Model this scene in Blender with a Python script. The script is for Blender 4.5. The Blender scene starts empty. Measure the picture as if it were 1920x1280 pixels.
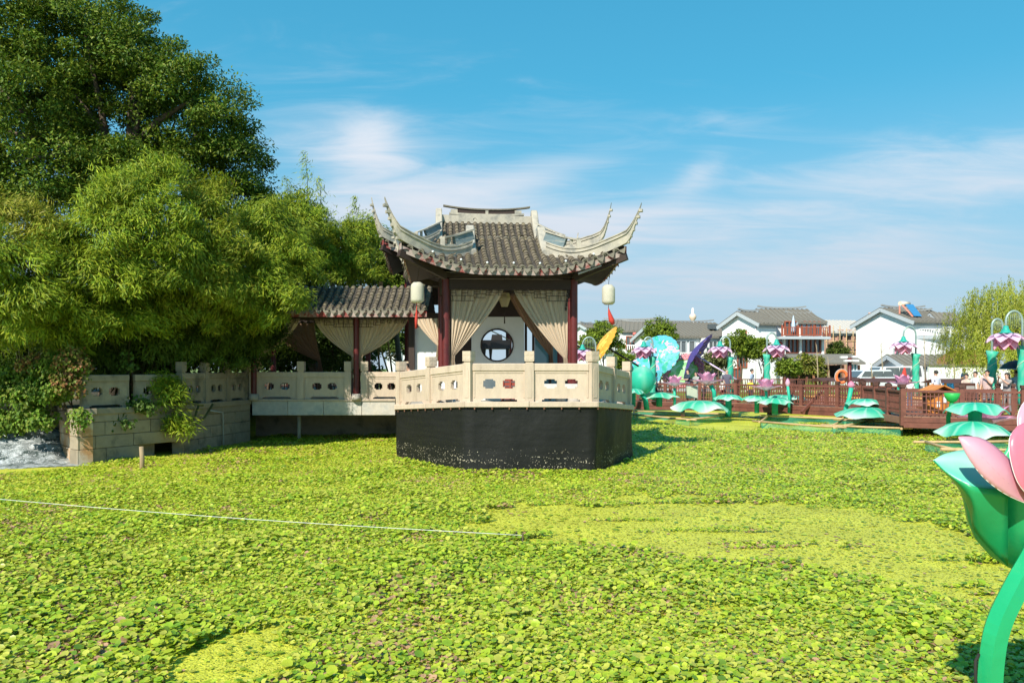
import bpy, math, random
import numpy as np
from mathutils import Vector, Matrix

random.seed(7)
RNG = np.random.default_rng(11)
SC = bpy.context.scene
COL = SC.collection
R = math.radians

# ------------------------------------------------------------------ camera
F = 1493.0          # focal length in photograph pixels (1920 wide)
HY = 690.0          # row of the horizon
CZ = 2.65           # eye height above the pond
cam_d = bpy.data.cameras.new('camera')
cam_d.sensor_width = 36.0
cam_d.lens = F / 1920 * 36
cam_d.shift_y = 50 / 1920
cam_d.clip_start = 0.1
cam_d.clip_end = 6000
cam = bpy.data.objects.new('camera', cam_d)
cam.location = (0, 0, CZ)
cam.rotation_euler = (R(90), 0, 0)
COL.objects.link(cam)
SC.camera = cam

# ------------------------------------------------------------------ sky and sun
SUN_EL = R(41)
SUN_DIR = Vector((-0.50 * math.cos(SUN_EL), -0.866 * math.cos(SUN_EL), math.sin(SUN_EL)))  # towards the sun
world = bpy.data.worlds.new('World')
SC.world = world
world.use_nodes = True
nt = world.node_tree
nt.nodes.clear()
def wn(t, **k):
    n = nt.nodes.new(t)
    for a, b in k.items():
        setattr(n, a, b)
    return n
def wmath(op, a, b=None, clamp=False):
    n = wn('ShaderNodeMath', operation=op, use_clamp=clamp)
    for i, s in enumerate((a, b)):
        if s is None: continue
        if isinstance(s, (int, float)): n.inputs[i].default_value = s
        else: nt.links.new(s, n.inputs[i])
    return n.outputs[0]
sky = wn('ShaderNodeTexSky', sky_type='NISHITA')
sky.sun_disc = False
sky.sun_elevation = SUN_EL
sky.sun_rotation = R(210)
sky.air_density = 1.0
sky.dust_density = 0.4
sky.ozone_density = 1.6
tint = wn('ShaderNodeMix', data_type='RGBA', blend_type='MULTIPLY')
tint.inputs[0].default_value = 1.0
nt.links.new(sky.outputs[0], tint.inputs[6])
tint.inputs[7].default_value = (0.36, 1.42, 1.55, 1)
tc = wn('ShaderNodeTexCoord')
sep = wn('ShaderNodeSeparateXYZ')
nt.links.new(tc.outputs['Generated'], sep.inputs[0])
# the clear cyan cast of this sky, the same all round
cyan = wn('ShaderNodeValToRGB')
cyan.color_ramp.elements[0].position = 0.10; cyan.color_ramp.elements[0].color = (1.3, 5.1, 7.3, 1)
cyan.color_ramp.elements[1].position = 0.75; cyan.color_ramp.elements[1].color = (0.16, 2.9, 5.5, 1)
nt.links.new(sep.outputs[2], cyan.inputs[0])
skm = wn('ShaderNodeMix', data_type='RGBA', blend_type='MIX'); skm.inputs[0].default_value = 0.68
nt.links.new(tint.outputs[2], skm.inputs[6]); nt.links.new(cyan.outputs[0], skm.inputs[7])
zz = wmath('ADD', wmath('MAXIMUM', sep.outputs[2], 0.0), 0.16)
px = wmath('DIVIDE', sep.outputs[0], zz)
py = wmath('DIVIDE', sep.outputs[1], zz)
comb = wn('ShaderNodeCombineXYZ')
nt.links.new(px, comb.inputs[0]); nt.links.new(py, comb.inputs[1])
mp = wn('ShaderNodeMapping')
mp.inputs['Rotation'].default_value = (0, 0, R(-35))
mp.inputs['Scale'].default_value = (0.42, 1.15, 1)
mp.inputs['Location'].default_value = (1.3, 0.2, 0)
nt.links.new(comb.outputs[0], mp.inputs[0])
nz = wn('ShaderNodeTexNoise'); nz.inputs['Scale'].default_value = 1.1; nz.inputs['Detail'].default_value = 9
nz.inputs['Roughness'].default_value = 0.55; nz.inputs['Distortion'].default_value = 0.55
nt.links.new(mp.outputs[0], nz.inputs[0])
nz2 = wn('ShaderNodeTexNoise'); nz2.inputs['Scale'].default_value = 5.5; nz2.inputs['Detail'].default_value = 8
nz2.inputs['Roughness'].default_value = 0.6; nz2.inputs['Distortion'].default_value = 0.9
nt.links.new(mp.outputs[0], nz2.inputs[0])
def sky_blob(pxx, pyy, sx, sy, rot):
    """soft oval of thicker cloud standing in one direction of the sky"""
    az = math.atan((pxx - 960) / F); t = (HY - pyy) / F
    d = Vector((math.sin(az), math.cos(az), t * math.cos(az))).normalized()
    # local tangent frame
    e = Vector((math.cos(az), -math.sin(az), 0)); u = e.cross(d) * -1 if e.cross(d).z < 0 else e.cross(d)
    a = e * math.cos(rot) + u * math.sin(rot); b = -e * math.sin(rot) + u * math.cos(rot)
    def dot(v):
        n = wn('ShaderNodeVectorMath', operation='DOT_PRODUCT')
        nt.links.new(tc.outputs['Generated'], n.inputs[0]); n.inputs[1].default_value = v
        return n.outputs['Value']
    qa = wmath('POWER', wmath('ABSOLUTE', wmath('DIVIDE', dot(a), sx)), 2.0)
    qb = wmath('POWER', wmath('ABSOLUTE', wmath('DIVIDE', wmath('SUBTRACT', dot(b), d.dot(b)), sy)), 2.0)
    # shift along a as well
    qa = wmath('POWER', wmath('ABSOLUTE', wmath('DIVIDE', wmath('SUBTRACT', dot(a), d.dot(a)), sx)), 2.0)
    front = wmath('GREATER_THAN', dot(d), 0.0)
    return wmath('MULTIPLY', wmath('POWER', 2.718, wmath('MULTIPLY', wmath('ADD', qa, qb), -1.0)), front)
boost = None
for bl in [(755, 345, 0.12, 0.05, R(-20), 0.27), (690, 255, 0.035, 0.035, R(-60), 0.12), (950, 345, 0.12, 0.024, R(12), 0.25), (620, 400, 0.10, 0.05, R(0), 0.22), (1010, 400, 0.10, 0.03, R(0), 0.22),
           (1330, 440, 0.26, 0.035, R(14), 0.25), (1150, 415, 0.14, 0.028, R(12), 0.27), (1720, 430, 0.25, 0.05, R(16), 0.21), (1400, 520, 0.40, 0.03, R(3), 0.16),
           (1310, 325, 0.035, 0.018, R(35), 0.17)]:
    s = wmath('MULTIPLY', sky_blob(*bl[:5]), bl[5])
    boost = s if boost is None else wmath('ADD', boost, s)
mixn = wmath('ADD', wmath('MULTIPLY', nz.outputs[0], 0.62), wmath('MULTIPLY', nz2.outputs[0], 0.38))
dens = wmath('ADD', mixn, boost)
ramp = wn('ShaderNodeMapRange', interpolation_type='SMOOTHSTEP')
ramp.inputs[1].default_value = 0.52; ramp.inputs[2].default_value = 0.94
nt.links.new(dens, ramp.inputs[0])
cm = wn('ShaderNodeMix', data_type='RGBA', blend_type='MIX')
nt.links.new(wmath('MULTIPLY', ramp.outputs[0], 0.93), cm.inputs[0])
nt.links.new(skm.outputs[2], cm.inputs[6])
cm.inputs[7].default_value = (8.0, 8.2, 8.8, 1)
# thin veil low in the sky, as everywhere round the horizon
hz = wn('ShaderNodeMapRange', interpolation_type='SMOOTHSTEP')
hz.inputs[1].default_value = 0.0; hz.inputs[2].default_value = 0.34; hz.inputs[3].default_value = 0.90; hz.inputs[4].default_value = 0.0
nt.links.new(sep.outputs[2], hz.inputs[0])
hm = wn('ShaderNodeMix', data_type='RGBA', blend_type='MIX')
nt.links.new(hz.outputs[0], hm.inputs[0])
nt.links.new(cm.outputs[2], hm.inputs[6])
hm.inputs[7].default_value = (5.0, 5.9, 7.0, 1)
bg = wn('ShaderNodeBackground'); bg.inputs[1].default_value = 0.08
out = wn('ShaderNodeOutputWorld')
nt.links.new(hm.outputs[2], bg.inputs[0]); nt.links.new(bg.outputs[0], out.inputs[0])

sun_d = bpy.data.lights.new('sun', 'SUN')
sun_d.energy = 5.0
sun_d.angle = R(0.55)
sun_d.color = (1.0, 0.93, 0.80)
sun = bpy.data.objects.new('sun', sun_d)
sun.rotation_euler = (-SUN_DIR).to_track_quat('-Z', 'Y').to_euler()
sun.location = (-20, -30, 40)
COL.objects.link(sun)

SC.view_settings.view_transform = 'Standard'
SC.view_settings.look = 'None'
SC.view_settings.exposure = 0.45
SC.view_settings.gamma = 1.0
SC.view_settings.use_curve_mapping = False
SC.render.engine = 'CYCLES'
SC.cycles.use_denoising = True
SC.cycles.max_bounces = 6
SC.cycles.diffuse_bounces = 3
SC.cycles.glossy_bounces = 3
SC.cycles.transmission_bounces = 4
SC.cycles.transparent_max_bounces = 12

# ------------------------------------------------------------------ coordinates
def P(x, y, Y):
    """photograph pixel at depth Y -> place in the world"""
    return Vector(((x - 960) / F * Y, Y, CZ + (HY - y) / F * Y))
def G(x, y, z=0.0):
    """photograph pixel on the level z -> place in the world"""
    Y = (CZ - z) * F / (y - HY)
    return Vector(((x - 960) / F * Y, Y, z))
def PX(x, Y): return (x - 960) / F * Y
def PZ(y, Y): return CZ + (HY - y) / F * Y
def lerp(a, b, t): return a + (b - a) * t
def V(*a): return Vector(a)
UP = Vector((0, 0, 1))

# ------------------------------------------------------------------ materials
MATS = {}
def mat(name, col=(0.5, 0.5, 0.5), rough=0.7, var=0.15, scale=6.0, col2=None, c2amt=0.0, c2scale=3.0, c2th=(0.5, 0.65),
        bump=0.0, bscale=40.0, metal=0.0, spec=0.5, attr=False, trans=0.0, transcol=None, alpha=1.0, stretch=None, coat=0.0, sheen=0.0, objvar=0.0):
    if name in MATS: return MATS[name]
    m = bpy.data.materials.new(name); m.use_nodes = True
    t = m.node_tree; t.nodes.clear()
    def nn(ty, **k):
        n = t.nodes.new(ty)
        for a, b in k.items(): setattr(n, a, b)
        return n
    L = t.links.new
    o = nn('ShaderNodeOutputMaterial'); b = nn('ShaderNodeBsdfPrincipled')
    b.inputs['Roughness'].default_value = rough
    b.inputs['Metallic'].default_value = metal
    b.inputs['Specular IOR Level'].default_value = spec
    b.inputs['Coat Weight'].default_value = coat
    b.inputs['Sheen Weight'].default_value = sheen
    geo = nn('ShaderNodeNewGeometry'); pos = geo.outputs['Position']
    if stretch:
        mpn = nn('ShaderNodeMapping'); mpn.inputs['Scale'].default_value = stretch
        L(pos, mpn.inputs[0]); pos = mpn.outputs[0]
    if attr:
        a = nn('ShaderNodeAttribute'); a.attribute_name = 'col'; base = a.outputs['Color']
        if col != (0.5, 0.5, 0.5):
            mm = nn('ShaderNodeMix', data_type='RGBA', blend_type='MULTIPLY'); mm.inputs[0].default_value = 1
            L(base, mm.inputs[6]); mm.inputs[7].default_value = (*col, 1); base = mm.outputs[2]
    else:
        rgb = nn('ShaderNodeRGB'); rgb.outputs[0].default_value = (*col, 1); base = rgb.outputs[0]
    if col2 is not None and c2amt > 0:
        n2 = nn('ShaderNodeTexNoise'); n2.inputs['Scale'].default_value = c2scale; n2.inputs['Detail'].default_value = 6; n2.inputs['Roughness'].default_value = 0.62
        L(pos, n2.inputs[0])
        r2 = nn('ShaderNodeMapRange', interpolation_type='SMOOTHSTEP'); r2.inputs[1].default_value = c2th[0]; r2.inputs[2].default_value = c2th[1]; r2.inputs[4].default_value = c2amt
        L(n2.outputs[0], r2.inputs[0])
        m2 = nn('ShaderNodeMix', data_type='RGBA', blend_type='MIX'); L(r2.outputs[0], m2.inputs[0]); L(base, m2.inputs[6]); m2.inputs[7].default_value = (*col2, 1)
        base = m2.outputs[2]
    if var > 0:
        n1 = nn('ShaderNodeTexNoise'); n1.inputs['Scale'].default_value = scale; n1.inputs['Detail'].default_value = 5; n1.inputs['Roughness'].default_value = 0.6
        L(pos, n1.inputs[0])
        r1 = nn('ShaderNodeMapRange'); r1.inputs[1].default_value = 0.25; r1.inputs[2].default_value = 0.75; r1.inputs[3].default_value = 1 - var; r1.inputs[4].default_value = 1 + var
        L(n1.outputs[0], r1.inputs[0])
        hs = nn('ShaderNodeHueSaturation'); L(base, hs.inputs['Color']); L(r1.outputs[0], hs.inputs['Value']); base = hs.outputs[0]
    if objvar > 0:
        oi = nn('ShaderNodeObjectInfo')
        r3 = nn('ShaderNodeMapRange'); r3.inputs[3].default_value = 1 - objvar; r3.inputs[4].default_value = 1 + objvar
        L(oi.outputs['Random'], r3.inputs[0])
        h3 = nn('ShaderNodeHueSaturation'); L(base, h3.inputs['Color']); L(r3.outputs[0], h3.inputs['Value']); base = h3.outputs[0]
    L(base, b.inputs['Base Color'])
    if bump > 0:
        nb = nn('ShaderNodeTexNoise'); nb.inputs['Scale'].default_value = bscale; nb.inputs['Detail'].default_value = 5
        L(pos, nb.inputs[0])
        bp = nn('ShaderNodeBump'); bp.inputs['Strength'].default_value = bump; bp.inputs['Distance'].default_value = 0.02
        L(nb.outputs[0], bp.inputs['Height']); L(bp.outputs[0], b.inputs['Normal'])
    sh = b.outputs[0]
    if trans > 0:
        tr = nn('ShaderNodeBsdfTranslucent')
        if transcol: tr.inputs[0].default_value = (*transcol, 1)
        else: L(base, tr.inputs[0])
        mx = nn('ShaderNodeMixShader'); mx.inputs[0].default_value = trans; L(sh, mx.inputs[1]); L(tr.outputs[0], mx.inputs[2]); sh = mx.outputs[0]
    if alpha < 1:
        tp = nn('ShaderNodeBsdfTransparent'); mx = nn('ShaderNodeMixShader'); mx.inputs[0].default_value = alpha
        L(tp.outputs[0], mx.inputs[1]); L(sh, mx.inputs[2]); sh = mx.outputs[0]
    L(sh, o.inputs[0])
    MATS[name] = m
    return m
def glassy(name, col, rough=0.08):
    return mat(name, col, rough=rough, var=0.1, scale=1.5, spec=0.8)

# ------------------------------------------------------------------ mesh building
WM = {}   # world matrix at build time of every object used as a parent
def thing(name, label, cat, loc=(0, 0, 0), rotz=0.0, group=None):
    o = bpy.data.objects.new(name, None); o.empty_display_size = 0.2
    o.location = loc; o.rotation_euler = (0, 0, rotz)
    o['label'] = label; o['category'] = cat
    if group: o['group'] = group
    COL.objects.link(o)
    WM[o.name] = Matrix.Translation(Vector(loc)) @ Matrix.Rotation(rotz, 4, 'Z')
    return o
def tag(o, label=None, cat=None, group=None, kind=None):
    if label: o['label'] = label
    if cat: o['category'] = cat
    if group: o['group'] = group
    if kind: o['kind'] = kind
    return o
def link_mesh(name, me, parent=None, world=True, mtx=None):
    """link mesh data as an object; world=True keeps the given coordinates as world coordinates"""
    o = bpy.data.objects.new(name, me)
    COL.objects.link(o)
    M = mtx if mtx is not None else Matrix.Identity(4)
    if parent is not None:
        o.parent = parent
        if world: o.matrix_parent_inverse = WM.get(parent.name, Matrix.Identity(4)).inverted()
    o.matrix_basis = M
    if world or parent is None: WM[o.name] = M
    else: WM[o.name] = WM.get(parent.name, Matrix.Identity(4)) @ M
    return o
class MB:
    def __init__(s): s.v = []; s.f = []; s.m = []; s.sm = []; s.c = None
    def add(s, vs, fs, mi=0, smooth=False):
        k = len(s.v); s.v.extend([tuple(p) for p in vs])
        for f in fs: s.f.append(tuple(i + k for i in f)); s.m.append(mi); s.sm.append(smooth)
        return s
    def hexa(s, p, mi=0):      # 8 corners: bottom 4 ccw, top 4 ccw
        return s.add(p, [(3, 2, 1, 0), (4, 5, 6, 7), (0, 1, 5, 4), (1, 2, 6, 5), (2, 3, 7, 6), (3, 0, 4, 7)], mi)
    def box(s, c, d, rotz=0.0, mi=0, top=1.0):
        cx, cy, cz = c; a, b, h = d[0] / 2, d[1] / 2, d[2] / 2
        cs, sn = math.cos(rotz), math.sin(rotz); p = []
        for z, k in ((-h, 1.0), (h, top)):
            for x, y in ((-a * k, -b * k), (a * k, -b * k), (a * k, b * k), (-a * k, b * k)):
                p.append((cx + x * cs - y * sn, cy + x * sn + y * cs, cz + z))
        return s.hexa(p, mi)
    def beam(s, p0, p1, w, h, mi=0, up=UP):
        p0, p1 = Vector(p0), Vector(p1); d = (p1 - p0).normalized(); u = Vector(up)
        if abs(d.dot(u)) > 0.98: u = Vector((0, 1, 0))
        r = d.cross(u).normalized(); u = r.cross(d).normalized()
        a = r * (w / 2); b = u * (h / 2)
        return s.hexa([p0 - a - b, p0 + a - b, p1 + a - b, p1 - a - b, p0 - a + b, p0 + a + b, p1 + a + b, p1 - a + b], mi)
    def tube(s, pts, r, n=8, mi=0, smooth=True, caps=True):
        pts = [Vector(p) for p in pts]
        if isinstance(r, (int, float)): r = [r] * len(pts)
        k = len(s.v); N = len(pts); prev = None
        for i, p in enumerate(pts):
            d = (pts[min(i + 1, N - 1)] - pts[max(i - 1, 0)]).normalized()
            if prev is None:
                a = d.cross(UP)
                if a.length < 1e-3: a = d.cross(Vector((0, 1, 0)))
            else: a = prev - d * prev.dot(d)
            a.normalize(); prev = a; b = d.cross(a)
            for j in range(n):
                th = 2 * math.pi * j / n
                q = p + (a * math.cos(th) + b * math.sin(th)) * r[i]; s.v.append(tuple(q))
        for i in range(N - 1):
            for j in range(n):
                s.f.append((k + i * n + j, k + i * n + (j + 1) % n, k + (i + 1) * n + (j + 1) % n, k + (i + 1) * n + j)); s.m.append(mi); s.sm.append(smooth)
        if caps:
            s.f.append(tuple(k + j for j in range(n))[::-1]); s.m.append(mi); s.sm.append(False)
            s.f.append(tuple(k + (N - 1) * n + j for j in range(n))); s.m.append(mi); s.sm.append(False)
        return s
    def lathe(s, prof, n=16, c=(0, 0, 0), mi=0, smooth=True, wob=None):
        k = len(s.v); N = len(prof)
        for i, (r, z) in enumerate(prof):
            for j in range(n):
                th = 2 * math.pi * j / n; dr, dz = wob(i / (N - 1), th) if wob else (1.0, 0.0)
                s.v.append((c[0] + r * dr * math.cos(th), c[1] + r * dr * math.sin(th), c[2] + z + dz))
        for i in range(N - 1):
            for j in range(n):
                s.f.append((k + i * n + j, k + i * n + (j + 1) % n, k + (i + 1) * n + (j + 1) % n, k + (i + 1) * n + j)); s.m.append(mi); s.sm.append(smooth)
        return s
    def prism(s, poly, ext, mi=0):
        poly = [Vector(p) for p in poly]; e = Vector(ext); n = len(poly); k = len(s.v)
        s.v.extend(tuple(p) for p in poly); s.v.extend(tuple(p + e) for p in poly)
        s.f.append(tuple(range(k, k + n))[::-1]); s.f.append(tuple(range(k + n, k + 2 * n))); s.m += [mi, mi]; s.sm += [False, False]
        for i in range(n):
            j = (i + 1) % n; s.f.append((k + i, k + j, k + n + j, k + n + i)); s.m.append(mi); s.sm.append(False)
        return s
    def grid(s, fn, nu, nv, mi=0, smooth=True, flip=False):
        k = len(s.v)
        for i in range(nu + 1):
            for j in range(nv + 1): s.v.append(tuple(fn(i / nu, j / nv)))
        for i in range(nu):
            for j in range(nv):
                a = k + i * (nv + 1) + j; q = (a, a + nv + 1, a + nv + 2, a + 1)
                s.f.append(q[::-1] if flip else q); s.m.append(mi); s.sm.append(smooth)
        return s
    def sphere(s, c, r, nu=10, nv=7, mi=0, sq=(1, 1, 1)):
        prof = [(max(1e-4, math.sin(math.pi * i / nv)), -math.cos(math.pi * i / nv)) for i in range(nv + 1)]
        k = len(s.v); s.lathe([(a * r, b * r) for a, b in prof], nu, (0, 0, 0), mi)
        for i in range(k, len(s.v)):
            x, y, z = s.v[i]; s.v[i] = (c[0] + x * sq[0], c[1] + y * sq[1], c[2] + z * sq[2])
        return s
    def plate(s, sb, zb, solid, th, fn, mi=0):
        """slab of thickness th made of the cells (sb x zb) that are solid; fn(s, z, t) -> point, t across the thickness"""
        ns, nz_ = len(sb) - 1, len(zb) - 1
        S = lambda i, j: 0 <= i < ns and 0 <= j < nz_ and solid(i, j)
        for i in range(ns):
            for j in range(nz_):
                if not S(i, j): continue
                a0, a1, b0, b1 = sb[i], sb[i + 1], zb[j], zb[j + 1]; h = th / 2
                q = [fn(a0, b0, -h), fn(a1, b0, -h), fn(a1, b1, -h), fn(a0, b1, -h), fn(a0, b0, h), fn(a1, b0, h), fn(a1, b1, h), fn(a0, b1, h)]
                fs = [(0, 1, 2, 3), (7, 6, 5, 4)]
                if not S(i - 1, j): fs.append((0, 3, 7, 4))
                if not S(i + 1, j): fs.append((1, 5, 6, 2))
                if not S(i, j - 1): fs.append((0, 4, 5, 1))
                if not S(i, j + 1): fs.append((3, 2, 6, 7))
                s.add(q, fs, mi)
        return s
    def mesh(s, name, mats):
        me = bpy.data.meshes.new(name); me.from_pydata(s.v, [], s.f)
        if not isinstance(mats, (list, tuple)): mats = [mats]
        for m in mats: me.materials.append(m)
        me.polygons.foreach_set('material_index', s.m); me.polygons.foreach_set('use_smooth', s.sm)
        if s.c is not None:
            ca = me.color_attributes.new('col', 'FLOAT_COLOR', 'POINT')
            ca.data.foreach_set('color', np.asarray(s.c, dtype=np.float32).ravel())
        me.update(); return me
    def build(s, name, mats, parent=None, world=True, mtx=None, bevel=0.0):
        o = link_mesh(name, s.mesh(name, mats), parent, world, mtx)
        if bevel > 0:
            b = o.modifiers.new('bevel', 'BEVEL'); b.width = bevel; b.segments = 1; b.limit_method = 'ANGLE'
        return o
def copy_tree(o, parent=None):
    c = o.copy(); COL.objects.link(c)
    if parent is not None: c.parent = parent
    for ch in list(o.children): copy_tree(ch, c)
    return c
def np_mesh(name, verts, tris, mats, cols=None, smooth=False, nper=3):
    """fast mesh from arrays; all faces have nper corners"""
    me = bpy.data.meshes.new(name); nv = len(verts); nf = len(tris)
    me.vertices.add(nv); me.vertices.foreach_set('co', np.ascontiguousarray(verts, dtype=np.float32).ravel())
    me.loops.add(nf * nper); me.loops.foreach_set('vertex_index', np.ascontiguousarray(tris, dtype=np.int32).ravel())
    me.polygons.add(nf); me.polygons.foreach_set('loop_start', np.arange(0, nf * nper, nper, dtype=np.int32))
    if not isinstance(mats, (list, tuple)): mats = [mats]
    for m in mats: me.materials.append(m)
    if smooth: me.polygons.foreach_set('use_smooth', np.ones(nf, dtype=bool))
    me.update(calc_edges=True)
    if cols is not None:
        ca = me.color_attributes.new('col', 'FLOAT_COLOR', 'POINT')
        c4 = np.ones((nv, 4), dtype=np.float32); c4[:, :3] = cols; ca.data.foreach_set('color', c4.ravel())
    return me

M_STONE = mat('carved_cream_stone', (0.54, 0.435, 0.335), 0.8, 0.12, 9, (0.30, 0.235, 0.17), 0.55, 4.5, (0.53, 0.72), 0.4, 70, stretch=(1, 1, .3), objvar=.06)
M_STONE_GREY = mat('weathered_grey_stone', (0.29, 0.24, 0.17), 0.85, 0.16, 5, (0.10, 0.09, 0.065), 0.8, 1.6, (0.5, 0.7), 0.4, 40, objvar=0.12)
M_STONE_SLAB = mat('pale_slab_stone', (0.50, 0.46, 0.40), 0.8, 0.14, 6, (0.30, 0.33, 0.33), 0.6, 1.8, (0.45, 0.7), 0.3, 50, objvar=0.14)
M_RED = mat('maroon_lacquer', (0.12, 0.018, 0.018), 0.42, 0.15, 5, (0.05, 0.012, 0.012), 0.5, 3, spec=0.45)
M_DARKWOOD = mat('dark_brown_wood', (0.035, 0.018, 0.013), 0.65, 0.2, 8)
M_TILE = mat('grey_clay_tile', (0.145, 0.118, 0.083), 0.9, 0.32, 7, (0.20, 0.17, 0.075), 0.55, 4.5, (0.48, 0.72), 0.6, 60, objvar=0.22)
M_DRIP = mat('drip_tile_clay', (0.19, 0.17, 0.13), 0.85, 0.2, 9, (0.13, 0.12, 0.09), 0.6, 6, (0.45, 0.7), 0.4, 70, objvar=0.12)
M_PAN = mat('pan_tile_clay', (0.05, 0.042, 0.034), 0.95, 0.35, 8, (0.42, 0.34, 0.20), 0.65, 16, (0.58, 0.70), 0.5, 50)
M_PLASTER = mat('pale_ridge_plaster', (0.44, 0.40, 0.325), 0.85, 0.14, 5, (0.20, 0.20, 0.185), 0.8, 2.6, (0.42, 0.70), 0.3, 50)
M_BLUEPL = mat('blue_grey_ridge_plaster', (0.15, 0.205, 0.225), 0.9, 0.3, 5, (0.30, 0.30, 0.27), 0.8, 3.2, (0.48, 0.66), 0.3, 50, stretch=(1, 1, 5))
M_WHITEWALL = mat('white_wall', (0.78, 0.78, 0.76), 0.85, 0.05, 1.5, (0.60, 0.60, 0.58), 0.35, 0.7, (0.5, 0.8))
M_WHITE = mat('white_paint', (0.78, 0.78, 0.78), 0.6, 0.04)
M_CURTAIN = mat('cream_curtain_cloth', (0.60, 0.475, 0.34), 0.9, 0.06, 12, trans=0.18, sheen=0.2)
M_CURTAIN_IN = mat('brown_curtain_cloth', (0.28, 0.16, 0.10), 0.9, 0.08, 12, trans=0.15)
# ================================================================== the setting
def sheet(name, x0, x1, y0, y1, z, m, kind='structure'):
    b = MB(); b.add([(x0, y0, z), (x1, y0, z), (x1, y1, z), (x0, y1, z)], [(0, 1, 2, 3)])
    return tag(b.build(name, m), kind=kind)

def duckweed_material():
    m = bpy.data.materials.new('duckweed_water'); m.use_nodes = True
    t = m.node_tree; t.nodes.clear(); L = t.links.new
    def nn(ty, **k):
        n = t.nodes.new(ty)
        for a, b in k.items(): setattr(n, a, b)
        return n
    geo = nn('ShaderNodeNewGeometry'); pos = geo.outputs['Position']
    vor = nn('ShaderNodeTexVoronoi'); vor.inputs['Scale'].default_value = 42; L(pos, vor.inputs[0])
    big = nn('ShaderNodeTexNoise'); big.inputs['Scale'].default_value = 0.9; big.inputs['Detail'].default_value = 7; L(pos, big.inputs[0])
    fine = nn('ShaderNodeTexNoise'); fine.inputs['Scale'].default_value = 11; fine.inputs['Detail'].default_value = 6; L(pos, fine.inputs[0])
    r = nn('ShaderNodeValToRGB')
    for i, (p, c) in enumerate([(0.0, (0.28, 0.30, 0.014)), (0.35, (0.44, 0.46, 0.03)), (0.62, (0.58, 0.57, 0.055)), (1.0, (0.66, 0.60, 0.10))]):
        e = r.color_ramp.elements[i] if i < 2 else r.color_ramp.elements.new(p)
        e.position = p; e.color = (*c, 1)
    mx = nn('ShaderNodeMath', operation='ADD'); 
    m1 = nn('ShaderNodeMath', operation='MULTIPLY'); L(fine.outputs[0], m1.inputs[0]); m1.inputs[1].default_value = 0.55
    sp = nn('ShaderNodeSeparateColor'); L(vor.outputs['Color'], sp.inputs[0])
    m2 = nn('ShaderNodeMath', operation='MULTIPLY'); L(sp.outputs[0], m2.inputs[0]); m2.inputs[1].default_value = 0.45
    L(m1.outputs[0], mx.inputs[0]); L(m2.outputs[0], mx.inputs[1]); L(mx.outputs[0], r.inputs[0])
    b = nn('ShaderNodeBsdfPrincipled'); b.inputs['Roughness'].default_value = 0.6
    hs = nn('ShaderNodeHueSaturation'); L(r.outputs[0], hs.inputs['Color'])
    rr = nn('ShaderNodeMapRange'); rr.inputs[1].default_value = 0.3; rr.inputs[2].default_value = 0.7; rr.inputs[3].default_value = 0.8; rr.inputs[4].default_value = 1.15
    L(big.outputs[0], rr.inputs[0]); L(rr.outputs[0], hs.inputs['Value']); L(hs.outputs[0], b.inputs['Base Color'])
    bp = nn('ShaderNodeBump'); bp.inputs['Strength'].default_value = 0.7; bp.inputs['Distance'].default_value = 0.012
    L(vor.outputs['Distance'], bp.inputs['Height']); L(bp.outputs[0], b.inputs['Normal'])
    o = nn('ShaderNodeOutputMaterial'); L(b.outputs[0], o.inputs[0])
    return m
M_DUCK = duckweed_material()
sheet('pond_water', -60, 60, -4, 58, 0.0, M_DUCK)
M_GRASS = mat('bank_grass', (0.14, 0.20, 0.035), 0.9, 0.35, 3, (0.24, 0.22, 0.08), 0.6, 0.6)
M_PAVING = mat('pale_road', (0.36, 0.34, 0.31), 0.9, 0.12, 2)
b = MB(); b.box((0, 1000 + 56.5, 0.3), (6000, 2000, 1.2)); tag(b.build('far_bank_ground', M_GRASS), kind='structure')
b = MB(); b.box((60, 64, 0.904), (260, 9, 0.02)); tag(b.build('far_bank_road', M_PAVING), kind='structure')
b = MB(); b.box((60, 59.3, 0.93), (260, 0.35, 0.12)); tag(b.build('road_kerb', M_STONE_SLAB), kind='structure')
# ================================================================== floating leaves on the pond (nobody could count them)
def in_poly(x, y, poly):
    ins = np.zeros(len(x), dtype=bool); n = len(poly); j = n - 1
    for i in range(n):
        xi, yi = poly[i]; xj, yj = poly[j]
        c = ((yi > y) != (yj > y)) & (x < (xj - xi) * (y - yi) / (yj - yi + 1e-12) + xi)
        ins ^= c; j = i
    return ins
def vnoise(x, y, seed):
    """smooth value noise 0..1"""
    r = np.random.default_rng(seed); T = r.random((256, 256))
    xi = np.floor(x).astype(int); yi = np.floor(y).astype(int); fx = x - xi; fy = y - yi
    fx = fx * fx * (3 - 2 * fx); fy = fy * fy * (3 - 2 * fy)
    g = lambda a, b: T[a % 256, b % 256]
    return (g(xi, yi) * (1 - fx) + g(xi + 1, yi) * fx) * (1 - fy) + (g(xi, yi + 1) * (1 - fx) + g(xi + 1, yi + 1) * fx) * fy
def fbm(x, y, seed):
    return 0.5 * vnoise(x, y, seed) + 0.3 * vnoise(x * 2.1, y * 2.1, seed + 1) + 0.2 * vnoise(x * 4.3, y * 4.3, seed + 2)
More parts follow.
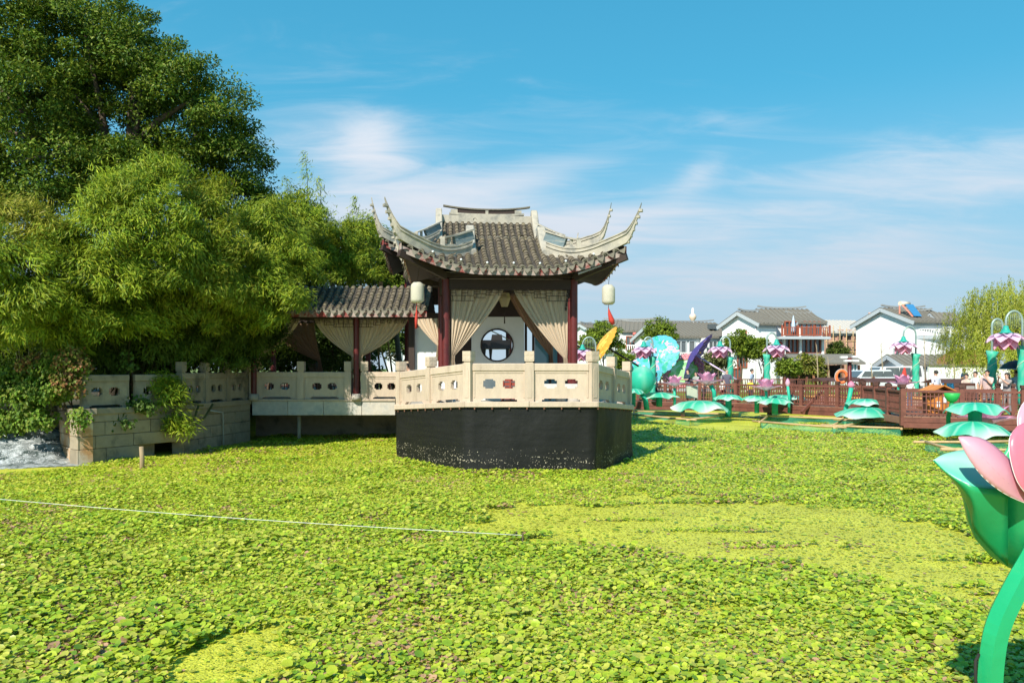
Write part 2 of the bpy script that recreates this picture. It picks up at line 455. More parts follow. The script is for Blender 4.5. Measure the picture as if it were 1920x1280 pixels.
# bare duckweed patches, as seen on the water
OPEN_PATCHES = [[G(*p).xy for p in pl] for pl in (
    [(870, 985), (960, 950), (1150, 925), (1330, 930), (1480, 945), (1640, 955), (1790, 1000), (1900, 1050), (1960, 1150), (1800, 1135), (1740, 1105), (1590, 1085), (1480, 1060), (1330, 1052), (1180, 1040), (1040, 1025), (930, 1005)],
    [(290, 1290), (330, 1225), (430, 1190), (560, 1165), (575, 1215), (500, 1290)],
    [(1185, 785), (1300, 779), (1450, 787), (1440, 803), (1350, 806), (1260, 796), (1185, 797)])]
HULL_XY = [(-3.55, 24.0), (-3.5, 23.6), (-2.4, 21.8), (-1.2, 20.2), (2.15, 20.2), (2.9, 21.8), (3.6, 23.5), (3.2, 40), (-5.5, 40)]
WALL_XY = [(-30, 21.3), (-13.3, 23.3), (-11.95, 21.75), (-10.1, 24.5), (-9.4, 28.6), (-9.4, 45), (-30, 45)]
FOAM_XY = [G(*p).xy for p in [(-60, 893), (60, 886), (140, 876), (150, 872), (95, 845), (-60, 845)]]
def scatter(y0, y1, dens):
    xs, ys = [], []
    Y = y0
    while Y < y1:
        st = 0.25; hw = Y * 0.70 + 0.6
        n = RNG.poisson(dens(Y) * st * 2 * hw)
        xs.append(RNG.uniform(-hw, hw, n)); ys.append(RNG.uniform(Y, Y + st, n)); Y += st
    return np.concatenate(xs), np.concatenate(ys)
def leaf_field():
    def dens(Y): return 1080 if Y < 9 else (1080 * (9 / Y) ** 1.25)
    x, y = scatter(5.0, 41.0, dens)
    keep = np.ones(len(x), bool)
    wob_x = x + 0.9 * (fbm(x * 0.9, y * 0.9, 5) - 0.5) * (y / 8); wob_y = y + 1.4 * (fbm(x * 0.8 + 9, y * 0.8, 6) - 0.5) * (y / 8)
    openm = np.zeros(len(x), bool)
    for pl in OPEN_PATCHES: openm |= in_poly(wob_x, wob_y, pl)
    isl = fbm(x * 0.55, y * 2.1, 21)
    openm &= ~(isl > 0.66)
    sparse = RNG.random(len(x)) < 0.05
    keep &= ~openm | sparse
    for pl in (HULL_XY, WALL_XY, FOAM_XY): keep &= ~in_poly(x, y, pl)
    d = fbm(x * 1.3, y * 1.3, 31)                          # small thin spots
    keep &= (d > 0.30) | (RNG.random(len(x)) < 0.35)
    keep &= ~((y > 34) & (x > 6.2 + (41 - y) * 0.3) & (fbm(x * .5, y * .9, 77) < 0.6))
    x, y = x[keep], y[keep]; openm = openm[keep]; n = len(x)
    clump = fbm(x * 0.75, y * 0.75, 41)                    # plant height follows clumps
    grow = np.clip((clump - 0.3) / 0.4, 0, 1)
    size = (0.0175 + 0.013 * grow + 0.014 * RNG.random(n) ** 2) * (0.92 + np.maximum(0, (y - 10)) / 70) * np.where(RNG.random(n) < 0.10, 1.6, 1.0)
    h = 0.012 + (0.025 + 0.08 * grow) * RNG.random(n) ** 0.7
    h[openm] = 0.015
    tilt = np.where(openm, 0.08, 0.10 + 0.62 * RNG.random(n) ** 1.4)
    az = RNG.uniform(0, 2 * np.pi, n)
    # normals lean towards the sun side more often
    az = np.where(RNG.random(n) < 0.45, np.arctan2(-0.866, -0.5) + RNG.normal(0, 0.9, n), az)
    N = np.stack([np.sin(tilt) * np.cos(az), np.sin(tilt) * np.sin(az), np.cos(tilt)], 1)
    sp = RNG.uniform(0, 2 * np.pi, n)
    ref = np.stack([np.cos(sp), np.sin(sp), np.zeros(n)], 1)
    U = ref - N * np.sum(ref * N, 1, keepdims=True); U /= np.linalg.norm(U, axis=1, keepdims=True)
    W = np.cross(N, U); C = np.stack([x, y, h], 1)
    # colours: yellow green, fresh green, olive, some withered pinkish brown
    pal = np.array([(0.52, 0.56, 0.035), (0.42, 0.52, 0.025), (0.30, 0.44, 0.02), (0.60, 0.57, 0.07), (0.18, 0.31, 0.018)])
    tone = fbm(x * 0.6 + 3, y * 0.6, 51)
    pr = np.stack([0.30 + 0 * x, 0.30 + 0 * x, 0.18 + 0 * x, 0.14 + 0.3 * (tone > .52), 0.08 + 0 * x], 1); pr /= pr.sum(1, keepdims=True)
    cum = pr.cumsum(1); pick = (RNG.random(n)[:, None] > cum).sum(1).clip(0, 4)
    col = np.array([0.86, 0.93, 1.1]) * pal[pick] * RNG.uniform(0.8, 1.2, n)[:, None]
    dead = fbm(x * 0.8, y * 0.8 + 5, 61)
    isdead = RNG.random(n) < np.clip((dead - 0.50) * 1.5, 0.02, 0.42)
    col[isdead] = np.array([0.50, 0.30, 0.17]) * RNG.uniform(0.6, 1.2, isdead.sum())[:, None]
    h_shift = np.where(isdead, -0.3, 0.0); C[:, 2] *= (1 + h_shift)
    def emit(sel, ns, name):
        m = sel.sum(); c, u, w, nn_, s, cl = C[sel], U[sel], W[sel], N[sel], size[sel], col[sel]
        ang = np.linspace(0, 2 * np.pi, ns, endpoint=False)
        asp = RNG.uniform(0.8, 1.0, m)
        ring = []
        cup = RNG.uniform(-0.05, 0.28, m)
        for a in ang:
            rr = 1.0 - 0.16 * (math.cos(a) > 0.9)         # notch at the stalk
            ring.append(c + (u * (math.cos(a) * rr) + w * (math.sin(a) * asp[:, None])) * s[:, None] + nn_ * (s * cup * (0.6 + 0.8 * abs(math.sin(a))))[:, None])
        v = np.stack([c] + ring, 1).reshape(-1, 3)
        base = (np.arange(m) * (ns + 1))[:, None, None]
        fan = np.array([(0, 1 + k, 1 + (k + 1) % ns) for k in range(ns)])[None]
        tris = (base + fan).reshape(-1, 3)
        cc = np.repeat(cl[:, None, :], ns + 1, 1); cc[:, 0, :] *= 0.86
        o = link_mesh(name, np_mesh(name, v, tris, M_PADLEAF, cc.reshape(-1, 3), smooth=True)); tag(o, kind='stuff'); return o
    near = y < 12.0; mid = (y >= 12) & (y < 20); far = y >= 20
    a = emit(near, 8, 'floating_leaves'); tag(a, 'bright green rounded pond leaves covering the near water', 'pond plants')
    a = emit(mid, 6, 'floating_leaves'); tag(a, 'green pond leaves covering the water in the middle distance', 'pond plants')
    a = emit(far, 5, 'floating_leaves'); tag(a, 'small far pond leaves spread before the boat pavilion and boardwalk', 'pond plants')
    # stalks of the near leaves
    st = near & (RNG.random(n) < 0.8); m = st.sum(); c = C[st]; foot = c.copy(); foot[:, 2] = 0.0; foot[:, :2] += RNG.normal(0, 0.02, (m, 2))
    side = W[st] * 0.004; side[:, 2] = 0
    v = np.stack([foot - side, foot + side, c + side * .6, c - side * .6], 1).reshape(-1, 3)
    t = (np.arange(m) * 4)[:, None] + np.array([0, 1, 2, 3])[None]
    o = link_mesh('leaf_stalks', np_mesh('leaf_stalks', v, t, M_PADLEAF, np.repeat(col[st] * 0.8, 4, 0), nper=4)); tag(o, 'thin stalks under the near pond leaves', 'pond plants', kind='stuff')
    # duckweed grains on the open water, near enough to tell them apart
    gx, gy = scatter(5.0, 17.0, lambda Y: 900 if Y < 8 else 900 * (8 / Y) ** 2)
    m = len(gx); s = RNG.uniform(0.006, 0.013, m) * np.maximum(1, gy / 8); zz_ = RNG.uniform(0.004, 0.014, m)
    a0 = RNG.uniform(0, 6.28, m); pts = []
    for k in range(4):
        pts.append(np.stack([gx + s * np.cos(a0 + k * 1.57), gy + s * np.sin(a0 + k * 1.57), zz_ + RNG.uniform(-.3, .3, m) * s], 1))
    v = np.stack(pts, 1).reshape(-1, 3); t = (np.arange(m) * 4)[:, None] + np.arange(4)[None]
    cg = np.array([(0.52, 0.51, 0.05)]) * RNG.uniform(0.65, 1.35, m)[:, None]
    o = link_mesh('duckweed', np_mesh('duckweed', v, t, M_PADLEAF, np.repeat(cg, 4, 0), nper=4)); tag(o, 'fine yellow green duckweed floating between the leaves', 'duckweed', kind='stuff')
M_PADLEAF = mat('pond_leaf', rough=0.38, var=0.10, scale=60, attr=True, trans=0.25, spec=0.5)
leaf_field()
# ================================================================== stone boat: hull, balustrade
TH = R(6.0)                                    # the boat is turned a little to the right
E1 = Vector((math.cos(TH), math.sin(TH), 0)); E2 = Vector((-math.sin(TH), math.cos(TH), 0))
RNGP = random.Random(5)

def deck_z(Y):                                  # the prow is raised
    return 1.55 + 0.24 * max(0.0, min(1.0, (23.4 - Y) / 3.05))
PROW = [(-3.29, 23.6), (-2.23, 21.95), (-1.10, 20.35), (0.44, 20.36), (2.06, 20.38), (2.74, 21.9), (3.40, 23.5)]
HULLB = [(-4.6, 36.5), (2.6, 37.2)]
def outset(poly, d):
    n = len(poly); r = []
    for i in range(n):
        p0, p1, p2 = Vector(poly[i - 1]), Vector(poly[i]), Vector(poly[(i + 1) % n])
        a = (p1 - p0).normalized(); b = (p2 - p1).normalized()
        na = Vector((a.y, -a.x)); nb = Vector((b.y, -b.x)); m = (na + nb).normalized()
        r.append(p1 + m * (d / max(0.4, m.dot(na))))
    return r
boat = thing('stone_boat_platform', 'boat shaped stone platform wrapped in black sheeting with raised prow', 'platform', (0, 28, 0))
ring = [Vector(p) for p in PROW] + [Vector(HULLB[1]), Vector(HULLB[0])]
o1 = outset(ring, 0.17)
# deck
b = MB(); n = len(o1)
ctr = Vector((0, 28))
b.add([(p.x, p.y, deck_z(p.y) - 0.004) for p in o1] + [(0.2, 23.6, 1.546), (-0.7, 36.8, 1.546)],
      [(i, i + 1, n) for i in range(6)] + [(6, 7, n + 1), (6, n + 1, n), (8, 0, n), (8, n, n + 1)])
b.build('deck', M_STONE_SLAB, boat)
# edge slabs, laid end to end
o_in = outset(ring, -0.25); o2 = outset(ring, 0.20)
for i in range(len(ring)):
    j = (i + 1) % len(ring); L_ = (o2[j] - o2[i]).length; k = max(1, round(L_ / 2.2))
    for q in range(k):
        t0, t1 = q / k + (0.004 if q else 0), (q + 1) / k - 0.004
        a0, a1 = o2[i].lerp(o2[j], t0), o2[i].lerp(o2[j], t1); c0, c1 = o_in[i].lerp(o_in[j], t0), o_in[i].lerp(o_in[j], t1)
        bb = MB(); f = lambda p, dz: (p.x, p.y, deck_z(p.y) + dz)
        bb.hexa([f(a0, -0.13), f(a1, -0.13), f(c1, -0.13), f(c0, -0.13), f(a0, 0.012), f(a1, 0.012), f(c1, 0.012), f(c0, 0.012)])
        bb.build('edge_slab', M_STONE, boat, bevel=0.012)
# black sheeting down to the water
def skirt_mat():
    m = bpy.data.materials.new('black_sheeting'); m.use_nodes = True
    t = m.node_tree; L = t.links.new; b_ = t.nodes['Principled BSDF']
    def nn(ty, **k):
        n_ = t.nodes.new(ty)
        for a_, c_ in k.items(): setattr(n_, a_, c_)
        return n_
    geo = nn('ShaderNodeNewGeometry'); sp = nn('ShaderNodeSeparateXYZ'); L(geo.outputs['Position'], sp.inputs[0])
    # pale specks of dried weed along old water lines
    v = nn('ShaderNodeTexNoise'); v.inputs['Scale'].default_value = 24; v.inputs['Detail'].default_value = 3; L(geo.outputs['Position'], v.inputs[0])
    mpn = nn('ShaderNodeMapping'); mpn.inputs['Scale'].default_value = (0.7, 0.7, 9); L(geo.outputs['Position'], mpn.inputs[0])
    st = nn('ShaderNodeTexNoise'); st.inputs['Scale'].default_value = 1.3; st.inputs['Detail'].default_value = 4; L(mpn.outputs[0], st.inputs[0])
    band = nn('ShaderNodeMapRange'); band.inputs[1].default_value = 0.80; band.inputs[2].default_value = 0.42; band.inputs[3].default_value = 0; band.inputs[4].default_value = 0.20; L(sp.outputs[2], band.inputs[0])
    s1 = nn('ShaderNodeMath', operation='MULTIPLY'); L(st.outputs[0], s1.inputs[0]); s1.inputs[1].default_value = 0.35
    s2 = nn('ShaderNodeMath', operation='ADD'); L(s1.outputs[0], s2.inputs[0]); L(v.outputs[0], s2.inputs[1])
    s3 = nn('ShaderNodeMath', operation='ADD'); L(s2.outputs[0], s3.inputs[0]); L(band.outputs[0], s3.inputs[1])
    th = nn('ShaderNodeMapRange'); th.inputs[1].default_value = 1.0; th.inputs[2].default_value = 1.05; L(s3.outputs[0], th.inputs[0])
    dust = nn('ShaderNodeTexNoise'); dust.inputs['Scale'].default_value = 1.1; dust.inputs['Detail'].default_value = 6; L(mpn.outputs[0], dust.inputs[0])
    r = nn('ShaderNodeMix', data_type='RGBA'); L(dust.outputs[0], r.inputs[0]); r.inputs[6].default_value = (0.006, 0.007, 0.007, 1); r.inputs[7].default_value = (0.020, 0.021, 0.019, 1)
    r2 = nn('ShaderNodeMix', data_type='RGBA'); L(th.outputs[0], r2.inputs[0]); L(r.outputs[2], r2.inputs[6]); r2.inputs[7].default_value = (0.42, 0.38, 0.28, 1)
    L(r2.outputs[2], b_.inputs['Base Color']); b_.inputs['Roughness'].default_value = 0.55; b_.inputs['Specular IOR Level'].default_value = 0.22
    wv = nn('ShaderNodeTexNoise'); wv.inputs['Scale'].default_value = 3.0; wv.inputs['Detail'].default_value = 4; L(geo.outputs['Position'], wv.inputs[0])
    bp = nn('ShaderNodeBump'); bp.inputs['Strength'].default_value = 0.35; bp.inputs['Distance'].default_value = 0.08; L(wv.outputs[0], bp.inputs['Height']); L(bp.outputs[0], b_.inputs['Normal'])
    return m
M_SKIRT = skirt_mat()
o3 = outset(ring, 0.13)
b = MB(); NS = 20
path = []
order = [8, 0, 1, 2, 4, 5, 6, 7]
pts = [o3[i] for i in order]
for a, c in zip(pts[:-1], pts[1:]):
    L_ = (c - a).length; k = max(2, int(L_ / 0.22))
    for q in range(k): path.append((a.lerp(c, q / k), (c - a).normalized()))
path.append((pts[-1], (pts[-1] - pts[-2]).normalized()))
def skirt_pt(i, t):
    p, d = path[i]; nrm = Vector((d.y, -d.x)); z0 = deck_z(p.y) - 0.05; z = z0 * (1 - t) - 0.15 * t
    s_ = i * 0.22
    w = 0.035 * math.sin(s_ * 2.1) * math.sin(t * 2.6) + 0.02 * math.sin(s_ * 5.3 + t * 3) * t + 0.05 * t * math.sin(s_ * 0.8 + 1)
    w += 0.05 * math.exp(-((s_ % 3.3) - 1.6) ** 2 * 40) * (0.3 + t)          # seams stand proud
    return Vector((p.x + nrm.x * w, p.y + nrm.y * w, z))
npth = len(path) - 1
b.grid(lambda u, t: skirt_pt(round(u * npth), t), npth, 12, flip=True)
b.build('black_sheeting', M_SKIRT, boat)
M_TIE = mat('rust_tie', (0.16, 0.07, 0.04), 0.8, 0.3)
TIE = MB().box((0, 0, 0), (.03, .03, .05)).mesh('sheeting_tie', M_TIE)
for i in range(0, npth, 2):
    p, d = path[i]
    if p.y > 25: continue
    nrm = Vector((d.y, -d.x)); link_mesh('sheeting_tie', TIE, boat, True, Matrix.Translation((p.x + nrm.x * .05, p.y + nrm.y * .05, deck_z(p.y) - .16)) @ Matrix.Rotation(.3 * i, 4, 'Z'))

# ------------------------------------------------------------------ balustrades
M_STONE_CAP = M_STONE
def post_mesh(w, h, hcap):
    b = MB()
    b.box((0, 0, h / 2), (w, w, h))
    for s in (-1, 1):                                                           # raised arch on the two long faces
        b.prism([(-w * .26, s * (w / 2 + .009), .10), (w * .26, s * (w / 2 + .009), .10), (w * .26, s * (w / 2 + .009), h * .80), (w * .13, s * (w / 2 + .009), h * .9), (-w * .13, s * (w / 2 + .009), h * .9), (-w * .26, s * (w / 2 + .009), h * .80)][::s], (0, -s * .010, 0))
    c = MB(); c.box((0, 0, h + .022), (w * .80, w * .80, .044)); c.box((0, 0, h + .044 + hcap / 2), (w * 1.05, w * 1.05, hcap))
    for s in (-1, 1):
        e = w * .525 + .002
        for dx, dz in ((-.25, .28), (.25, .28), (-.25, .72), (.25, .72)):
            c.box((dx * w * .95, s * e, h + .044 + hcap * dz), (w * .36, .007, hcap * .26))
            c.box((s * e, dx * w * .95, h + .044 + hcap * dz), (.007, w * .36, hcap * .26))
    return b.mesh('post', M_STONE), c.mesh('cap', M_STONE)
def balustrade(root, pts, zf, mstone=M_STONE, hr=0.97, hp=0.98, hcap=0.26, w=0.23, skip_posts=(), wob=0.0, closed_last=True, arch=True):
    """posts at pts (x, y), pierced stone panels and a top rail between; zf(y) is the deck level"""
    pm, cmh = post_mesh(w, hp, hcap)
    if mstone is not M_STONE:
        pm = pm.copy(); pm.materials.clear(); pm.materials.append(mstone); cmh = cmh.copy(); cmh.materials.clear(); cmh.materials.append(mstone)
    for i, p in enumerate(pts):
        if i in skip_posts: continue
        q0 = Vector(pts[max(i - 1, 0)]); q1 = Vector(pts[min(i + 1, len(pts) - 1)]); d = q1 - q0; a = math.atan2(d.y, d.x)
        o = link_mesh('post', pm, root, True, Matrix.Translation((p[0], p[1], zf(p[1]) + .012)) @ Matrix.Rotation(a + RNGP.uniform(-wob, wob), 4, 'Z'))
        c = link_mesh('cap', cmh, o, False)
    for p, q in zip(pts[:-1], pts[1:]):
        p, q = Vector(p), Vector(q); d = (q - p); Lt = d.length; d.normalize(); nrm = Vector((d.y, -d.x))
        s0 = w / 2 - 0.02; s1 = Lt - s0; wd = s1 - s0
        def fn(s, z, t):
            pt = p + d * s; zb = lerp(zf(p.y), zf(q.y), s / Lt) + .012
            return (pt.x - nrm.x * t, pt.y - nrm.y * t, zb + z)
        hw = min(.34, wd * .23); c1, c2 = s0 + wd * .315, s0 + wd * .685; nc = hw * .17
        sb = sorted([s0, s0 + wd * .16, s0 + wd * .20, c1 - hw / 2, c1 - hw / 2 + nc, c1 + hw / 2 - nc, c1 + hw / 2, c2 - hw / 2, c2 - hw / 2 + nc, c2 + hw / 2 - nc, c2 + hw / 2, s1 - wd * .20, s1 - wd * .16, s1])
        zb = [0, .045, .075, .33, .37, .53, .57, hr - .20]
        def solid(i, j):
            sm = (sb[i] + sb[i + 1]) / 2; z = (zb[j] + zb[j + 1]) / 2
            if z < .045: return not (s0 + wd * .16 < sm < s1 - wd * .16)
            if z < .075: return not (s0 + wd * .20 < sm < s1 - wd * .20)
            for c in (c1, c2):
                dx = abs(sm - c)
                if dx < hw / 2 and .33 < z < .57:
                    if dx > hw / 2 - nc and (z < .37 or z > .53): continue
                    return False
            return True
        m = MB(); m.plate(sb, zb, solid, 0.10, fn); pan = m.build('panel', mstone, root)
        # raised border on both faces
        m = MB()
        for s_ in (-1, 1):
            t = -s_ * 0.056
            for (a0, a1, z0, z1) in ((s0 + .02, s1 - .02, hr - .245, hr - .205), (s0 + .02, s0 + .06, .10, hr - .245), (s1 - .06, s1 - .02, .10, hr - .245)):
                m.hexa([fn(a0, z0, t - .008), fn(a1, z0, t - .008), fn(a1, z0, t + .008), fn(a0, z0, t + .008), fn(a0, z1, t - .008), fn(a1, z1, t - .008), fn(a1, z1, t + .008), fn(a0, z1, t + .008)])
        m.build('border', mstone, pan)
        m = MB(); z0, z1, h = hr - .20, hr, .088
        m.hexa([fn(s0, z0, -h), fn(s1, z0, -h), fn(s1, z0, h), fn(s0, z0, h), fn(s0, z1, -h), fn(s1, z1, -h), fn(s1, z1, h), fn(s0, z1, h)])
        m.build('top_rail', mstone, root, bevel=0.02)
bal = thing('prow_balustrade', 'sunlit cream carved stone balustrade around the raised boat prow', 'balustrade', (0.4, 21.5, 1.55))
balustrade(bal, PROW, deck_z)
# ================================================================== curved tiled roofs
RT = random.Random(3)
PITCH = 0.251
def tile_meshes(r=0.082, ex=0.20):
    """cover tile (half pipe, narrower at the upper end), its front cap, drip tile, all in a local frame:
    x across, y up the slope, z off the roof"""
    b = MB(); n = 7; ln = ex * 1.35
    ring = lambda rr, y, z0: [(rr * math.cos(math.pi * k / n), y, z0 + rr * .92 * math.sin(math.pi * k / n)) for k in range(n + 1)]
    a0, a1, i0 = ring(r, 0, .014), ring(r * .84, ln, -.004), ring(r * .80, 0, .010)
    k = n + 1
    b.add(a0 + a1 + i0, [(i + 1, i, k + i, k + i + 1) for i in range(n)] + [(i, i + 1, 2 * k + i + 1, 2 * k + i) for i in range(n)])
    for i in range(n): b.sm[i] = True
    tile = b.mesh('roof_tile', M_TILE)
    c = MB(); o_, i_ = ring(r * 1.12, -.03, .0), ring(r * .62, -.03, 0.0); o2_ = ring(r * 1.12, .03, 0)
    c.add(o_ + i_ + o2_, [(i, i + 1, k + i + 1, k + i) for i in range(n)] + [(i + 1, i, 2 * k + i, 2 * k + i + 1) for i in range(n)])
    inn = ring(r * .62, -.012, 0); c.add(inn, [tuple(range(k))])
    cap = c.mesh('end_cap', M_DRIP)
    d = MB(); w = PITCH * .46                                              # heart shaped drip tile hanging between two cover tiles
    prof = [(-w, 0.012), (-w * .55, -.012), (0, -.02), (w * .55, -.012), (w, .012), (w * .62, -.075), (w * .25, -.125), (0, -.155), (-w * .25, -.125), (-w * .62, -.075)]
    d.prism([(x, -.045 - (-z) * .25, z) for x, z in prof], (0, .018, 0.004))
    drip = d.mesh('drip_tile', M_DRIP)
    return tile, cap, drip
TILE, CAP, DRIP = tile_meshes()
BULB = MB().sphere((0, 0, 0), .035, 8, 6).mesh('light_bulb', mat('frosted_bulb', (0.75, 0.78, 0.8), 0.25, 0.02))

class Roof:
    """hip and gable roof; u runs along the eave, w goes in from the eave; the hips run from the corners to (g, tw)"""
    def __init__(s, O, Wu, Wd, g, tw, z0, rise, lift, out=.22, flat=1.0):
        s.O = Vector(O); s.Wu, s.Wd, s.g, s.tw, s.z0, s.rise, s.lift, s.out, s.flat = Wu, Wd, g, tw, z0, rise, lift, out, flat
        s.ts = Wu - g                                   # how far in the side slopes reach
    def half(s, face): return s.Wu if face in (0, 2) else s.Wd
    def q(s, u, face=0):
        H = s.half(face); R_ = s.Wu - s.flat; return max(0.0, 1 - (H - abs(u)) / R_)
    def w0(s, u, face=0): return -s.out * s.q(u, face) ** 2
    def prof(s, w):
        t = max(0.0, min(1.0, w / s.Wd)); r = s.rise * (.72 * t + .28 * t * t) if w >= 0 else s.rise * .35 * w / s.Wd
        if t > .88: r -= s.rise * .03 * ((t - .88) / .12) ** 2                # rolled top
        return r
    def pt(s, u, w, dz=0.0, face=0):
        """face 0 front, 1 right, 2 back, 3 left"""
        H = s.half(face); d = math.hypot(H - min(abs(u), H), max(w, 0)); k = max(0.0, 1 - d / (s.Wu - s.flat))
        wf = w if face in (0, 2) else w * s.tw / s.ts
        z = s.z0 + s.prof(wf) + s.lift * k ** 2.05 + dz
        uu = u + math.copysign(s.out * s.q(u, face) ** 3 * max(0, 1 - max(w, 0) / .9), u)
        if face == 0: a, c = uu, w
        elif face == 2: a, c = -uu, 2 * s.Wd - w
        elif face == 1: a, c = s.Wu - w, s.Wd + uu
        else: a, c = -s.Wu + w, s.Wd - uu
        p = s.O + E1 * a + E2 * c
        return Vector((p.x, p.y, z))
    def h(s, u, w): return s.z0 + s.prof(w)
    def wend(s, u, face=0):
        if face in (0, 2): return s.Wd if abs(u) <= s.g else s.tw * max(0, s.Wu - abs(u)) / s.ts
        return s.ts * min(1.0, max(0, s.Wd - abs(u)) / s.tw)
    def frame(s, u, w, face=0):
        p = s.pt(u, w, 0, face); yv = (s.pt(u, w + .05, 0, face) - s.pt(u, w - .05, 0, face)).normalized()
        xv = (s.pt(u + .05, w, 0, face) - s.pt(u - .05, w, 0, face)).normalized()
        zv = xv.cross(yv).normalized(); xv = yv.cross(zv).normalized()
        return Matrix(((xv.x, yv.x, zv.x, p.x), (xv.y, yv.y, zv.y, p.y), (xv.z, yv.z, zv.z, p.z), (0, 0, 0, 1)))
def hip_roof(root, rf, indiv_front=True, tile_limit=300, ex=0.20, upper_only=None, bulbs=True, ornament=False, open_tip=False):
    """builds the roof's parts under root"""
    ncol = int(rf.Wu / PITCH); tiles = []
    fi = {0: 0, 1: 1, 2: 2, 3: 3}
    roof = None
    # skin of pan tiles on the four slopes
    b = MB()
    for face in range(4):
        nu = 40; nw = 12; H = rf.half(face)
        for side in range(nu):
            ua, ub = lerp(-H, H, side / nu), lerp(-H, H, (side + 1) / nu)
            for k in range(nw):
                q = []
                for u, kk in ((ua, k), (ub, k), (ub, k + 1), (ua, k + 1)):
                    a_ = rf.w0(u, face); q.append(rf.pt(u, lerp(a_, max(a_ + .001, rf.wend(u, face)), kk / nw), -.012, face))
                b.add(q, [(0, 1, 2, 3)], 0, True)
    roof = b.build('pan_tiles', M_PAN, root); roof['kind'] = 'stuff'
    # underside
    b = MB()
    for face in range(4):
        nu = 24; H = rf.half(face)
        for side in range(nu):
            ua, ub = lerp(-H, H, side / nu), lerp(-H, H, (side + 1) / nu)
            for k in range(4):
                q = []
                for u, kk in ((ua, k), (ub, k), (ub, k + 1), (ua, k + 1)):
                    a_ = rf.w0(u, face) + .06; q.append(rf.pt(u, lerp(a_, max(a_ + .02, min(rf.wend(u, face), rf.tw if face in (0, 2) else rf.ts)), kk / 4), -.20, face))
                b.add(q, [(3, 2, 1, 0)], 0, True)
    b.build('soffit', M_DARKWOOD, root)
    # fascia board and triangular fillets (peeling red paint)
    for face in range(4):
        b = MB(); nu = 36; H = rf.half(face)
        for side in range(nu):
            ua, ub = lerp(-H, H, side / nu), lerp(-H, H, (side + 1) / nu)
            A = [rf.pt(u, rf.w0(u, face) + dw, dz, face) for (u, dw, dz) in ((ua, .03, -.22), (ub, .03, -.22), (ub, .07, -.22), (ua, .07, -.22), (ua, .03, -.025), (ub, .03, -.025), (ub, .07, -.025), (ua, .07, -.025))]
            b.hexa(A)
        b.build('fascia_board', M_FASCIA, root)
    stuff_m = MB(); count = 0
    def put(mesh, M, name, parent=root):
        o = link_mesh(name, mesh, parent, True, M); return o
    def put_stuff(mesh, M):
        vs = [M @ v.co for v in mesh.vertices]; fs = [tuple(p.vertices) for p in mesh.polygons]; stuff_m.add(vs, fs, 0, True)
    for face in range(4):
        H = rf.half(face); nc = int(H / PITCH)
        for i in range(-nc, nc + 1):
            u = i * PITCH
            if abs(u) > H - .10: continue
            wlim = rf.wend(u, face)
            w = rf.w0(u, face) + .02; k = 0
            while w < wlim - .04:
                M = rf.frame(u, w, face) @ Matrix.Translation((RT.uniform(-.006, .006), 0, 0)) @ Matrix.Rotation(RT.uniform(-.05, .05), 4, 'Z')
                vis = face == 0 and (upper_only is None or w > upper_only)
                if vis and count < tile_limit: put(TILE, M, 'roof_tile'); count += 1
                else: put_stuff(TILE, M)
                w += ex * RT.uniform(.93, 1.07); k += 1
            Me = rf.frame(u, rf.w0(u, face), face)
            near = face == 0 and upper_only is None
            if near:
                e = put(CAP, Me, 'end_cap')
                if bulbs and i % 3 == 0: put(BULB, Me @ Matrix.Translation((0, .02, .13)), 'light_bulb')
            else: put_stuff(CAP, Me)
            u2 = u + PITCH / 2
            if abs(u2) < H - .02:
                Md = rf.frame(u2, rf.w0(u2, face), face)
                # drip tiles hang plumb
                p = Md.translation; xv = Vector((Md[0][0], Md[1][0], Md[2][0])); yv = UP.cross(xv).normalized(); zv = xv.cross(yv)
                Md = Matrix(((xv.x, yv.x, zv.x, p.x), (xv.y, yv.y, zv.y, p.y), (xv.z, yv.z, zv.z, p.z - .01), (0, 0, 0, 1)))
                if near or (face == 3 and upper_only is None) or (upper_only is not None and face == 0 and abs(u2) > 3.0): put(DRIP, Md, 'drip_tile')
                else: put_stuff(DRIP, Md)
    o = stuff_m.build('roof_tiles', M_TILE, root); o['kind'] = 'stuff'
    # hip ridges sweeping up into horns, with the pierced block at the inner end
    for su in (-1, 1):
        for sb in (0, 2):
            hp = []
            N = 22
            for k in range(N + 1):
                t = k / N                                          # 0 inner end .. 1 corner
                a = lerp(rf.g, rf.Wu, t); w = rf.tw * (1 - t)
                s_ = su if sb == 0 else -su
                base = rf.pt(s_ * a, lerp(w, rf.w0(rf.Wu), t ** 4), 0, sb)
                hp.append(base)
            inner, corner = hp[0], hp[-1]; d = (corner - hp[-2]); dh = Vector((d.x, d.y, 0)).normalized()
            prof = []
            for k, p in enumerate(hp):
                t = k / N; prof.append((p + UP * (.36 - .10 * math.sin(math.pi * min(1, t * 1.2)) + .10 * t ** 3), .40 - .05 * t))
            tl = .62 if not open_tip else .8
            L0 = prof[-1][0]
            if not ornament: ext = [(L0 + dh * .11 + UP * .13, .34), (L0 + dh * .21 + UP * .29, .25), (L0 + dh * .30 + UP * .47, .15), (L0 + dh * .37 + UP * .62, .07), (L0 + dh * .42 + UP * .76, .03)]
            else: ext = [(L0 + dh * .12 + UP * .16, .34), (L0 + dh * .22 + UP * .38, .26), (L0 + dh * .30 + UP * .64, .16), (L0 + dh * .36 + UP * .86, .07), (L0 + dh * .40 + UP * 1.06, .03)]
            prof += ext
            side = Vector((dh.y, -dh.x, 0))
            b = MB(); wd_ = .10
            rows = [(-.5, 1.0), (.16, 1.0), (.2, 1.35), (.32, 1.35), (.36, .9), (.44, .9), (.48, 1.2), (.56, 1.2)]      # moulded section
            secs = []
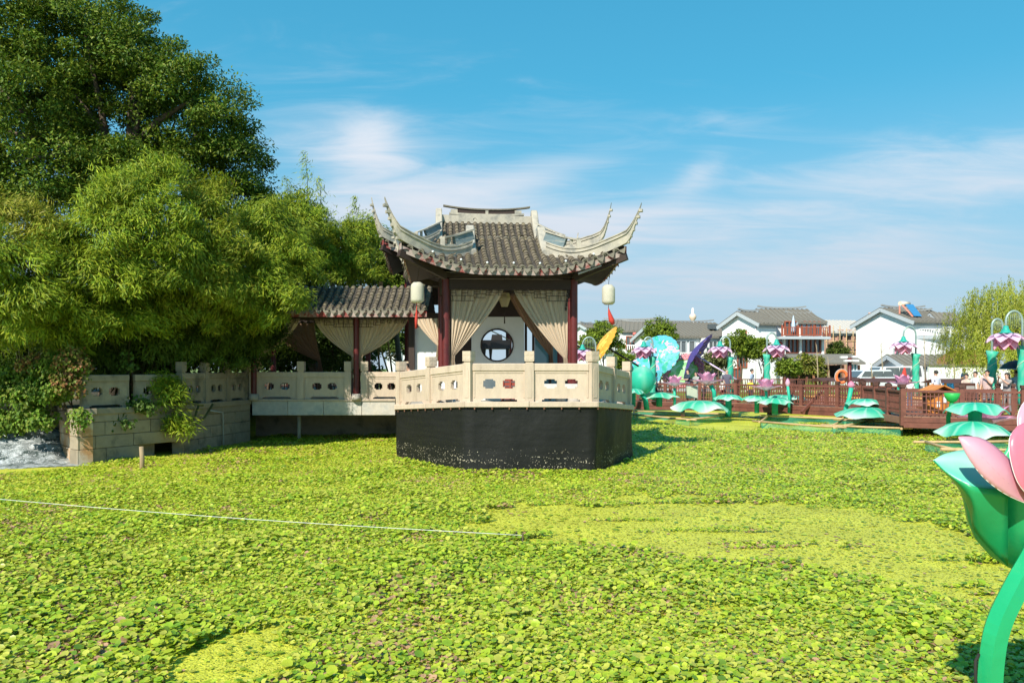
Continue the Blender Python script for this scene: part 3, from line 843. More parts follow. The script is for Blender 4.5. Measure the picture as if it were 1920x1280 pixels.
            for p, hgt in prof:
                top = p; sec = []
                for (fz, fw) in rows: sec.append(top + UP * (hgt * (fz - .56)) + side * (wd_ * fw * min(1, .25 + hgt * 2.2)))
                for (fz, fw) in rows[::-1]: sec.append(top + UP * (hgt * (fz - .56)) - side * (wd_ * fw * min(1, .25 + hgt * 2.2)))
                secs.append(sec)
            m = len(secs[0]); base_i = 0
            for si, sec in enumerate(secs):
                b.v.extend(tuple(x) for x in sec)
            for si in range(len(secs) - 1):
                for j in range(m):
                    b.f.append((si * m + j, si * m + (j + 1) % m, (si + 1) * m + (j + 1) % m, (si + 1) * m + j)); b.m.append(0); b.sm.append(False)
            b.f.append(tuple(range(m))); b.m.append(0); b.sm.append(False)
            b.f.append(tuple((len(secs) - 1) * m + j for j in range(m))[::-1]); b.m.append(0); b.sm.append(False)
            hip = b.build('hip_ridge', M_PLASTER, root)
            # stepped brick teeth under the horn
            for k in range(6):
                b = MB(); f_ = k / 5; p = prof[N][0].lerp(prof[-2][0], f_); q = p - UP * (lerp(prof[N][1], prof[-2][1], f_) * .9 + .02) + dh * .03
                b.box(q, (.10, .15, .075), math.atan2(dh.y, dh.x)); b.build('horn_brick', M_PLASTER, hip)
            # hip rafter under the corner with patched edge
            b = MB(); a_ = rf.pt(0, 0, 0)
            colp = hp[max(0, N // 2 - 2)]
            b.beam(corner - UP * .28, Vector((colp.x, colp.y, rf.z0 - .18)), .14, .2)
            b.build('hip_rafter', M_DARKWOOD, root)
            # pierced block on the inner end
            p0, p1, p2, p3 = prof[0][0], prof[6][0], prof[10][0], prof[12][0]
            b = MB(); hb = .34
            b.beam(p0 + UP * (hb / 2 - .0) - dh * .04, p1 + UP * (hb / 2 - .03), .13, hb - .07)
            blk = b.build('ridge_block', M_BLUEPL, hip)
            b = MB()
            b.beam(p0 + UP * (hb - .005) - dh * .07, p1 + UP * (hb - .035), .20, .05); b.beam(p1 + UP * (hb - .035), p2 + UP * (hb - .10), .17, .05)
            b.beam(p1 + UP * .02, p2 + UP * .02, .12, .05); b.beam(p2 + UP * .0, p2 + UP * (hb - .1), .13, .15); b.beam(p1.lerp(p2, .45), p1.lerp(p2, .45) + UP * (hb - .1), .10, .06)
            b.build('ridge_coping', M_PLASTER, hip)
        # gable verge: flat band from the hip end up and over the ridge
        b = MB(); uu = su * (rf.g - .02); ns = 26; wa = rf.tw - .12
        rws = []
        for k in range(ns + 1):
            t = k / ns; c = lerp(wa, 2 * rf.Wd - wa, t); wv = c if c <= rf.Wd else 2 * rf.Wd - c
            bump = .40 * math.exp(-((c - rf.Wd) / .55) ** 2) if ornament else .26 * math.exp(-((c - rf.Wd) / .40) ** 2)
            z = rf.h(rf.g * .2, wv) + .16 + bump
            pp = rf.O + E1 * uu + E2 * c
            lo = rf.h(0, wv) - .05
            rws.append([(*(pp + E1 * dx).xy, zz_) for dx, zz_ in ((-.13, lo), (-.13, z - .04), (-.10, z), (.10, z), (.13, z - .04), (.13, lo))])
        for r_ in rws: b.v.extend(r_)
        for k in range(ns):
            for j in range(6):
                b.f.append((k * 6 + j, k * 6 + (j + 1) % 6, (k + 1) * 6 + (j + 1) % 6, (k + 1) * 6 + j)); b.m.append(0); b.sm.append(False)
        b.f.append(tuple(range(6))); b.f.append(tuple(ns * 6 + j for j in range(6))[::-1]); b.m += [0, 0]; b.sm += [False, False]
        b.build('gable_verge', M_PLASTER, root)
        # gable wall
        b = MB(); poly = []
        for c in np.linspace(rf.tw, 2 * rf.Wd - rf.tw, 13):
            wv = c if c <= rf.Wd else 2 * rf.Wd - c; pp = rf.O + E1 * (su * (rf.g + .02)) + E2 * c; poly.append((pp.x, pp.y, rf.h(0, wv) + .02))
        lo = rf.h(0, rf.tw) - .3
        a_, c_ = Vector(poly[0]), Vector(poly[-1]); poly += [(c_.x, c_.y, lo), (a_.x, a_.y, lo)]
        b.prism(poly, E1 * (su * .06)); b.build('gable_wall', M_PLASTER, root)
M_FASCIA = mat('peeling_red_fascia', (0.22, 0.035, 0.03), 0.8, 0.2, 9, (0.36, 0.31, 0.28), 0.9, 3.2, (0.40, 0.56))
# ================================================================== front pavilion of the boat
O1 = Vector((0.05, 22.6, 0))
pav = thing('boat_pavilion', 'small open pavilion with upturned grey tile roof on the boat prow', 'pavilion', (0, 25, 1.55), group=None)
rf1 = Roof(O1, 3.0, 2.35, 1.14, 1.30, 5.50, 1.22, .66, flat=.7)
hip_roof(pav, rf1)
# low closing roll between the verges
b = MB()
for k in range(-4, 5):
    p = rf1.pt(k * PITCH, rf1.Wd - .06, .03); q = rf1.pt(k * PITCH, rf1.Wd - .06, .03, 0); q2 = Vector((*(rf1.O + E1 * (k * PITCH) + E2 * (rf1.Wd + .06)).xy, p.z))
    b.tube([p - E2 * .05 - UP * .03, p, q2, q2 + E2 * .05 - UP * .03], .088, 8)
b.build('ridge_roll_tiles', M_DRIP, pav)
FZ = 1.55
COLS = {'fl': Vector((-1.97, 23.72, 0)), 'fr': Vector((1.86, 23.95, 0)), 'bl': Vector((-2.31, 26.15, 0)), 'br': Vector((1.62, 26.5, 0))}
M_DRUM = mat('column_drum_stone', (0.42, 0.38, 0.33), 0.8, 0.12, 9, bump=.3)
for k, c in COLS.items():
    z0 = 1.57
    b = MB(); b.lathe([(.115, z0 + .2), (.115, 5.30)], 16, (c.x, c.y, 0)); col = b.build('column', M_RED, pav)
    b = MB(); b.lathe([(.001, z0 - .05), (.17, z0 - .05), (.19, z0 + .08), (.17, z0 + .2), (.001, z0 + .2)], 16, (c.x, c.y, 0)); b.build('drum', M_DRUM, col)
def between(a, b_, z, w, h, name, m, root, trim=.1):
    d = (b_ - a).normalized(); q = MB(); q.beam(a + d * trim + UP * z, b_ - d * trim + UP * z, w, h); return q.build(name, m, root)
for a, c in (('fl', 'fr'), ('bl', 'br'), ('fl', 'bl'), ('fr', 'br')):
    between(COLS[a], COLS[c], 5.15, .16, .30, 'beam', M_DARKWOOD, pav)
    between(COLS[a], COLS[c], 5.40, .22, .14, 'plate_beam', M_DARKWOOD, pav, -.3)
# carved brackets either side of the columns and hanging lattice
def lattice(root, a, c, ztop, drop=.34):
    d = (c - a); Ln = d.length - .23; d.normalize(); s0 = .115
    b = MB()
    def bar(s1, z1, s2, z2): b.beam(a + d * (s0 + s1) + UP * (ztop + z1), a + d * (s0 + s2) + UP * (ztop + z2), .016, .015)
    bar(0, -.02, Ln, -.02)
    n = 10; st = Ln / n
    for k in range(n):
        edge = min(k, n - 1 - k); dep = drop * (1.0 if edge < 2 else (.72 if edge < 3 else .50))
        x0, x1 = k * st, (k + 1) * st
        bar(x0, -.02, x0, -dep); bar(x0 + st * .5, -.02, x0 + st * .5, -dep * .55); bar(x0, -dep * .55, x1, -dep * .55); bar(x0, -dep * .30, x0 + st * .5, -dep * .30)
        bar(x0, -dep, x1 - st * (.35 if edge > 2 else 0), -dep); bar(x1, -.02, x1, -dep * .8); bar(x0 + st * .25, -dep * .55, x0 + st * .25, -dep)
    b.build('hanging_lattice', M_DARKWOOD, root)['kind'] = 'stuff'
lattice(pav, COLS['fl'], COLS['fr'], 5.0); lattice(pav, COLS['fr'], COLS['br'], 5.0); lattice(pav, COLS['fl'], COLS['bl'], 5.0)
b = MB()
for k in range(5):
    p = COLS['fr'] + Vector((-.16 - .02 * k, .02, 4.95 - .13 * k)); b.box(p, (.10 - .015 * k, .05, .11))
b.build('carved_bracket', M_DARKWOOD, pav)
b = MB(); a_ = rf1.pt(1.9, .35, -.27); c_ = rf1.pt(2.75, .2, -.20); b.beam(a_ - UP * .14, c_ - UP * .14, .16, .05); b.build('lamp_tray', mat('steel_tray', (.45, .45, .44), .35, .1, metal=.6), pav)

# curtains
def curtain(name, root, A, B, tie, zt, ztie, m, nf=9, amp=.05, nrm=Vector((0, -1, 0)), tail=.5, sag=1.35, vbias=.0):
    """cloth hung from A to B at height zt and gathered at tie"""
    A, B, tie = Vector(A), Vector(B), Vector(tie); rr = random.Random(hash(name) % 1000 + int(abs(A.x) * 100))
    ph = [rr.uniform(0, 6.28) for _ in range(4)]
    ax = (B - A).normalized()
    def fn(s, t):
        top = A.lerp(B, s)
        if t < .86:
            q = t / .86; e = q ** sag if True else q
            e = lerp(q, q ** sag, .7)
            x = top.lerp(Vector((tie.x, tie.y, top.z)) + ax * ((s - .5) * .10), e)
            z = lerp(zt, ztie + (s - .5) * 0.0, q)
            # free edge hangs in a curve
            fold = (1 - .75 * q)
        else:
            q = (t - .86) / .14; x = Vector((tie.x, tie.y, 0)) + ax * ((s - .5) * lerp(.10, .26, q)); z = ztie - tail * q; fold = .25 + .3 * q
        w = amp * fold * (math.sin(s * nf * 6.283 + ph[0]) + .45 * math.sin(s * nf * 2.3 * 6.283 + ph[1] + t * 1.5))
        return Vector((x.x, x.y, z)) + nrm * w
    b = MB(); b.grid(fn, 110, 26); return b.build(name, m, root)
cw = COLS['fl']; cx_ = COLS['fr']; dd = (cx_ - cw).normalized()
zt_ = 5.02
tl_ = thing('pavilion_curtain', 'cream curtain tied back to the left front column of the pavilion', 'curtain', (-1.7, 23.75, 1.57))
curtain('cloth', tl_, cw + dd * .15 + E2 * .07, cw + dd * 1.74 + E2 * .07, cw + dd * .20 + E2 * .05, zt_, PZ(668, 23.8), M_CURTAIN, 8)
tr_ = thing('pavilion_curtain', 'cream curtain tied back to the right front column of the pavilion', 'curtain', (1.6, 23.9, 1.57))
curtain('cloth', tr_, cx_ - dd * .17 + E2 * .07, cx_ - dd * 1.82 + E2 * .07, cx_ - dd * .24 + E2 * .05, zt_, PZ(672, 23.9), M_CURTAIN, 8)
for nm, lb, c, s in (('pavilion_curtain', 'shaded brown curtain hanging inside the pavilion behind the right one', COLS['br'], -1),):
    t_ = thing(nm, lb, 'curtain', (c.x, c.y, 1.57))
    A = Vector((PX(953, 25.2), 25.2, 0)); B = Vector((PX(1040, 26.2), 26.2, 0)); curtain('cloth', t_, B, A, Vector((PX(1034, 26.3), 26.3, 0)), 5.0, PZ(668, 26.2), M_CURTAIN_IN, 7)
t_ = thing('pavilion_curtain', 'narrow curtain on the left side of the pavilion tied to its column', 'curtain', (-2.4, 26, 1.57))
curtain('cloth', t_, COLS['bl'] + Vector((.0, .15, 0)), COLS['bl'] + Vector((-.95, .6, 0)), COLS['bl'] + Vector((-.12, .2, 0)), 4.3, PZ(648, 26.2), M_CURTAIN, 6)

# inner wall with moon window
wl = thing('moon_window_wall', 'white inner wall with a round moon window behind the curtains', 'wall', (-.4, 27.4, 1.55))
WY = 27.4
x0, x1 = PX(884, WY), PX(983, WY); zc = PZ(647, WY); xc = PX(932, WY); rad = 29.5 / F * WY; ztop = PZ(594, WY)
b = MB(); nseg = 48
for yv, fl in ((WY, 0), (WY + .14, 1)):
    # ring to rectangle
    k = len(b.v)
    for j in range(nseg):
        th = 2 * math.pi * j / nseg; b.v.append((xc + rad * math.cos(th), yv, zc + rad * math.sin(th)))
    for j in range(nseg):
        th = 2 * math.pi * j / nseg; c_, s_ = math.cos(th), math.sin(th)
        hx = (x1 - xc) if c_ > 0 else (xc - x0); hz_ = (ztop - zc) if s_ > 0 else (zc - 1.55)
        f_ = min(hx / max(abs(c_), 1e-6), hz_ / max(abs(s_), 1e-6)); b.v.append((xc + f_ * c_, yv, zc + f_ * s_))
    for j in range(nseg):
        a_, c_ = k + j, k + (j + 1) % nseg; q = (a_, c_, c_ + nseg, a_ + nseg); b.f.append(q if fl else q[::-1]); b.m.append(0); b.sm.append(False)
for j in range(nseg): 
    a_, c_ = j, (j + 1) % nseg; b.f.append((a_, c_, c_ + 2 * nseg, a_ + 2 * nseg)); b.m.append(0); b.sm.append(False)
b.v += []
b.build('wall_panel', M_WHITEWALL, wl)
b = MB(); b.tube([(xc + (rad + .005) * math.cos(t), WY - .012, zc + (rad + .005) * math.sin(t)) for t in np.linspace(0, 2 * math.pi, 49)], .03, 6); b.build('window_ring', M_DARKWOOD, wl)
b = MB(); b.box(((x0 + x1) / 2, WY + .05, (ztop + 5.3) / 2), (x1 - x0 + 1.4, .1, 5.3 - ztop)); b.build('lintel_board', M_DARKWOOD, wl)
M_GLASS = glassy('blue_glass_door', (0.10, 0.22, 0.27), .06)
gd = thing('glass_door', 'bluish glass door beside the moon window wall', 'door', (1.2, 27.5, 1.55))
xa, xb = PX(1000, 27.5), PX(1062, 27.5)
b = MB(); b.box(((xa + xb) / 2, 27.5, 2.75), (xb - xa - .1, .03, 2.3)); b.build('pane', M_GLASS, gd)
for xx in (xa, (xa + xb) / 2, xb, PX(986, 27.5)):
    b = MB(); b.box((xx, 27.5, 2.9), (.09, .07, 2.7)); b.build('door_post', M_DARKWOOD, gd)
b = MB(); b.box(((xa + xb) / 2, 27.46, 4.2), (xb - xa, .07, .1)); b.build('door_head', M_DARKWOOD, gd)
# white side partition seen left of the columns
pt_ = thing('partition_wall', 'pale partition wall at the left side of the pavilion', 'wall', (-2.9, 27.6, 1.55))
b = MB(); b.box((PX(812, 28.6), 28.62, 2.9), (PX(848, 28.6) - PX(776, 28.6), .1, 2.7)); b.build('panel', M_WHITEWALL, pt_)
b = MB(); b.box((PX(772, 28.5), 28.5, 3.0), (.2, .2, 2.9)); b.build('corner_post', M_DARKWOOD, pt_)
b = MB(); b.box(((PX(838, WY) + x0) / 2, WY + .05, 3.4), (x0 - PX(838, WY) - .01, .08, 3.7)); b.build('dark_gap_board', M_DARKWOOD, wl)  # dark board added so the gap beside the wall reads dark, hiding the sky
# ceiling of the pavilion
b = MB(); pz = [COLS[k] for k in ('fl', 'fr', 'br', 'bl')]; b.prism([(p.x, p.y, 5.48) for p in pz], (0, 0, .05)); b.build('ceiling', mat('cream_ceiling', (.5, .42, .30), .8, .08), pav)

# piano behind the moon window
pn = thing('grand_piano', 'black grand piano with raised lid seen through the round window', 'piano', (PX(930, 29.6), 29.6, 2.94))
M_BLACK = mat('black_lacquer', (0.012, 0.011, 0.011), 0.25, 0.1, spec=.6)
cx0 = 0.0; zb = 0.0; PS = Matrix.Translation((PX(930, 29.6), 29.3, 2.94)) @ Matrix.Scale(.72, 4)
out_l = [(-.75, 0), (.75, 0), (.75, .35), (.70, .75), (.45, 1.15), (.1, 1.4), (-.35, 1.5), (-.7, 1.4), (-.75, 1.0)]
b = MB(); b.prism([(cx0 + x, 0.0 + y, zb + .58) for x, y in out_l], (0, 0, .45)); b.build('case', M_BLACK, pn, True, PS)
b = MB(); b.prism([(cx0 + x if x < -.6 else cx0 + x, 0.05 + y, zb + 1.03 + (.75 - x) * .5) for x, y in out_l[2:]] + [(cx0 - .75, 0.05 + .25, zb + 1.03 + 1.5 * .5)], (0, 0, .03)); b.build('lid', M_BLACK, pn, True, PS)
for x, y in ((-.6, .15), (.6, .15), (-.3, 1.2)):
    b = MB(); b.lathe([(.10, zb), (.055, zb + .12), (.09, zb + .5), (.11, zb + .70)], 10, (cx0 + x, 0.0 + y, 0)); b.build('leg', M_BLACK, pn, True, PS)
b = MB(); b.prism([(cx0 - .25, 0.04, zb + 1.02), (cx0 + .35, 0.04, zb + 1.02), (cx0 + .30, 0.12, zb + 1.32), (cx0 - .2, 0.12, zb + 1.32)], (0, .02, 0)); b.build('music_stand', M_BLACK, pn, True, PS)

st_ = thing('stage_floor', 'raised pale stage floor under the piano behind the moon window', 'stage', (PX(930, 29.6), 30, 1.55))
b = MB(); b.box((PX(930, 30), 30.1, 2.24), (4.6, 2.4, 1.38)); b.build('platform_block', M_WHITEWALL, st_)
# lanterns under the eave corners
M_LANT = mat('pale_paper_lantern', (0.66, 0.62, 0.50), 0.7, 0.12, 30, (0.50, 0.50, 0.44), .5, 60, (.5, .6), .5, 90, trans=.2)
M_TASSEL = mat('red_tassel', (0.62, 0.06, 0.04), 0.8, 0.15, trans=.2)
def lantern(px_, yt, yb, Y, label, tassel_pts, r=.19, hang=None):
    p = P(px_, yb, Y); zt2 = PZ(yt, Y); t = thing('hanging_lantern', label, 'lantern', (p.x, p.y, p.z), group='lanterns under the eave corners')
    h = zt2 - p.z; b = MB(); b.lathe([(.02, h), (r * .55, h), (r * .93, h - .07), (r, h - .14), (r, .10), (r * .95, .05), (r * .6, 0), (.02, 0)], 20, p); b.build('shade', M_LANT, t)
    b = MB(); b.tube([(p.x, p.y, zt2), hang], .008, 5); b.build('cord', M_DARKWOOD, t)
    b = MB(); b.tube(tassel_pts[0], tassel_pts[1], 8); b.build('tassel', M_TASSEL, t)
    return t
lY = 22.75
lantern(782.5, 529, 568, lY, 'pale cylindrical lantern with straight red tassel at the left eave corner', ([P(781.5, 568, lY), P(781, 580, lY), P(781, 586, lY), P(780.5, 600, lY), P(780, 616, lY)], [.01, .01, .03, .045, .03]), hang=rf1.pt(-2.55, .25, -.22))
lantern(1141, 534, 571, 23.1, 'pale cylindrical lantern with windblown red tassel at the right eave corner', ([P(1141, 571, 23.1), P(1141, 578, 23.1), P(1143, 588, 23.1), P(1146.5, 600, 23.1), P(1150, 608, 23.1)], [.006, .012, .05, .085, .05]), hang=rf1.pt(2.72, .15, -.22))
b = MB(); c0 = P(946, 562, 25.2)
t_ = thing('ceiling_lantern', 'dim cream lantern hanging inside the pavilion between the curtains', 'lantern', (c0.x, c0.y, c0.z - .2))
b.lathe([(.10, -.22), (.19, .05), (.15, .22), (.02, .24)], 6, c0, smooth=False); b.build('shade', mat('cream_lantern_silk', (.55, .47, .30), .7, .1, trans=.3), t_)
b = MB(); b.tube([c0 - UP * .22, c0 - UP * .75], [.006, .022], 6); b.build('tassel', M_DARKWOOD, t_)
b = MB(); b.tube([c0 + UP * .22, (c0.x, c0.y, 5.48)], .008, 5); b.build('cord', M_DARKWOOD, t_)

M_BENCH = mat('greyed_white_paint', (.55, .53, .50), .7, .1)
# things standing on the deck, glimpsed through the pierced panels
M_CRATE = mat('red_brown_slats', (.30, .06, .04), .6, .2)
t_ = thing('wicker_basket', 'red brown slatted basket standing behind the pierced balustrade', 'basket', (PX(957, 21.6), 21.6, 1.7))
for k in range(6):
    b = MB(); b.box((PX(957, 21.6), 21.6, 1.74 + k * .12), (.52, .42, .09)); b.build('slat', M_CRATE, t_)
for sx in (-.2, 0, .2):
    b = MB(); b.box((PX(957, 21.6) + sx, 21.38, 2.05), (.05, .04, .72)); b.build('upright', M_CRATE, t_)
t_ = thing('white_bench', 'long white bench glimpsed through the right balustrade openings', 'bench', (PX(1050, 22.3), 22.3, 1.6))
b = MB(); b.box((PX(1050, 22.3), 22.3, 2.02), (1.5, .5, .1)); b.build('seat', M_BENCH, t_)
b = MB(); b.box((PX(1050, 22.3), 22.52, 2.08), (1.5, .06, .26)); b.build('backrest', M_BENCH, t_)
for sx in (-.65, .65):
    b = MB(); b.box((PX(1050, 22.3) + sx, 22.3, 1.80), (.08, .42, .34)); b.build('leg', M_WHITE, t_)
t_ = thing('white_chair', 'white chair glimpsed through the left balustrade openings', 'chair', (PX(838, 23), 23, 1.57))
b = MB(); b.box((PX(838, 23), 23.0, 2.0), (.5, .5, .06)); b.build('seat', M_WHITE, t_)
b = MB(); b.box((PX(838, 23), 23.24, 2.3), (.5, .05, .5)); b.build('backrest', M_WHITE, t_)
for sx in (-.21, .21):
    for sy in (-.21, .21):
        b = MB(); b.box((PX(838, 23) + sx, 23.0 + sy, 1.77), (.05, .05, .42)); b.build('leg', M_WHITE, t_)

# ================================================================== taller rear hall
O2 = O1 + E2 * 7.5
hall = thing('tall_hall', 'taller hall behind the pavilion with sweeping horned tile roof', 'building', (O2.x, O2.y + 3, 1.55))
rf2 = Roof(O2, 3.92, 3.0, 2.0, 1.75, 6.72, 2.02, .72, out=.2, flat=1.3)
hip_roof(hall, rf2, upper_only=0.9, bulbs=False, ornament=True, tile_limit=290)
# main ridge with boat shaped crest
rp = lambda u, w, z: Vector((*(rf2.O + E1 * u + E2 * w).xy, z))
zr = rf2.h(0, rf2.Wd)
b = MB(); b.beam(rp(-2.0, 3, zr + .10), rp(2.0, 3, zr + .10), .30, .34); b.build('ridge_base', M_PLASTER, hall)
def crest(zlo, zhi, half, up, name, m, w):
    b = MB(); n = 24; secs = []
    for k in range(n + 1):
        t = lerp(-1, 1, k / n); c = up * abs(t) ** 2.2; u = half * t
        secs.append([rp(u, 3 - w / 2, zlo + c), rp(u, 3 + w / 2, zlo + c), rp(u, 3 + w / 2, zhi + c), rp(u, 3 - w / 2, zhi + c)])
    for q in secs: b.v.extend(tuple(p) for p in q)
    for k in range(n):
        for j in range(4): b.f.append((k * 4 + j, k * 4 + (j + 1) % 4, k * 4 + 4 + (j + 1) % 4, k * 4 + 4 + j)); b.m.append(0); b.sm.append(False)
    b.f.append((0, 1, 2, 3)); b.f.append((n * 4 + 3, n * 4 + 2, n * 4 + 1, n * 4)); b.m += [0, 0]; b.sm += [False, False]
    return b.build(name, m, hall)
crest(zr + .262, zr + .34, 1.55, .05, 'crest_moulding', M_PLASTER, .26)
crest(zr + .34, zr + .50, 1.22, .03, 'crest_dark_tiles', M_DARKWOOD, .14)
crest(zr + .50, zr + .555, 1.80, .14, 'crest_coping', M_DRIP, .24)
for u in (-1.35, 0, 1.3):
    b = MB(); b.box(rp(u, 3, zr + .42), (.28 if u else .12, .2, .18), TH); b.build('crest_block', M_PLASTER, hall)
# body
for (ua, wa, ub, wb, nm) in ((-3.2, 1.2, -3.2, 4.8, 'wall'), (3.2, 1.2, 3.2, 4.8, 'wall')):
    b = MB(); b.beam(rp(ua, wa, 4.1), rp(ub, wb, 4.1), .16, 5.1); b.build(nm, M_WHITEWALL, hall)
b = MB(); b.beam(rp(-3.2, 1.2, 6.2), rp(3.2, 1.2, 6.2), .2, .8); b.build('front_beam', M_DARKWOOD, hall)
b = MB(); b.beam(rp(-3.2, 4.8, 6.0), rp(3.2, 4.8, 6.0), .2, 1.2); b.build('rear_beam', M_DARKWOOD, hall)
for u in (-3.2, -1.1, 1.1, 3.2):
    for w in (1.2, 4.8):
        c = rp(u, w, 0); b = MB(); b.lathe([(.13, 1.55), (.13, 6.4)], 12, c); b.build('column', M_RED, hall)
# ================================================================== covered corridor, quay wall
corr = thing('covered_corridor', 'low covered corridor with mossy tile roof joining the pavilion', 'corridor', (-6.5, 29.5, 1.55))
cy0, cyr, cz0, czr = 27.35, 28.95, 4.64, 5.58
XL, XR = -9.6, PX(800, 27.35)
def croof(x, w, back=False):
    t = w / (cyr - cy0); z = cz0 + (czr - cz0) * (.8 * t + .2 * t * t); y = cy0 + w if not back else 2 * cyr - cy0 - w
    return Vector((x, y, z))
b = MB()
for bk in (False, True):
    b.grid(lambda u, t: croof(lerp(XL, XR, u), t * (cyr - cy0), bk) - UP * .012, 2, 8, flip=bk)
o = b.build('pan_tiles', M_PAN, corr); o['kind'] = 'stuff'
st = MB()
ncol = int((XR - XL) / PITCH)
for i in range(ncol + 1):
    x = XR - .06 - i * PITCH
    for bk in (False, True):
        w = 0.0
        while w < cyr - cy0 - .02:
            p = croof(x, w, bk); q = croof(x, w + .05, bk); yv = (q - p).normalized(); xv = Vector((1, 0, 0)) * (-1 if bk else 1); zv = xv.cross(yv)
            M = Matrix(((xv.x, yv.x, zv.x, p.x), (xv.y, yv.y, zv.y, p.y), (xv.z, yv.z, zv.z, p.z), (0, 0, 0, 1))) @ Matrix.Rotation(RT.uniform(-.07, .07), 4, 'Z') @ Matrix.Translation((RT.uniform(-.008, .008), 0, RT.uniform(0, .008)))
            if not bk: link_mesh('roof_tile', TILE, corr, True, M)
            else: st.add([M @ v.co for v in TILE.vertices], [tuple(pp.vertices) for pp in TILE.polygons], 0, True)
            w += .2 * RT.uniform(.93, 1.07)
    Me = Matrix.Translation(croof(x, 0)); link_mesh('end_cap', CAP, corr, True, Me)
    link_mesh('drip_tile', DRIP, corr, True, Matrix.Translation(croof(x - PITCH / 2, 0)))
    p = croof(x, cyr - cy0); st.tube([p + V(0, -.14, -.10), p + V(0, -.05, -.02), p + V(0, .05, -.02), p + V(0, .14, -.10)], .085, 7)
o = st.build('roof_tiles', M_TILE, corr); o['kind'] = 'stuff'
b = MB(); b.beam((XL, cy0 + .05, cz0 - .13), (XR, cy0 + .05, cz0 - .13), .03, .2); b.build('fascia_board', M_FASCIA, corr)
b = MB(); b.grid(lambda u, t: croof(lerp(XL, XR, u), t * (cyr - cy0)) - UP * .16 + V(0, .05, 0), 1, 3); b.grid(lambda u, t: croof(lerp(XL, XR, u), t * (cyr - cy0), True) - UP * .16, 1, 3); b.build('soffit', M_DARKWOOD, corr)
CY = 28.55; BY = 30.9
xs = [PX(476, CY), PX(668, CY), PX(812, CY)]
for yy in (CY, BY):
    for x in xs:
        if yy == CY and x == xs[2]: continue
        b = MB(); b.lathe([(.10, 1.72), (.10, 4.6)], 14, (x, yy, 0)); c = b.build('column', M_RED, corr)
        b = MB(); b.lathe([(.001, 1.5), (.16, 1.5), (.185, 1.61), (.15, 1.73), (.001, 1.73)], 14, (x, yy, 0)); b.build('drum', M_DRUM, c)
    b = MB(); b.beam((xs[0] - .5, yy, 4.52), (xs[2] + .6, yy, 4.52), .16, .22); b.build('beam', M_DARKWOOD, corr)
for a, c in zip(xs[:-1], xs[1:]): lattice(corr, Vector((a, CY, 0)), Vector((c, CY, 0)), 4.40, .28)
# bridge slab of the corridor: face stones end to end
cuts = [PX(p, 28.7) for p in (474, 541, 608, 679, 742)]
for a, c in zip(cuts[:-1], cuts[1:]):
    b = MB(); b.box(((a + c) / 2, 29.9, 1.215), (c - a - .012, 2.6, .51)); b.build('slab_stone', M_STONE_SLAB, corr, bevel=.012)
b = MB(); b.box(((cuts[0] + cuts[-1]) / 2, 28.72, 1.505), (cuts[-1] - cuts[0], .34, .075)); b.build('edge_stone', M_STONE, corr, bevel=.01)
b = MB(); b.box(((cuts[0] + cuts[-1]) / 2, 29.95, 1.51), (cuts[-1] - cuts[0] - .02, 2.2, .07)); b.build('floor', M_STONE_SLAB, corr)
b = MB(); b.box(((cuts[0] + cuts[-1]) / 2 + .6, 31.35, .45), (cuts[-1] - cuts[0] + 2.6, .3, 1.9)); b.build('rear_foundation', M_STONE_GREY, corr)
pl = thing('concrete_pile', 'short concrete pile under the corridor slab', 'pile', (PX(561, 29), 29.0, -.3))
b = MB(); b.tube([(PX(561, 29), 29, -.4), (PX(561, 29), 29, .955)], .07, 10); b.build('shaft', M_STONE_GREY, pl)
# back rail of the corridor, dark wood
rr_ = thing('corridor_railing', 'dark wooden rail along the far side of the corridor', 'railing', (-6, 30.9, 1.55))
b = MB(); b.beam((xs[0], BY, 2.45), (xs[2], BY, 2.45), .07, .07); b.beam((xs[0], BY, 1.75), (xs[2], BY, 1.75), .06, .06); b.build('rail', M_RED, rr_)
b = MB()
for x in np.arange(xs[0], xs[2], .14): b.box((x, BY, 2.1), (.035, .035, .66))
b.build('balusters', M_RED, rr_)['kind'] = 'stuff'
# curtains of the corridor
cl = [('corridor_curtain', 'sun dappled curtain gathered on the left of the corridor column', PX(668, CY) - .06, PX(587, CY), PX(668, CY) - .12, PZ(668, CY)),
      ('corridor_curtain', 'sunlit curtain gathered on the right of the corridor column', PX(668, CY) + .06, PX(765, CY), PX(668, CY) + .13, PZ(668, CY)),
      ('corridor_curtain', 'shaded curtain tied at the left end of the corridor', PX(478, CY), PX(560, CY), PX(482, CY), PZ(668, CY))]
for nm, lb, a, c, t, zt2 in cl:
    r_ = thing(nm, lb, 'curtain', (t, CY, 1.57), group='curtains along the corridor')
    curtain('cloth', r_, (a, CY + .14, 0), (c, CY + .14, 0), (t, CY + .12, 0), 4.42, zt2, M_CURTAIN, 8, .045, tail=.45, sag=1.9)
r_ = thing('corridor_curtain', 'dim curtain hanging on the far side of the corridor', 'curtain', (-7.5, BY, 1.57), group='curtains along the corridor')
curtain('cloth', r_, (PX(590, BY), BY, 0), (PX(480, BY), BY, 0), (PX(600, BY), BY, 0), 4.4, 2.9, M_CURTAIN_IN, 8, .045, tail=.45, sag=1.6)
cb = thing('corridor_balustrade', 'cream stone balustrade half in tree shade along the corridor edge', 'balustrade', (-6.5, 28.7, 1.55))
balustrade(cb, [(PX(475, 28.7), 28.7), (PX(565, 28.7), 28.7), (PX(653, 28.7), 28.7)], lambda y: 1.535, hp=.96, hcap=.34, w=.24)
cb2 = thing('corridor_balustrade', 'short sunlit stone balustrade between the corridor column and the boat', 'balustrade', (-4.8, 28.7, 1.55))
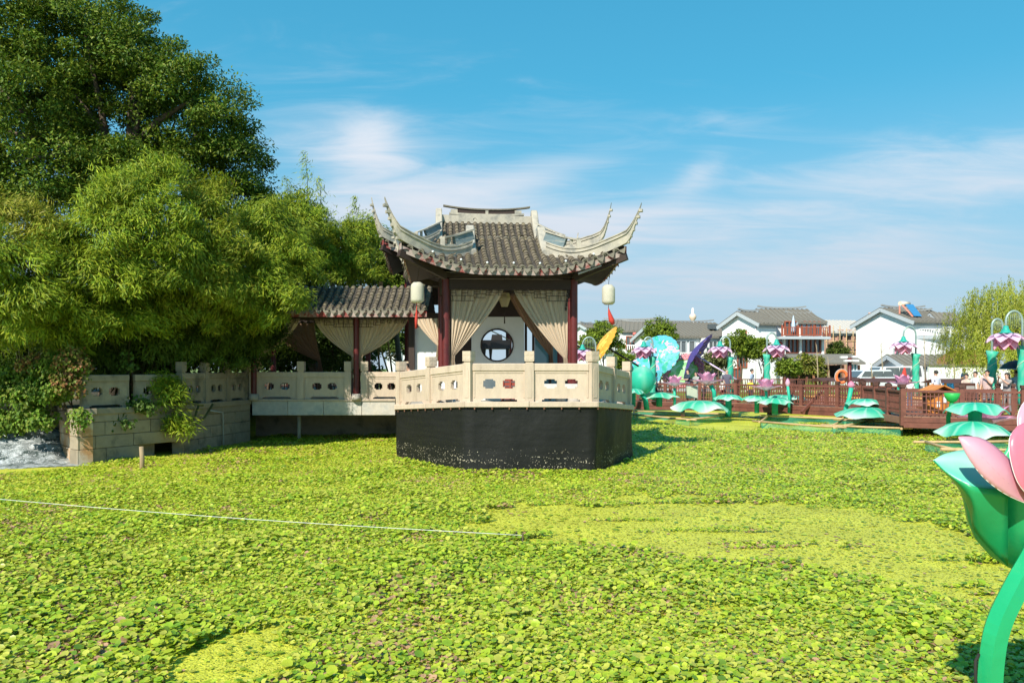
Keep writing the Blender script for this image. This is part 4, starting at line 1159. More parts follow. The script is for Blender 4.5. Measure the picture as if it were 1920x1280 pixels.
balustrade(cb2, [(PX(684, 28.7), 28.7), (PX(760, 28.7), 28.7)], lambda y: 1.535, hp=.96, hcap=.34, w=.24)

# ------------------------------------------------------------------ quay wall on the left
WP = [Vector((-13.4, 23.6)), Vector((-11.93, 21.85)), Vector((-10.15, 24.6)), Vector((-9.42, 28.62))]
quay = thing('quay_wall', 'weathered stone quay wall in deep shade left of the corridor', 'wall', (-11, 25, 0))
M_EARTH = mat('orange_stained_stone', (.40, .22, .10), .9, .2, 4, (.5, .45, .36), .8, 1.3, (.42, .6), .4, 40, objvar=.1)
for si, (p, q) in enumerate(zip(WP[:-1], WP[1:])):
    d = (q - p); Ln = d.length; d.normalize(); nrm = Vector((d.y, -d.x)); z = -.35; row = 0
    hs = [.33, .42, .36, .38, .31]
    for h in hs:
        s = 0.0; first = True
        while s < Ln - .01:
            l = RNGP.uniform(.9, 1.6) if not first else RNGP.uniform(.5, 1.4); first = False; e = min(Ln, s + l)
            if Ln - e < .35: e = Ln
            a = p + d * (s + .006); c = p + d * (e - .006); off = RNGP.uniform(0, .02)
            A = [a + nrm * off, c + nrm * off, c - nrm * .4, a - nrm * .4]
            hole = si == 1 and row == 1 and .9 < s < 2.2
            if not hole:
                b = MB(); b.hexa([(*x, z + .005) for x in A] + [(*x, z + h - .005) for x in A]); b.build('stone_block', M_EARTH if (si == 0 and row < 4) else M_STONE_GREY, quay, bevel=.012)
            s = e
        z += h; row += 1
    # core behind the blocks
    b = MB(); pc, qc = p + d * (.75 if si != 0 else .35), q - d * .75; A = [pc - nrm * .35, qc - nrm * .35, qc - nrm * .9, pc - nrm * .9]; b.hexa([(*x, -.4) for x in A] + [(*x, 1.36) for x in A]); b.build('core', M_STONE_GREY, quay)
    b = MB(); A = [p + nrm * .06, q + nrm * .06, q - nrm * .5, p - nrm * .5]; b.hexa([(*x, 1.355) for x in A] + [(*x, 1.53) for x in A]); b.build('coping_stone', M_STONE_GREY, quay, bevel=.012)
qb = thing('quay_balustrade', 'shaded grey stone balustrade on top of the quay wall', 'balustrade', (-10.6, 25, 1.53))
pa = [WP[1].lerp(WP[2], t) + Vector((-.12, .1)) for t in (0.02, .5, .97)]
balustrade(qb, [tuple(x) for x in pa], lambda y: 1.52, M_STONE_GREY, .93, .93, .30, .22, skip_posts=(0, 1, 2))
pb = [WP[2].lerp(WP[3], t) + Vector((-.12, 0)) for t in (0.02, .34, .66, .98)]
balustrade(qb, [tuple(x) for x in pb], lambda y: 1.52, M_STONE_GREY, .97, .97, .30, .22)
tag(quay)
# bank earth behind the quay
b = MB(); b.prism([(-60, 23.9, 1.3), (-13.7, 24.2, 1.3), (-12.0, 22.7, 1.3), (-10.6, 24.9, 1.3), (-9.8, 28.6, 1.3), (-9.7, 31, 1.3), (-9.7, 58, 1.3), (-60, 58, 1.3)], (0, 0, .2)); tag(b.build('left_bank_ground', mat('shaded_soil', (.07, .06, .035), .95, .3, 3, (.09, .12, .03), .7, 1.5)), kind='structure')
b = MB(); b.prism([(-60, 24.4, -.3), (-13.6, 24.6, -.3), (-13.6, 25.2, -.3), (-60, 25.2, -.3)], (0, 0, 1.6)); tag(b.build('left_bank_edge', M_EARTH), kind='structure')
# drain pipe on the wall and a wooden stake in the pond
t_ = thing('drain_pipe', 'thin grey pipe running down the quay wall', 'pipe', (-9.8, 26.8, 0))
b = MB(); q1 = WP[2].lerp(WP[3], .32) + Vector((.08, 0)); q2 = WP[2].lerp(WP[3], .52) + Vector((.08, 0)); b.tube([(q1.x, q1.y, 1.28), (q2.x, q2.y, 1.16), (q2.x + .02, q2.y, -.1)], .022, 8); b.build('pipe_run', mat('grey_pipe', (.42, .43, .42), .5, .1), t_)
t_ = thing('wooden_stake', 'weathered wooden stake standing in the pond near the quay', 'stake', G(266, 878))
p = G(266, 878); b = MB(); b.tube([p - UP * .3, p + V(0.01, 0, .25), p + V(-.015, 0, .575)], [.062, .060, .056], 12); b.build('shaft', mat('grey_old_wood', (.33, .24, .14), .9, .2, 20, stretch=(1, 1, .15)), t_)
b = MB(); b.tube([p + V(-.015, 0, .57), p + V(-.015, 0, .578)], .05, 12); b.build('cut_top', mat('sawn_end', (.42, .33, .21), .9, .15), t_)
# ================================================================== foliage
def leaf_mesh(name, C, D, Nn, ln, wd, cols, m, fold=.25):
    """leaves as folded diamonds: base C, pointing along D with face normal Nn"""
    D = D / np.linalg.norm(D, axis=1, keepdims=True)
    S = np.cross(D, Nn); S /= np.linalg.norm(S, axis=1, keepdims=True) + 1e-9; U = np.cross(S, D)
    ln = ln[:, None]; wd = wd[:, None]
    v = np.stack([C, C + D * ln * .45 + S * wd * .5 + U * wd * fold, C + D * ln, C + D * ln * .45 - S * wd * .5 + U * wd * fold], 1).reshape(-1, 3)
    k = (np.arange(len(C)) * 4)[:, None, None]
    t = (k + np.array([(0, 1, 2), (0, 2, 3)])[None]).reshape(-1, 3)
    return np_mesh(name, v, t, m, np.repeat(cols, 4, 0))
def rand_dirs(n):
    v = RNG.normal(size=(n, 3)); return v / np.linalg.norm(v, axis=1, keepdims=True)
def crown_points(lobes, clumps, per, cl_r=(.35, .7), inner=.25, flat=.6, gap=None):
    """leaf positions in clumps that sit in the outer shell of the lobes; returns points, outward dirs, clump ids"""
    vol = np.array([l[3] * l[4] * l[5] for l in lobes]) ** .67; pr = vol / vol.sum()
    li = RNG.choice(len(lobes), clumps, p=pr); L = np.array(lobes, dtype=float)[li]
    d = rand_dirs(clumps); d[:, 2] = np.where(d[:, 2] < -.35, -d[:, 2] * .6, d[:, 2])
    r = np.where(RNG.random(clumps) < inner, RNG.uniform(.35, .8, clumps), RNG.uniform(.82, 1.06, clumps))
    cc = L[:, :3] + d * L[:, 3:6] * r[:, None]
    if gap is not None: 
        k = gap(cc); cc, d, L = cc[k], d[k], L[k]
    clumps = len(cc)
    n = RNG.poisson(per, clumps).clip(4); idx = np.repeat(np.arange(clumps), n)
    R_ = RNG.uniform(*cl_r, clumps)[idx]
    q = rand_dirs(len(idx)); rad = RNG.random(len(idx)) ** .45
    off = q * (rad * R_)[:, None]; off[:, 2] *= flat
    pts = cc[idx] + off
    outd = q * .6 + d[idx] * .5 + np.array([0, 0, .35])
    return pts, outd / np.linalg.norm(outd, axis=1, keepdims=True), idx
M_LEAF = mat('tree_leaf', rough=0.5, var=0.12, scale=3, attr=True, trans=0.30, spec=.22)
M_BARK = mat('tree_bark', (.10, .075, .05), .95, .3, 8, bump=.6, bscale=25)
M_CULM = mat('bamboo_culm', (.07, .075, .02), .6, .2, 6)
def colours(n, idx, pal, jit=.25, clj=.22):
    pal = np.array(pal); ncl = idx.max() + 1
    cj = RNG.uniform(1 - clj, 1 + clj, ncl)[idx]; pk = RNG.integers(0, len(pal), n)
    return pal[pk] * (cj * RNG.uniform(1 - jit, 1 + jit, n))[:, None]
def tree(name, label, base, lobes, clumps, per, pal, leaf=(.16, .09), trunk_r=.25, cat='tree', group=None, droop=.3, cl_r=(.35, .7), inner=.25, limbs=7, gap=None, flat=.6, lean=None, trunk_top=None):
    base = Vector(base); t = thing(name, label, cat, base, group=group)
    L = np.array(lobes); ctr = Vector(L[:, :3].mean(0))
    top = trunk_top if trunk_top is not None else Vector((ctr.x, ctr.y, ctr.z + .2))
    b = MB(); mid = base.lerp(top, .5) + V(RNG.normal() * .2, RNG.normal() * .2, 0)
    b.tube([base - UP * .2, base.lerp(mid, .5), mid, mid.lerp(top, .6), top], [trunk_r * 1.3, trunk_r, trunk_r * .8, trunk_r * .5, trunk_r * .2], 9)
    for k in range(limbs):
        l = lobes[k % len(lobes)]; e = Vector(l[:3]) + Vector(rand_dirs(1)[0]) * min(l[3:6]) * .6; s = base.lerp(top, RNG.uniform(.35, .85)); m_ = s.lerp(e, .5) + UP * .25
        b.tube([s, m_, e], [trunk_r * .45, trunk_r * .28, trunk_r * .06], 6)
    b.build('trunk', M_BARK, t)
    pts, od, idx = crown_points(lobes, clumps, per, cl_r, inner, flat, gap)
    n = len(pts); D = od * .5 + rand_dirs(n) * .7; D[:, 2] -= droop
    Nn = od + rand_dirs(n) * .45 + np.array([0, 0, .4])
    me = leaf_mesh('crown', pts, D, Nn, RNG.uniform(.7, 1.3, n) * leaf[0], RNG.uniform(.7, 1.3, n) * leaf[1], colours(n, idx, pal), M_LEAF)
    link_mesh('crown', me, t); return t
def lobe(x, y, Y, r, ry=None, rz=None):
    """a lobe of foliage centred where pixel (x, y) stands at depth Y"""
    p = P(x, y, Y); return (p.x, p.y, p.z, r, ry or r, rz or r)
BIGPAL = [(.05, .105, .008), (.08, .15, .011), (.12, .19, .016), (.19, .235, .024)]
# the big evergreen on the left
def gap_fn(cc):
    px_ = 960 + F * cc[:, 0] / cc[:, 1]; py_ = HY - F * (cc[:, 2] - CZ) / cc[:, 1]
    return ~((np.abs(px_ - 205) < 26) & (np.abs(py_ - 232) < 20))
tree('evergreen_tree', 'huge dark green broadleaf tree towering at the left edge', (-15.5, 31.5, 1.4),
     [lobe(40, 70, 31, 3.6), lobe(170, 90, 31, 2.7, 3, 2.2), lobe(245, 120, 31, 2.0, 2.4, 1.8), lobe(90, 210, 30, 2.6, 2.8, 2.2), lobe(370, 190, 31, 1.7, 2.2, 1.7), lobe(415, 250, 31, 1.5, 2, 1.7), lobe(445, 310, 31, 1.2, 1.6, 1.5),
      lobe(50, 340, 29, 2.6, 2.6, 2.0), lobe(320, 250, 32, 1.8, 2, 1.8), lobe(-110, 150, 31, 4.2), lobe(330, 330, 31.5, 2.2, 2.2, 1.8), lobe(200, 330, 29.5, 1.9, 2, 1.4), lobe(300, 150, 31, 1.6, 2, 1.3), lobe(420, 400, 31.5, 2.0, 2, 2), lobe(140, 400, 30, 2.4), lobe(-60, 420, 29, 3.0), lobe(150, 190, 33, 2.6), lobe(230, 200, 33, 2.0), lobe(100, 280, 33, 2.6), lobe(260, 290, 33, 2.0)],
     760, 270, BIGPAL, (.155, .07), .5, droop=.35, cl_r=(.40, 1.0), limbs=14, gap=gap_fn, trunk_top=Vector((-15, 31.5, 14)))
tree('broadleaf_tree', 'dark tree crown standing behind the corridor roof', (-8.5, 37, 1.4),
     [lobe(500, 420, 37, 2.4), lobe(560, 480, 37, 2.2), lobe(450, 520, 37, 2.6), lobe(620, 520, 38, 2.0), lobe(380, 600, 36, 3), lobe(520, 600, 36, 2.6)],
     420, 90, BIGPAL, (.19, .09), .3, droop=.3, cl_r=(.4, .8))
def bamboo(name, label, base, lobes, clumps, per, pal, culms=7, leaf=(.20, .032), group='bamboo clumps along the quay', thin_tops=()):
    base = Vector(base); t = thing(name, label, 'bamboo', base, group=group)
    L = np.array(lobes); b = MB()
    for k in range(culms):
        l = lobes[k % len(lobes)]; e = Vector(l[:3]) + Vector(rand_dirs(1)[0]) * min(l[3:6]) * .5; s = base + V(RNG.normal() * .5, RNG.normal() * .4, 0)
        m1 = Vector((lerp(s.x, e.x, .25), lerp(s.y, e.y, .25), lerp(s.z, e.z, .55))); m2 = Vector((lerp(s.x, e.x, .6), lerp(s.y, e.y, .6), lerp(s.z, e.z, .88)))
        b.tube([s, m1, m2, e], [.04, .035, .025, .008], 6)
    for (p, q) in thin_tops: b.tube([p, Vector(p).lerp(Vector(q), .5) + V(.06, 0, .05), q], [.02, .012, .004], 5)
    b.build('culms', M_CULM, t)['kind'] = 'stuff'
    pts, od, idx = crown_points(lobes, int(clumps * .85), per * 1.45, (.24, .56), .22, .75)
    for (p, q) in thin_tops:
        p, q = np.array(p), np.array(q); m = 260; tt = RNG.random(m); sp = (1.0 - tt) * 1.1 + .16; d = rand_dirs(m); d[:, 2] *= .4
        # little side twigs
        extra = p + (q - p) * tt[:, None] + d * (sp * RNG.random(m))[:, None] ; pts = np.concatenate([pts, extra]); od = np.concatenate([od, d]); idx = np.concatenate([idx, np.full(m, idx.max() + 1)])
    n = len(pts)
    # drooping sprays: all leaves of one spray hang about the same way
    ncl = idx.max() + 1; cd = rand_dirs(ncl); cd[:, 2] = -.45; D = cd[idx] * .75 + rand_dirs(n) * .55 + od * .25; D[:, 2] -= .35
    Nn = od + rand_dirs(n) * .5 + np.array([0, -.2, .5])
    me = leaf_mesh('foliage', pts, D, Nn, RNG.uniform(.6, 1.25, n) * leaf[0], RNG.uniform(.7, 1.3, n) * leaf[1], colours(n, idx, pal, .25, .2), M_LEAF, .12)
    link_mesh('foliage', me, t); return t
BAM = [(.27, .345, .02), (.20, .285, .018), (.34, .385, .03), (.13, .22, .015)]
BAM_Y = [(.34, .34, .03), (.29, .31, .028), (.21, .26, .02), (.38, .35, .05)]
bamboo('bamboo_clump', 'tall yellow green bamboo clump arching over the quay wall', (-11.6, 25.4, 1.5),
       [lobe(250, 370, 23.6, 1.2), lobe(215, 450, 22.9, 1.4), lobe(290, 440, 23.4, 1.25), lobe(190, 530, 22.6, 1.2), lobe(270, 540, 22.9, 1.25), lobe(330, 480, 23.8, 1.1), lobe(300, 330, 24.2, .8), lobe(180, 610, 22.8, 1.0), lobe(120, 480, 22.8, .9), lobe(260, 610, 23.6, .8)], 560, 95, BAM, 12)
bamboo('bamboo_clump', 'bright bamboo clump at the left photo edge above the outlet', (-15.2, 25, 1.4),
       [lobe(40, 560, 21.4, 1.2), lobe(100, 580, 21.6, 1.0), lobe(30, 630, 22.4, 1.2), lobe(-40, 590, 21.2, 1.5), lobe(110, 645, 22.8, .7), lobe(60, 500, 21.4, 1.0), lobe(-90, 500, 20.6, 1.5)], 330, 90, BAM, 8)
bamboo('bamboo_clump', 'yellow tipped bamboo sprays at the far left above the bright clump', (-15.8, 26.5, 1.4),
       [lobe(20, 420, 22, .95), lobe(60, 440, 21.8, .6), lobe(-30, 470, 21.6, 1.1), lobe(90, 420, 22, .3)], 110, 70, BAM_Y, 6)
bamboo('bamboo_clump', 'upright bamboo clump with yellow drooping tips before the dark tree', (-10.9, 26.8, 1.5),
       [lobe(385, 390, 25.4, .8), lobe(395, 450, 25, 1.05), lobe(375, 530, 24.6, 1.05), lobe(420, 560, 25.2, 1.0), lobe(415, 345, 25.6, .28), lobe(340, 600, 24.8, 1.1), lobe(430, 480, 25.4, .9), lobe(440, 600, 26.2, .9)], 330, 90, BAM_Y[:3] + BAM[:2], 9)
bamboo('bamboo_clump', 'bamboo clump overhanging the left end of the corridor roof', (-10.3, 31.2, 1.5),
       [lobe(500, 440, 27.5, 1.2), lobe(480, 520, 26.4, 1.1), lobe(540, 500, 27.2, 1.1), lobe(520, 560, 26.0, .85), lobe(560, 420, 30, 1.1), lobe(490, 595, 26.2, .7), lobe(545, 560, 26.2, .5), lobe(440, 580, 26, 1.0)], 390, 90, BAM, 10,
       thin_tops=[(P(575, 400, 30), P(572, 282, 30)), (P(545, 400, 30), P(535, 330, 30)), (P(600, 420, 30), P(598, 330, 30))])
bamboo('bamboo_clump', 'sunny bamboo clump behind the corridor ridge with thin top shoots', (-6, 33, 1.5),
       [lobe(640, 470, 32.5, 1.2), lobe(670, 440, 33, .9), lobe(610, 510, 32, 1.1), lobe(660, 510, 32, 1.0), lobe(590, 450, 32.5, .9)], 290, 85, BAM, 8,
       thin_tops=[(P(668, 460, 33), P(666, 366, 33)), (P(690, 480, 33.5), P(684, 430, 33.5)), (P(650, 440, 33), P(655, 400, 33))])
tree('leafy_tree', 'small sunny tree between the corridor roof and the pavilion eave', (-5.5, 40, 1.4),
     [lobe(715, 480, 40, 1.3), lobe(740, 520, 40, 1.1), lobe(700, 520, 40, 1.2), lobe(760, 540, 40, .9)], 200, 70, [(.15, .22, .02), (.20, .26, .03), (.11, .18, .02)], (.17, .10), .15)
for lb, base, lbs in (('bamboo foliage coloured darker for shade low behind the near quay balustrade', (-11.4, 26, 1.5), [lobe(190, 670, 24.6, .9, .8, .9), lobe(270, 650, 25.2, 1.1), lobe(335, 670, 25.8, 1.0), lobe(230, 600, 24.6, 1.0), lobe(300, 600, 25, 1.1), lobe(140, 620, 24.4, .9)]),
                      ('bamboo foliage coloured darker for shade low at the far end of the quay', (-10.8, 28.8, 1.5), [lobe(400, 660, 27.0, 1.1), lobe(455, 650, 28.0, 1.0), lobe(360, 630, 26.4, 1.1), lobe(470, 600, 27.4, .9), lobe(420, 610, 26.8, 1.0), lobe(520, 640, 31.6, 1.1)])):
    bamboo('bamboo_clump', lb, base, lbs, 330, 85, [(.10, .16, .015), (.14, .20, .02)], 8)  # darker leaf palette puts the shade under the bamboo into the colour
# undergrowth in the shade behind the quay
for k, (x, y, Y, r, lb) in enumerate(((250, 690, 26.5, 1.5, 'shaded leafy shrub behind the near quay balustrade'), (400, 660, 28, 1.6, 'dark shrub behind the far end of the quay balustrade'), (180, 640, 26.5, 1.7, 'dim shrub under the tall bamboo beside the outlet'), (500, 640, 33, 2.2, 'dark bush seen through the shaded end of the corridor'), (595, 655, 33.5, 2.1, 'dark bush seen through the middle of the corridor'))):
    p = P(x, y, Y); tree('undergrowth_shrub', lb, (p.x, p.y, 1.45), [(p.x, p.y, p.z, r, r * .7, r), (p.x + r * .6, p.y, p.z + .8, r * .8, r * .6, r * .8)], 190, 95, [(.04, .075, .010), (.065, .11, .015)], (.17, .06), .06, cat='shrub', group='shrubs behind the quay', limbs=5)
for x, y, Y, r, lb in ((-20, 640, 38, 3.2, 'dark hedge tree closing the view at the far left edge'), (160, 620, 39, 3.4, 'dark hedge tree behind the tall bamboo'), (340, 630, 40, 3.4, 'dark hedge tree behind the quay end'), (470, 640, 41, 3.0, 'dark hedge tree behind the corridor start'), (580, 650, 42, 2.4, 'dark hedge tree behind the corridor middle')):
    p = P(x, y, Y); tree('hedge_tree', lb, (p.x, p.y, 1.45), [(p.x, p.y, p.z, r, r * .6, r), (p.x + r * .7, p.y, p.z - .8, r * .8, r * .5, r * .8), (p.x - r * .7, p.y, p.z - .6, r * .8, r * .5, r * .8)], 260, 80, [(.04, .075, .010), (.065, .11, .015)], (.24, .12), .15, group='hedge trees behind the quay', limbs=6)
# bamboo shoot hanging over the wall, creeper on the quay end
bamboo('hanging_bamboo', 'green bamboo sprays hanging over the face of the quay wall', (-10.4, 24.7, 1.5),
       [lobe(318, 760, 24.1, .42, .3, .8), lobe(335, 800, 24.0, .35, .25, .5), lobe(300, 720, 24.2, .4, .3, .4)], 60, 60, BAM, 5, leaf=(.19, .03), group=None)
def creeper(name, label, base, lobes, clumps, per, pal, leaf=(.10, .09)):
    t = thing(name, label, 'creeper', base)
    pts, od, idx = crown_points(lobes, clumps, per, (.15, .32), .1, .9); n = len(pts)
    D = rand_dirs(n) * .5 + np.array([-.1, -.15, -.7]); Nn = od + np.array([-.4, -.7, .5]) + rand_dirs(n) * .4
    me = leaf_mesh('leaves', pts, D, Nn, RNG.uniform(.7, 1.3, n) * leaf[0], RNG.uniform(.8, 1.2, n) * leaf[1], colours(n, idx, pal), M_LEAF); link_mesh('leaves', me, t)
    b = MB()
    for k in range(6):
        l = lobes[k % len(lobes)]; b.tube([Vector(base) + V(RNG.normal() * .3, .1, 0), Vector(l[:3]) + V(0, .2, l[5] * .6), Vector(l[:3]) + V(RNG.normal() * .2, -.05, -l[5])], [.02, .014, .005], 5)
    b.build('stems', M_BARK, t)['kind'] = 'stuff'; return t
CRP = [(.13, .24, .02), (.17, .27, .03), (.10, .19, .02), (.22, .27, .04)]
creeper('wall_creeper', 'bright green creeper draped over the sunlit end of the quay', (-12.6, 22.8, 1.5),
        [lobe(85, 745, 22.1, .75, .35, .55), lobe(60, 790, 22.3, .6, .3, .4), lobe(115, 700, 22.1, .55, .3, .5), lobe(145, 790, 21.6, .16, .15, .5), lobe(30, 740, 22.8, .8, .4, .7), lobe(-20, 720, 23.2, .8, .4, .8), lobe(10, 800, 23.2, .5, .3, .4)], 260, 60, CRP)
creeper('autumn_creeper', 'reddish brown leaved creeper climbing at the quay corner', (-12.2, 22.4, 1.5), [lobe(135, 685, 21.9, .35, .3, .45), lobe(125, 720, 21.8, .3, .2, .4), lobe(70, 680, 22.4, .5, .3, .25)], 60, 45, [(.26, .17, .05), (.30, .14, .06), (.20, .22, .04), (.15, .2, .03)], (.09, .08))
creeper('hanging_vine', 'thin dark vine hanging across the shaded quay wall', (-11, 23.5, 1.5), [lobe(210, 790, 22.9, .5, .1, .25), lobe(250, 760, 23.3, .5, .1, .2), lobe(240, 690, 23.3, .12, .1, .5)], 34, 26, [(.08, .14, .02), (.11, .18, .03)])
# ================================================================== wooden boardwalk
M_BW = mat('brown_boardwalk_wood', (.17, .062, .045), .6, .2, 6, (.10, .04, .03), .6, 2, spec=.35)
M_BWD = mat('dark_boardwalk_wood', (.085, .035, .025), .7, .25, 7)
M_PLANK = mat('walkway_plank', (.26, .13, .09), .75, .15, 5, objvar=.12)
BW = thing('boardwalk', 'reddish brown wooden boardwalk with lattice railings across the pond', 'boardwalk', (10, 40, 0))
BZ = .80
NEAR = [Vector((-26, 47.5)), Vector((-8, 47)), Vector((6.6, 44.2)), Vector((11.9, 42.4)), Vector((16.55, 36.2))]
NEAR2 = [Vector((15.05, 30.6)), Vector((18.6, 28.9)), Vector((27, 26.5))]
def rail_run(p, q, root, lat=True, post=.17, h=1.0, inset=0.0):
    d = q - p; Ln = d.length; d.normalize(); k = max(1, round(Ln / 2.1)); ang = math.atan2(d.y, d.x)
    for i in range(k + 1):
        c = p + d * (Ln * i / k)
        b = MB(); b.box((c.x, c.y, BZ + h * .5 - .15), (post, post, h + .42), ang); po = b.build('post', M_BW, root)
        b = MB(); b.box((c.x, c.y, BZ + h + .085), (post * .8, post * .8, .06), ang); b.box((c.x, c.y, BZ + h + .17), (post * 1.1, post * 1.1, .12), ang); b.build('cap', M_BWD, po)
    for i in range(k):
        a = p + d * (Ln * i / k + post / 2); c = p + d * (Ln * (i + 1) / k - post / 2); w = (c - a).length
        b = MB(); b.beam((*a, BZ + h - .04), (*c, BZ + h - .04), .10, .08); b.build('handrail', M_BW, root)
        b = MB(); b.beam((*a, BZ + .10), (*c, BZ + .10), .06, .07); b.build('bottom_rail', M_BW, root)
        b = MB(); n = max(4, round(w / .135))
        for j in range(1, n): e = a.lerp(c, j / n); b.box((e.x, e.y, BZ + .55), (.035, .035, .84), ang)
        for z in (.26, .52, .78): b.beam((*a, BZ + z), (*c, BZ + z), .026, .036)
        b.build('lattice', M_BW, root)['kind'] = 'stuff'
def walk(pts, width, side):
    for p, q in zip(pts[:-1], pts[1:]):
        d = (q - p).normalized(); nb = Vector((-d.y, d.x)) * side           # to the far side
        b = MB(); b.hexa([(*p, BZ - .30), (*q, BZ - .30), (*(q + nb * width), BZ - .30), (*(p + nb * width), BZ - .30), (*p, BZ - .03), (*q, BZ - .03), (*(q + nb * width), BZ - .03), (*(p + nb * width), BZ - .03)]); b.build('joist_frame', M_BWD, BW)
        for z, m, t in ((BZ - .12, M_BW, .19), (BZ - .33, M_BW, .20)):
            b = MB(); b.beam((*(p - nb * .03), z), (*(q - nb * .03), z), .05, t); b.build('edge_board', m, BW)
        Ln = (q - p).length; k = int(Ln / .30)
        if p.x > -9:
            for j in range(k):
                a = p + d * (j * Ln / k + .006) - nb * .06; c = p + d * ((j + 1) * Ln / k - .006) - nb * .06
                b = MB(); b.hexa([(*a, BZ - .026), (*c, BZ - .026), (*(c + nb * (width + .1)), BZ - .026), (*(a + nb * (width + .1)), BZ - .026), (*a, BZ + .012), (*c, BZ + .012), (*(c + nb * (width + .1)), BZ + .012), (*(a + nb * (width + .1)), BZ + .012)]); b.build('plank', M_PLANK, BW)
        rail_run(p + nb * .10, q + nb * .10, BW); rail_run(p + nb * (width - .1), q + nb * (width - .1), BW)
        for j in range(max(1, int(Ln / 3))):
            e = p + d * (Ln * (j + .5) / max(1, int(Ln / 3))) + nb * .25
            b = MB(); b.box((e.x, e.y, .1), (.2, .2, .9)); b.build('pile', M_BWD, BW)
walk(NEAR, 2.4, 1); walk(NEAR2, 3.2, 1)
# link between the two runs
b = MB(); b.hexa([(15.1, 31, BZ - .3), (18, 31, BZ - .3), (19, 38, BZ - .3), (15.8, 38, BZ - .3), (15.1, 31, BZ - .035), (18, 31, BZ - .035), (19, 38, BZ - .035), (15.8, 38, BZ - .035)]); b.build('landing', M_PLANK, BW)
rail_run(Vector((15.1, 30.8)), Vector((15.9, 36.0)), BW)
pb_ = thing('leaning_brace', 'slanting brown timber brace leaning on the boardwalk post', 'brace', G(1505, 772, .1))
b = MB(); p = P(1540, 735, 39.2); q = P(1503, 773, 38.6); b.beam(p, q, .12, .12); b.build('timber', M_BW, pb_)

# ------------------------------------------------------------------ lotus decorations
M_CLOTHV = mat('lantern_cloth', rough=.45, var=.05, scale=4, attr=True, trans=.3, spec=.4)
TEAL = (.04, .58, .40); TEAL_D = (.025, .40, .26); MINT = (.62, .88, .76); GREEN = (.03, .38, .14); PINK = (.82, .34, .54); PALEP = (.86, .70, .78); HOT = (.62, .06, .18); LILAC = (.70, .58, .84)
def cmix(a, b, t): return tuple(lerp(x, y, max(0, min(1, t))) for x, y in zip(a, b))
def lily_disc(b, c, r, tilt=0.0, dome=.08, wav=.05, seed=0, cin=TEAL, cout=TEAL, rimc=MINT, n=72, droop=.14, taz=0):
    """round lotus leaf with scalloped drooping rim; colours per vertex"""
    k0 = len(b.v); N = 7; ph = seed * 1.7
    if b.c is None: b.c = []
    for i in range(N + 1):
        t = i / N
        for j in range(n):
            th = 2 * math.pi * j / n; w = 1 + wav * math.sin(5 * th + ph) + wav * .6 * math.sin(9 * th + ph * 2)
            rr = r * t * (1 if t < .6 else lerp(1, w, (t - .6) / .4)); z = dome * (1 - t * t) - (droop * max(0, t - .7) / .3) * (1 + .45 * math.sin(6 * th + ph)) + .02 * math.sin(11 * th) * t
            x, y = rr * math.cos(th), rr * math.sin(th); z += tilt * (x * math.cos(taz) + y * math.sin(taz))
            b.v.append((c[0] + x, c[1] + y, c[2] + z)); b.c.append((*cmix(cmix(cmix(cin, cout, t), cmix(cin, (1, 1, 1), .35), .8 if j % 6 == 0 and t > .1 else 0), rimc, (t - .66) * 2.8 * (.6 + .6 * math.sin(3 * th + ph))), 1))
    for i in range(N):
        for j in range(n): b.f.append((k0 + i * n + j, k0 + (i + 1) * n + j, k0 + (i + 1) * n + (j + 1) % n, k0 + i * n + (j + 1) % n)); b.m.append(0); b.sm.append(True)
def petal_mesh(name, L=1.0, W=.42, curl=.5, open_=.9, c0=PALEP, c1=PINK, tip=None, cup=.25):
    """petal growing from the origin; leans outwards along +x by open_ and curls"""
    b = MB(); b.c = []; nu, nv = 8, 6
    for i in range(nu + 1):
        t = i / nu; w = W * (math.sin(math.pi * min(1, t * .95 + .045)) ** .9) * (1 - .2 * t); a = open_ * (1 - t * .45) + curl * t * t * .6
        for j in range(nv + 1):
            s = lerp(-1, 1, j / nv); r_ = L * t
            x = r_ * math.sin(open_ + curl * (t - .5)) ; z = r_ * math.cos(open_ + curl * (t - .5)); 
            x -= cup * w * s * s * math.cos(open_); z += cup * w * s * s * math.sin(open_)
            b.v.append((x, s * w, z)); b.c.append((*cmix(c0, c1, t * 1.15 - .15 + .25 * abs(s)), 1))
    k = nv + 1
    for i in range(nu):
        for j in range(nv): b.f.append((i * k + j, i * k + j + 1, (i + 1) * k + j + 1, (i + 1) * k + j)); b.m.append(0); b.sm.append(True)
    return b.mesh(name, M_CLOTHV)
def stem(b, pts, r, col, n=8):
    k = len(b.v)
    if b.c is None: b.c = []
    b.tube(pts, r, n); b.c += [(*col, 1)] * (len(b.v) - k)
PET_OUT = petal_mesh('petal', 1.4, .36, .2, 1.2); PET_MID = petal_mesh('petal', 1.2, .38, .1, .66); PET_IN = petal_mesh('petal', 1.1, .34, -.3, .34, PALEP, cmix(PINK, PALEP, .3))
PET_HANG = petal_mesh('petal', 1.0, .40, .15, 1.98, LILAC, cmix(PINK, PALEP, .6)); PET_HANG2 = petal_mesh('petal', .95, .36, .1, 2.5, cmix(PINK, LILAC, .4), (.88, .42, .58)); PET_HANG3 = petal_mesh('petal', .85, .30, .0, 2.8, PINK, (.8, .14, .3))
DLG = 'lotus shaped festival decorations in the pond'
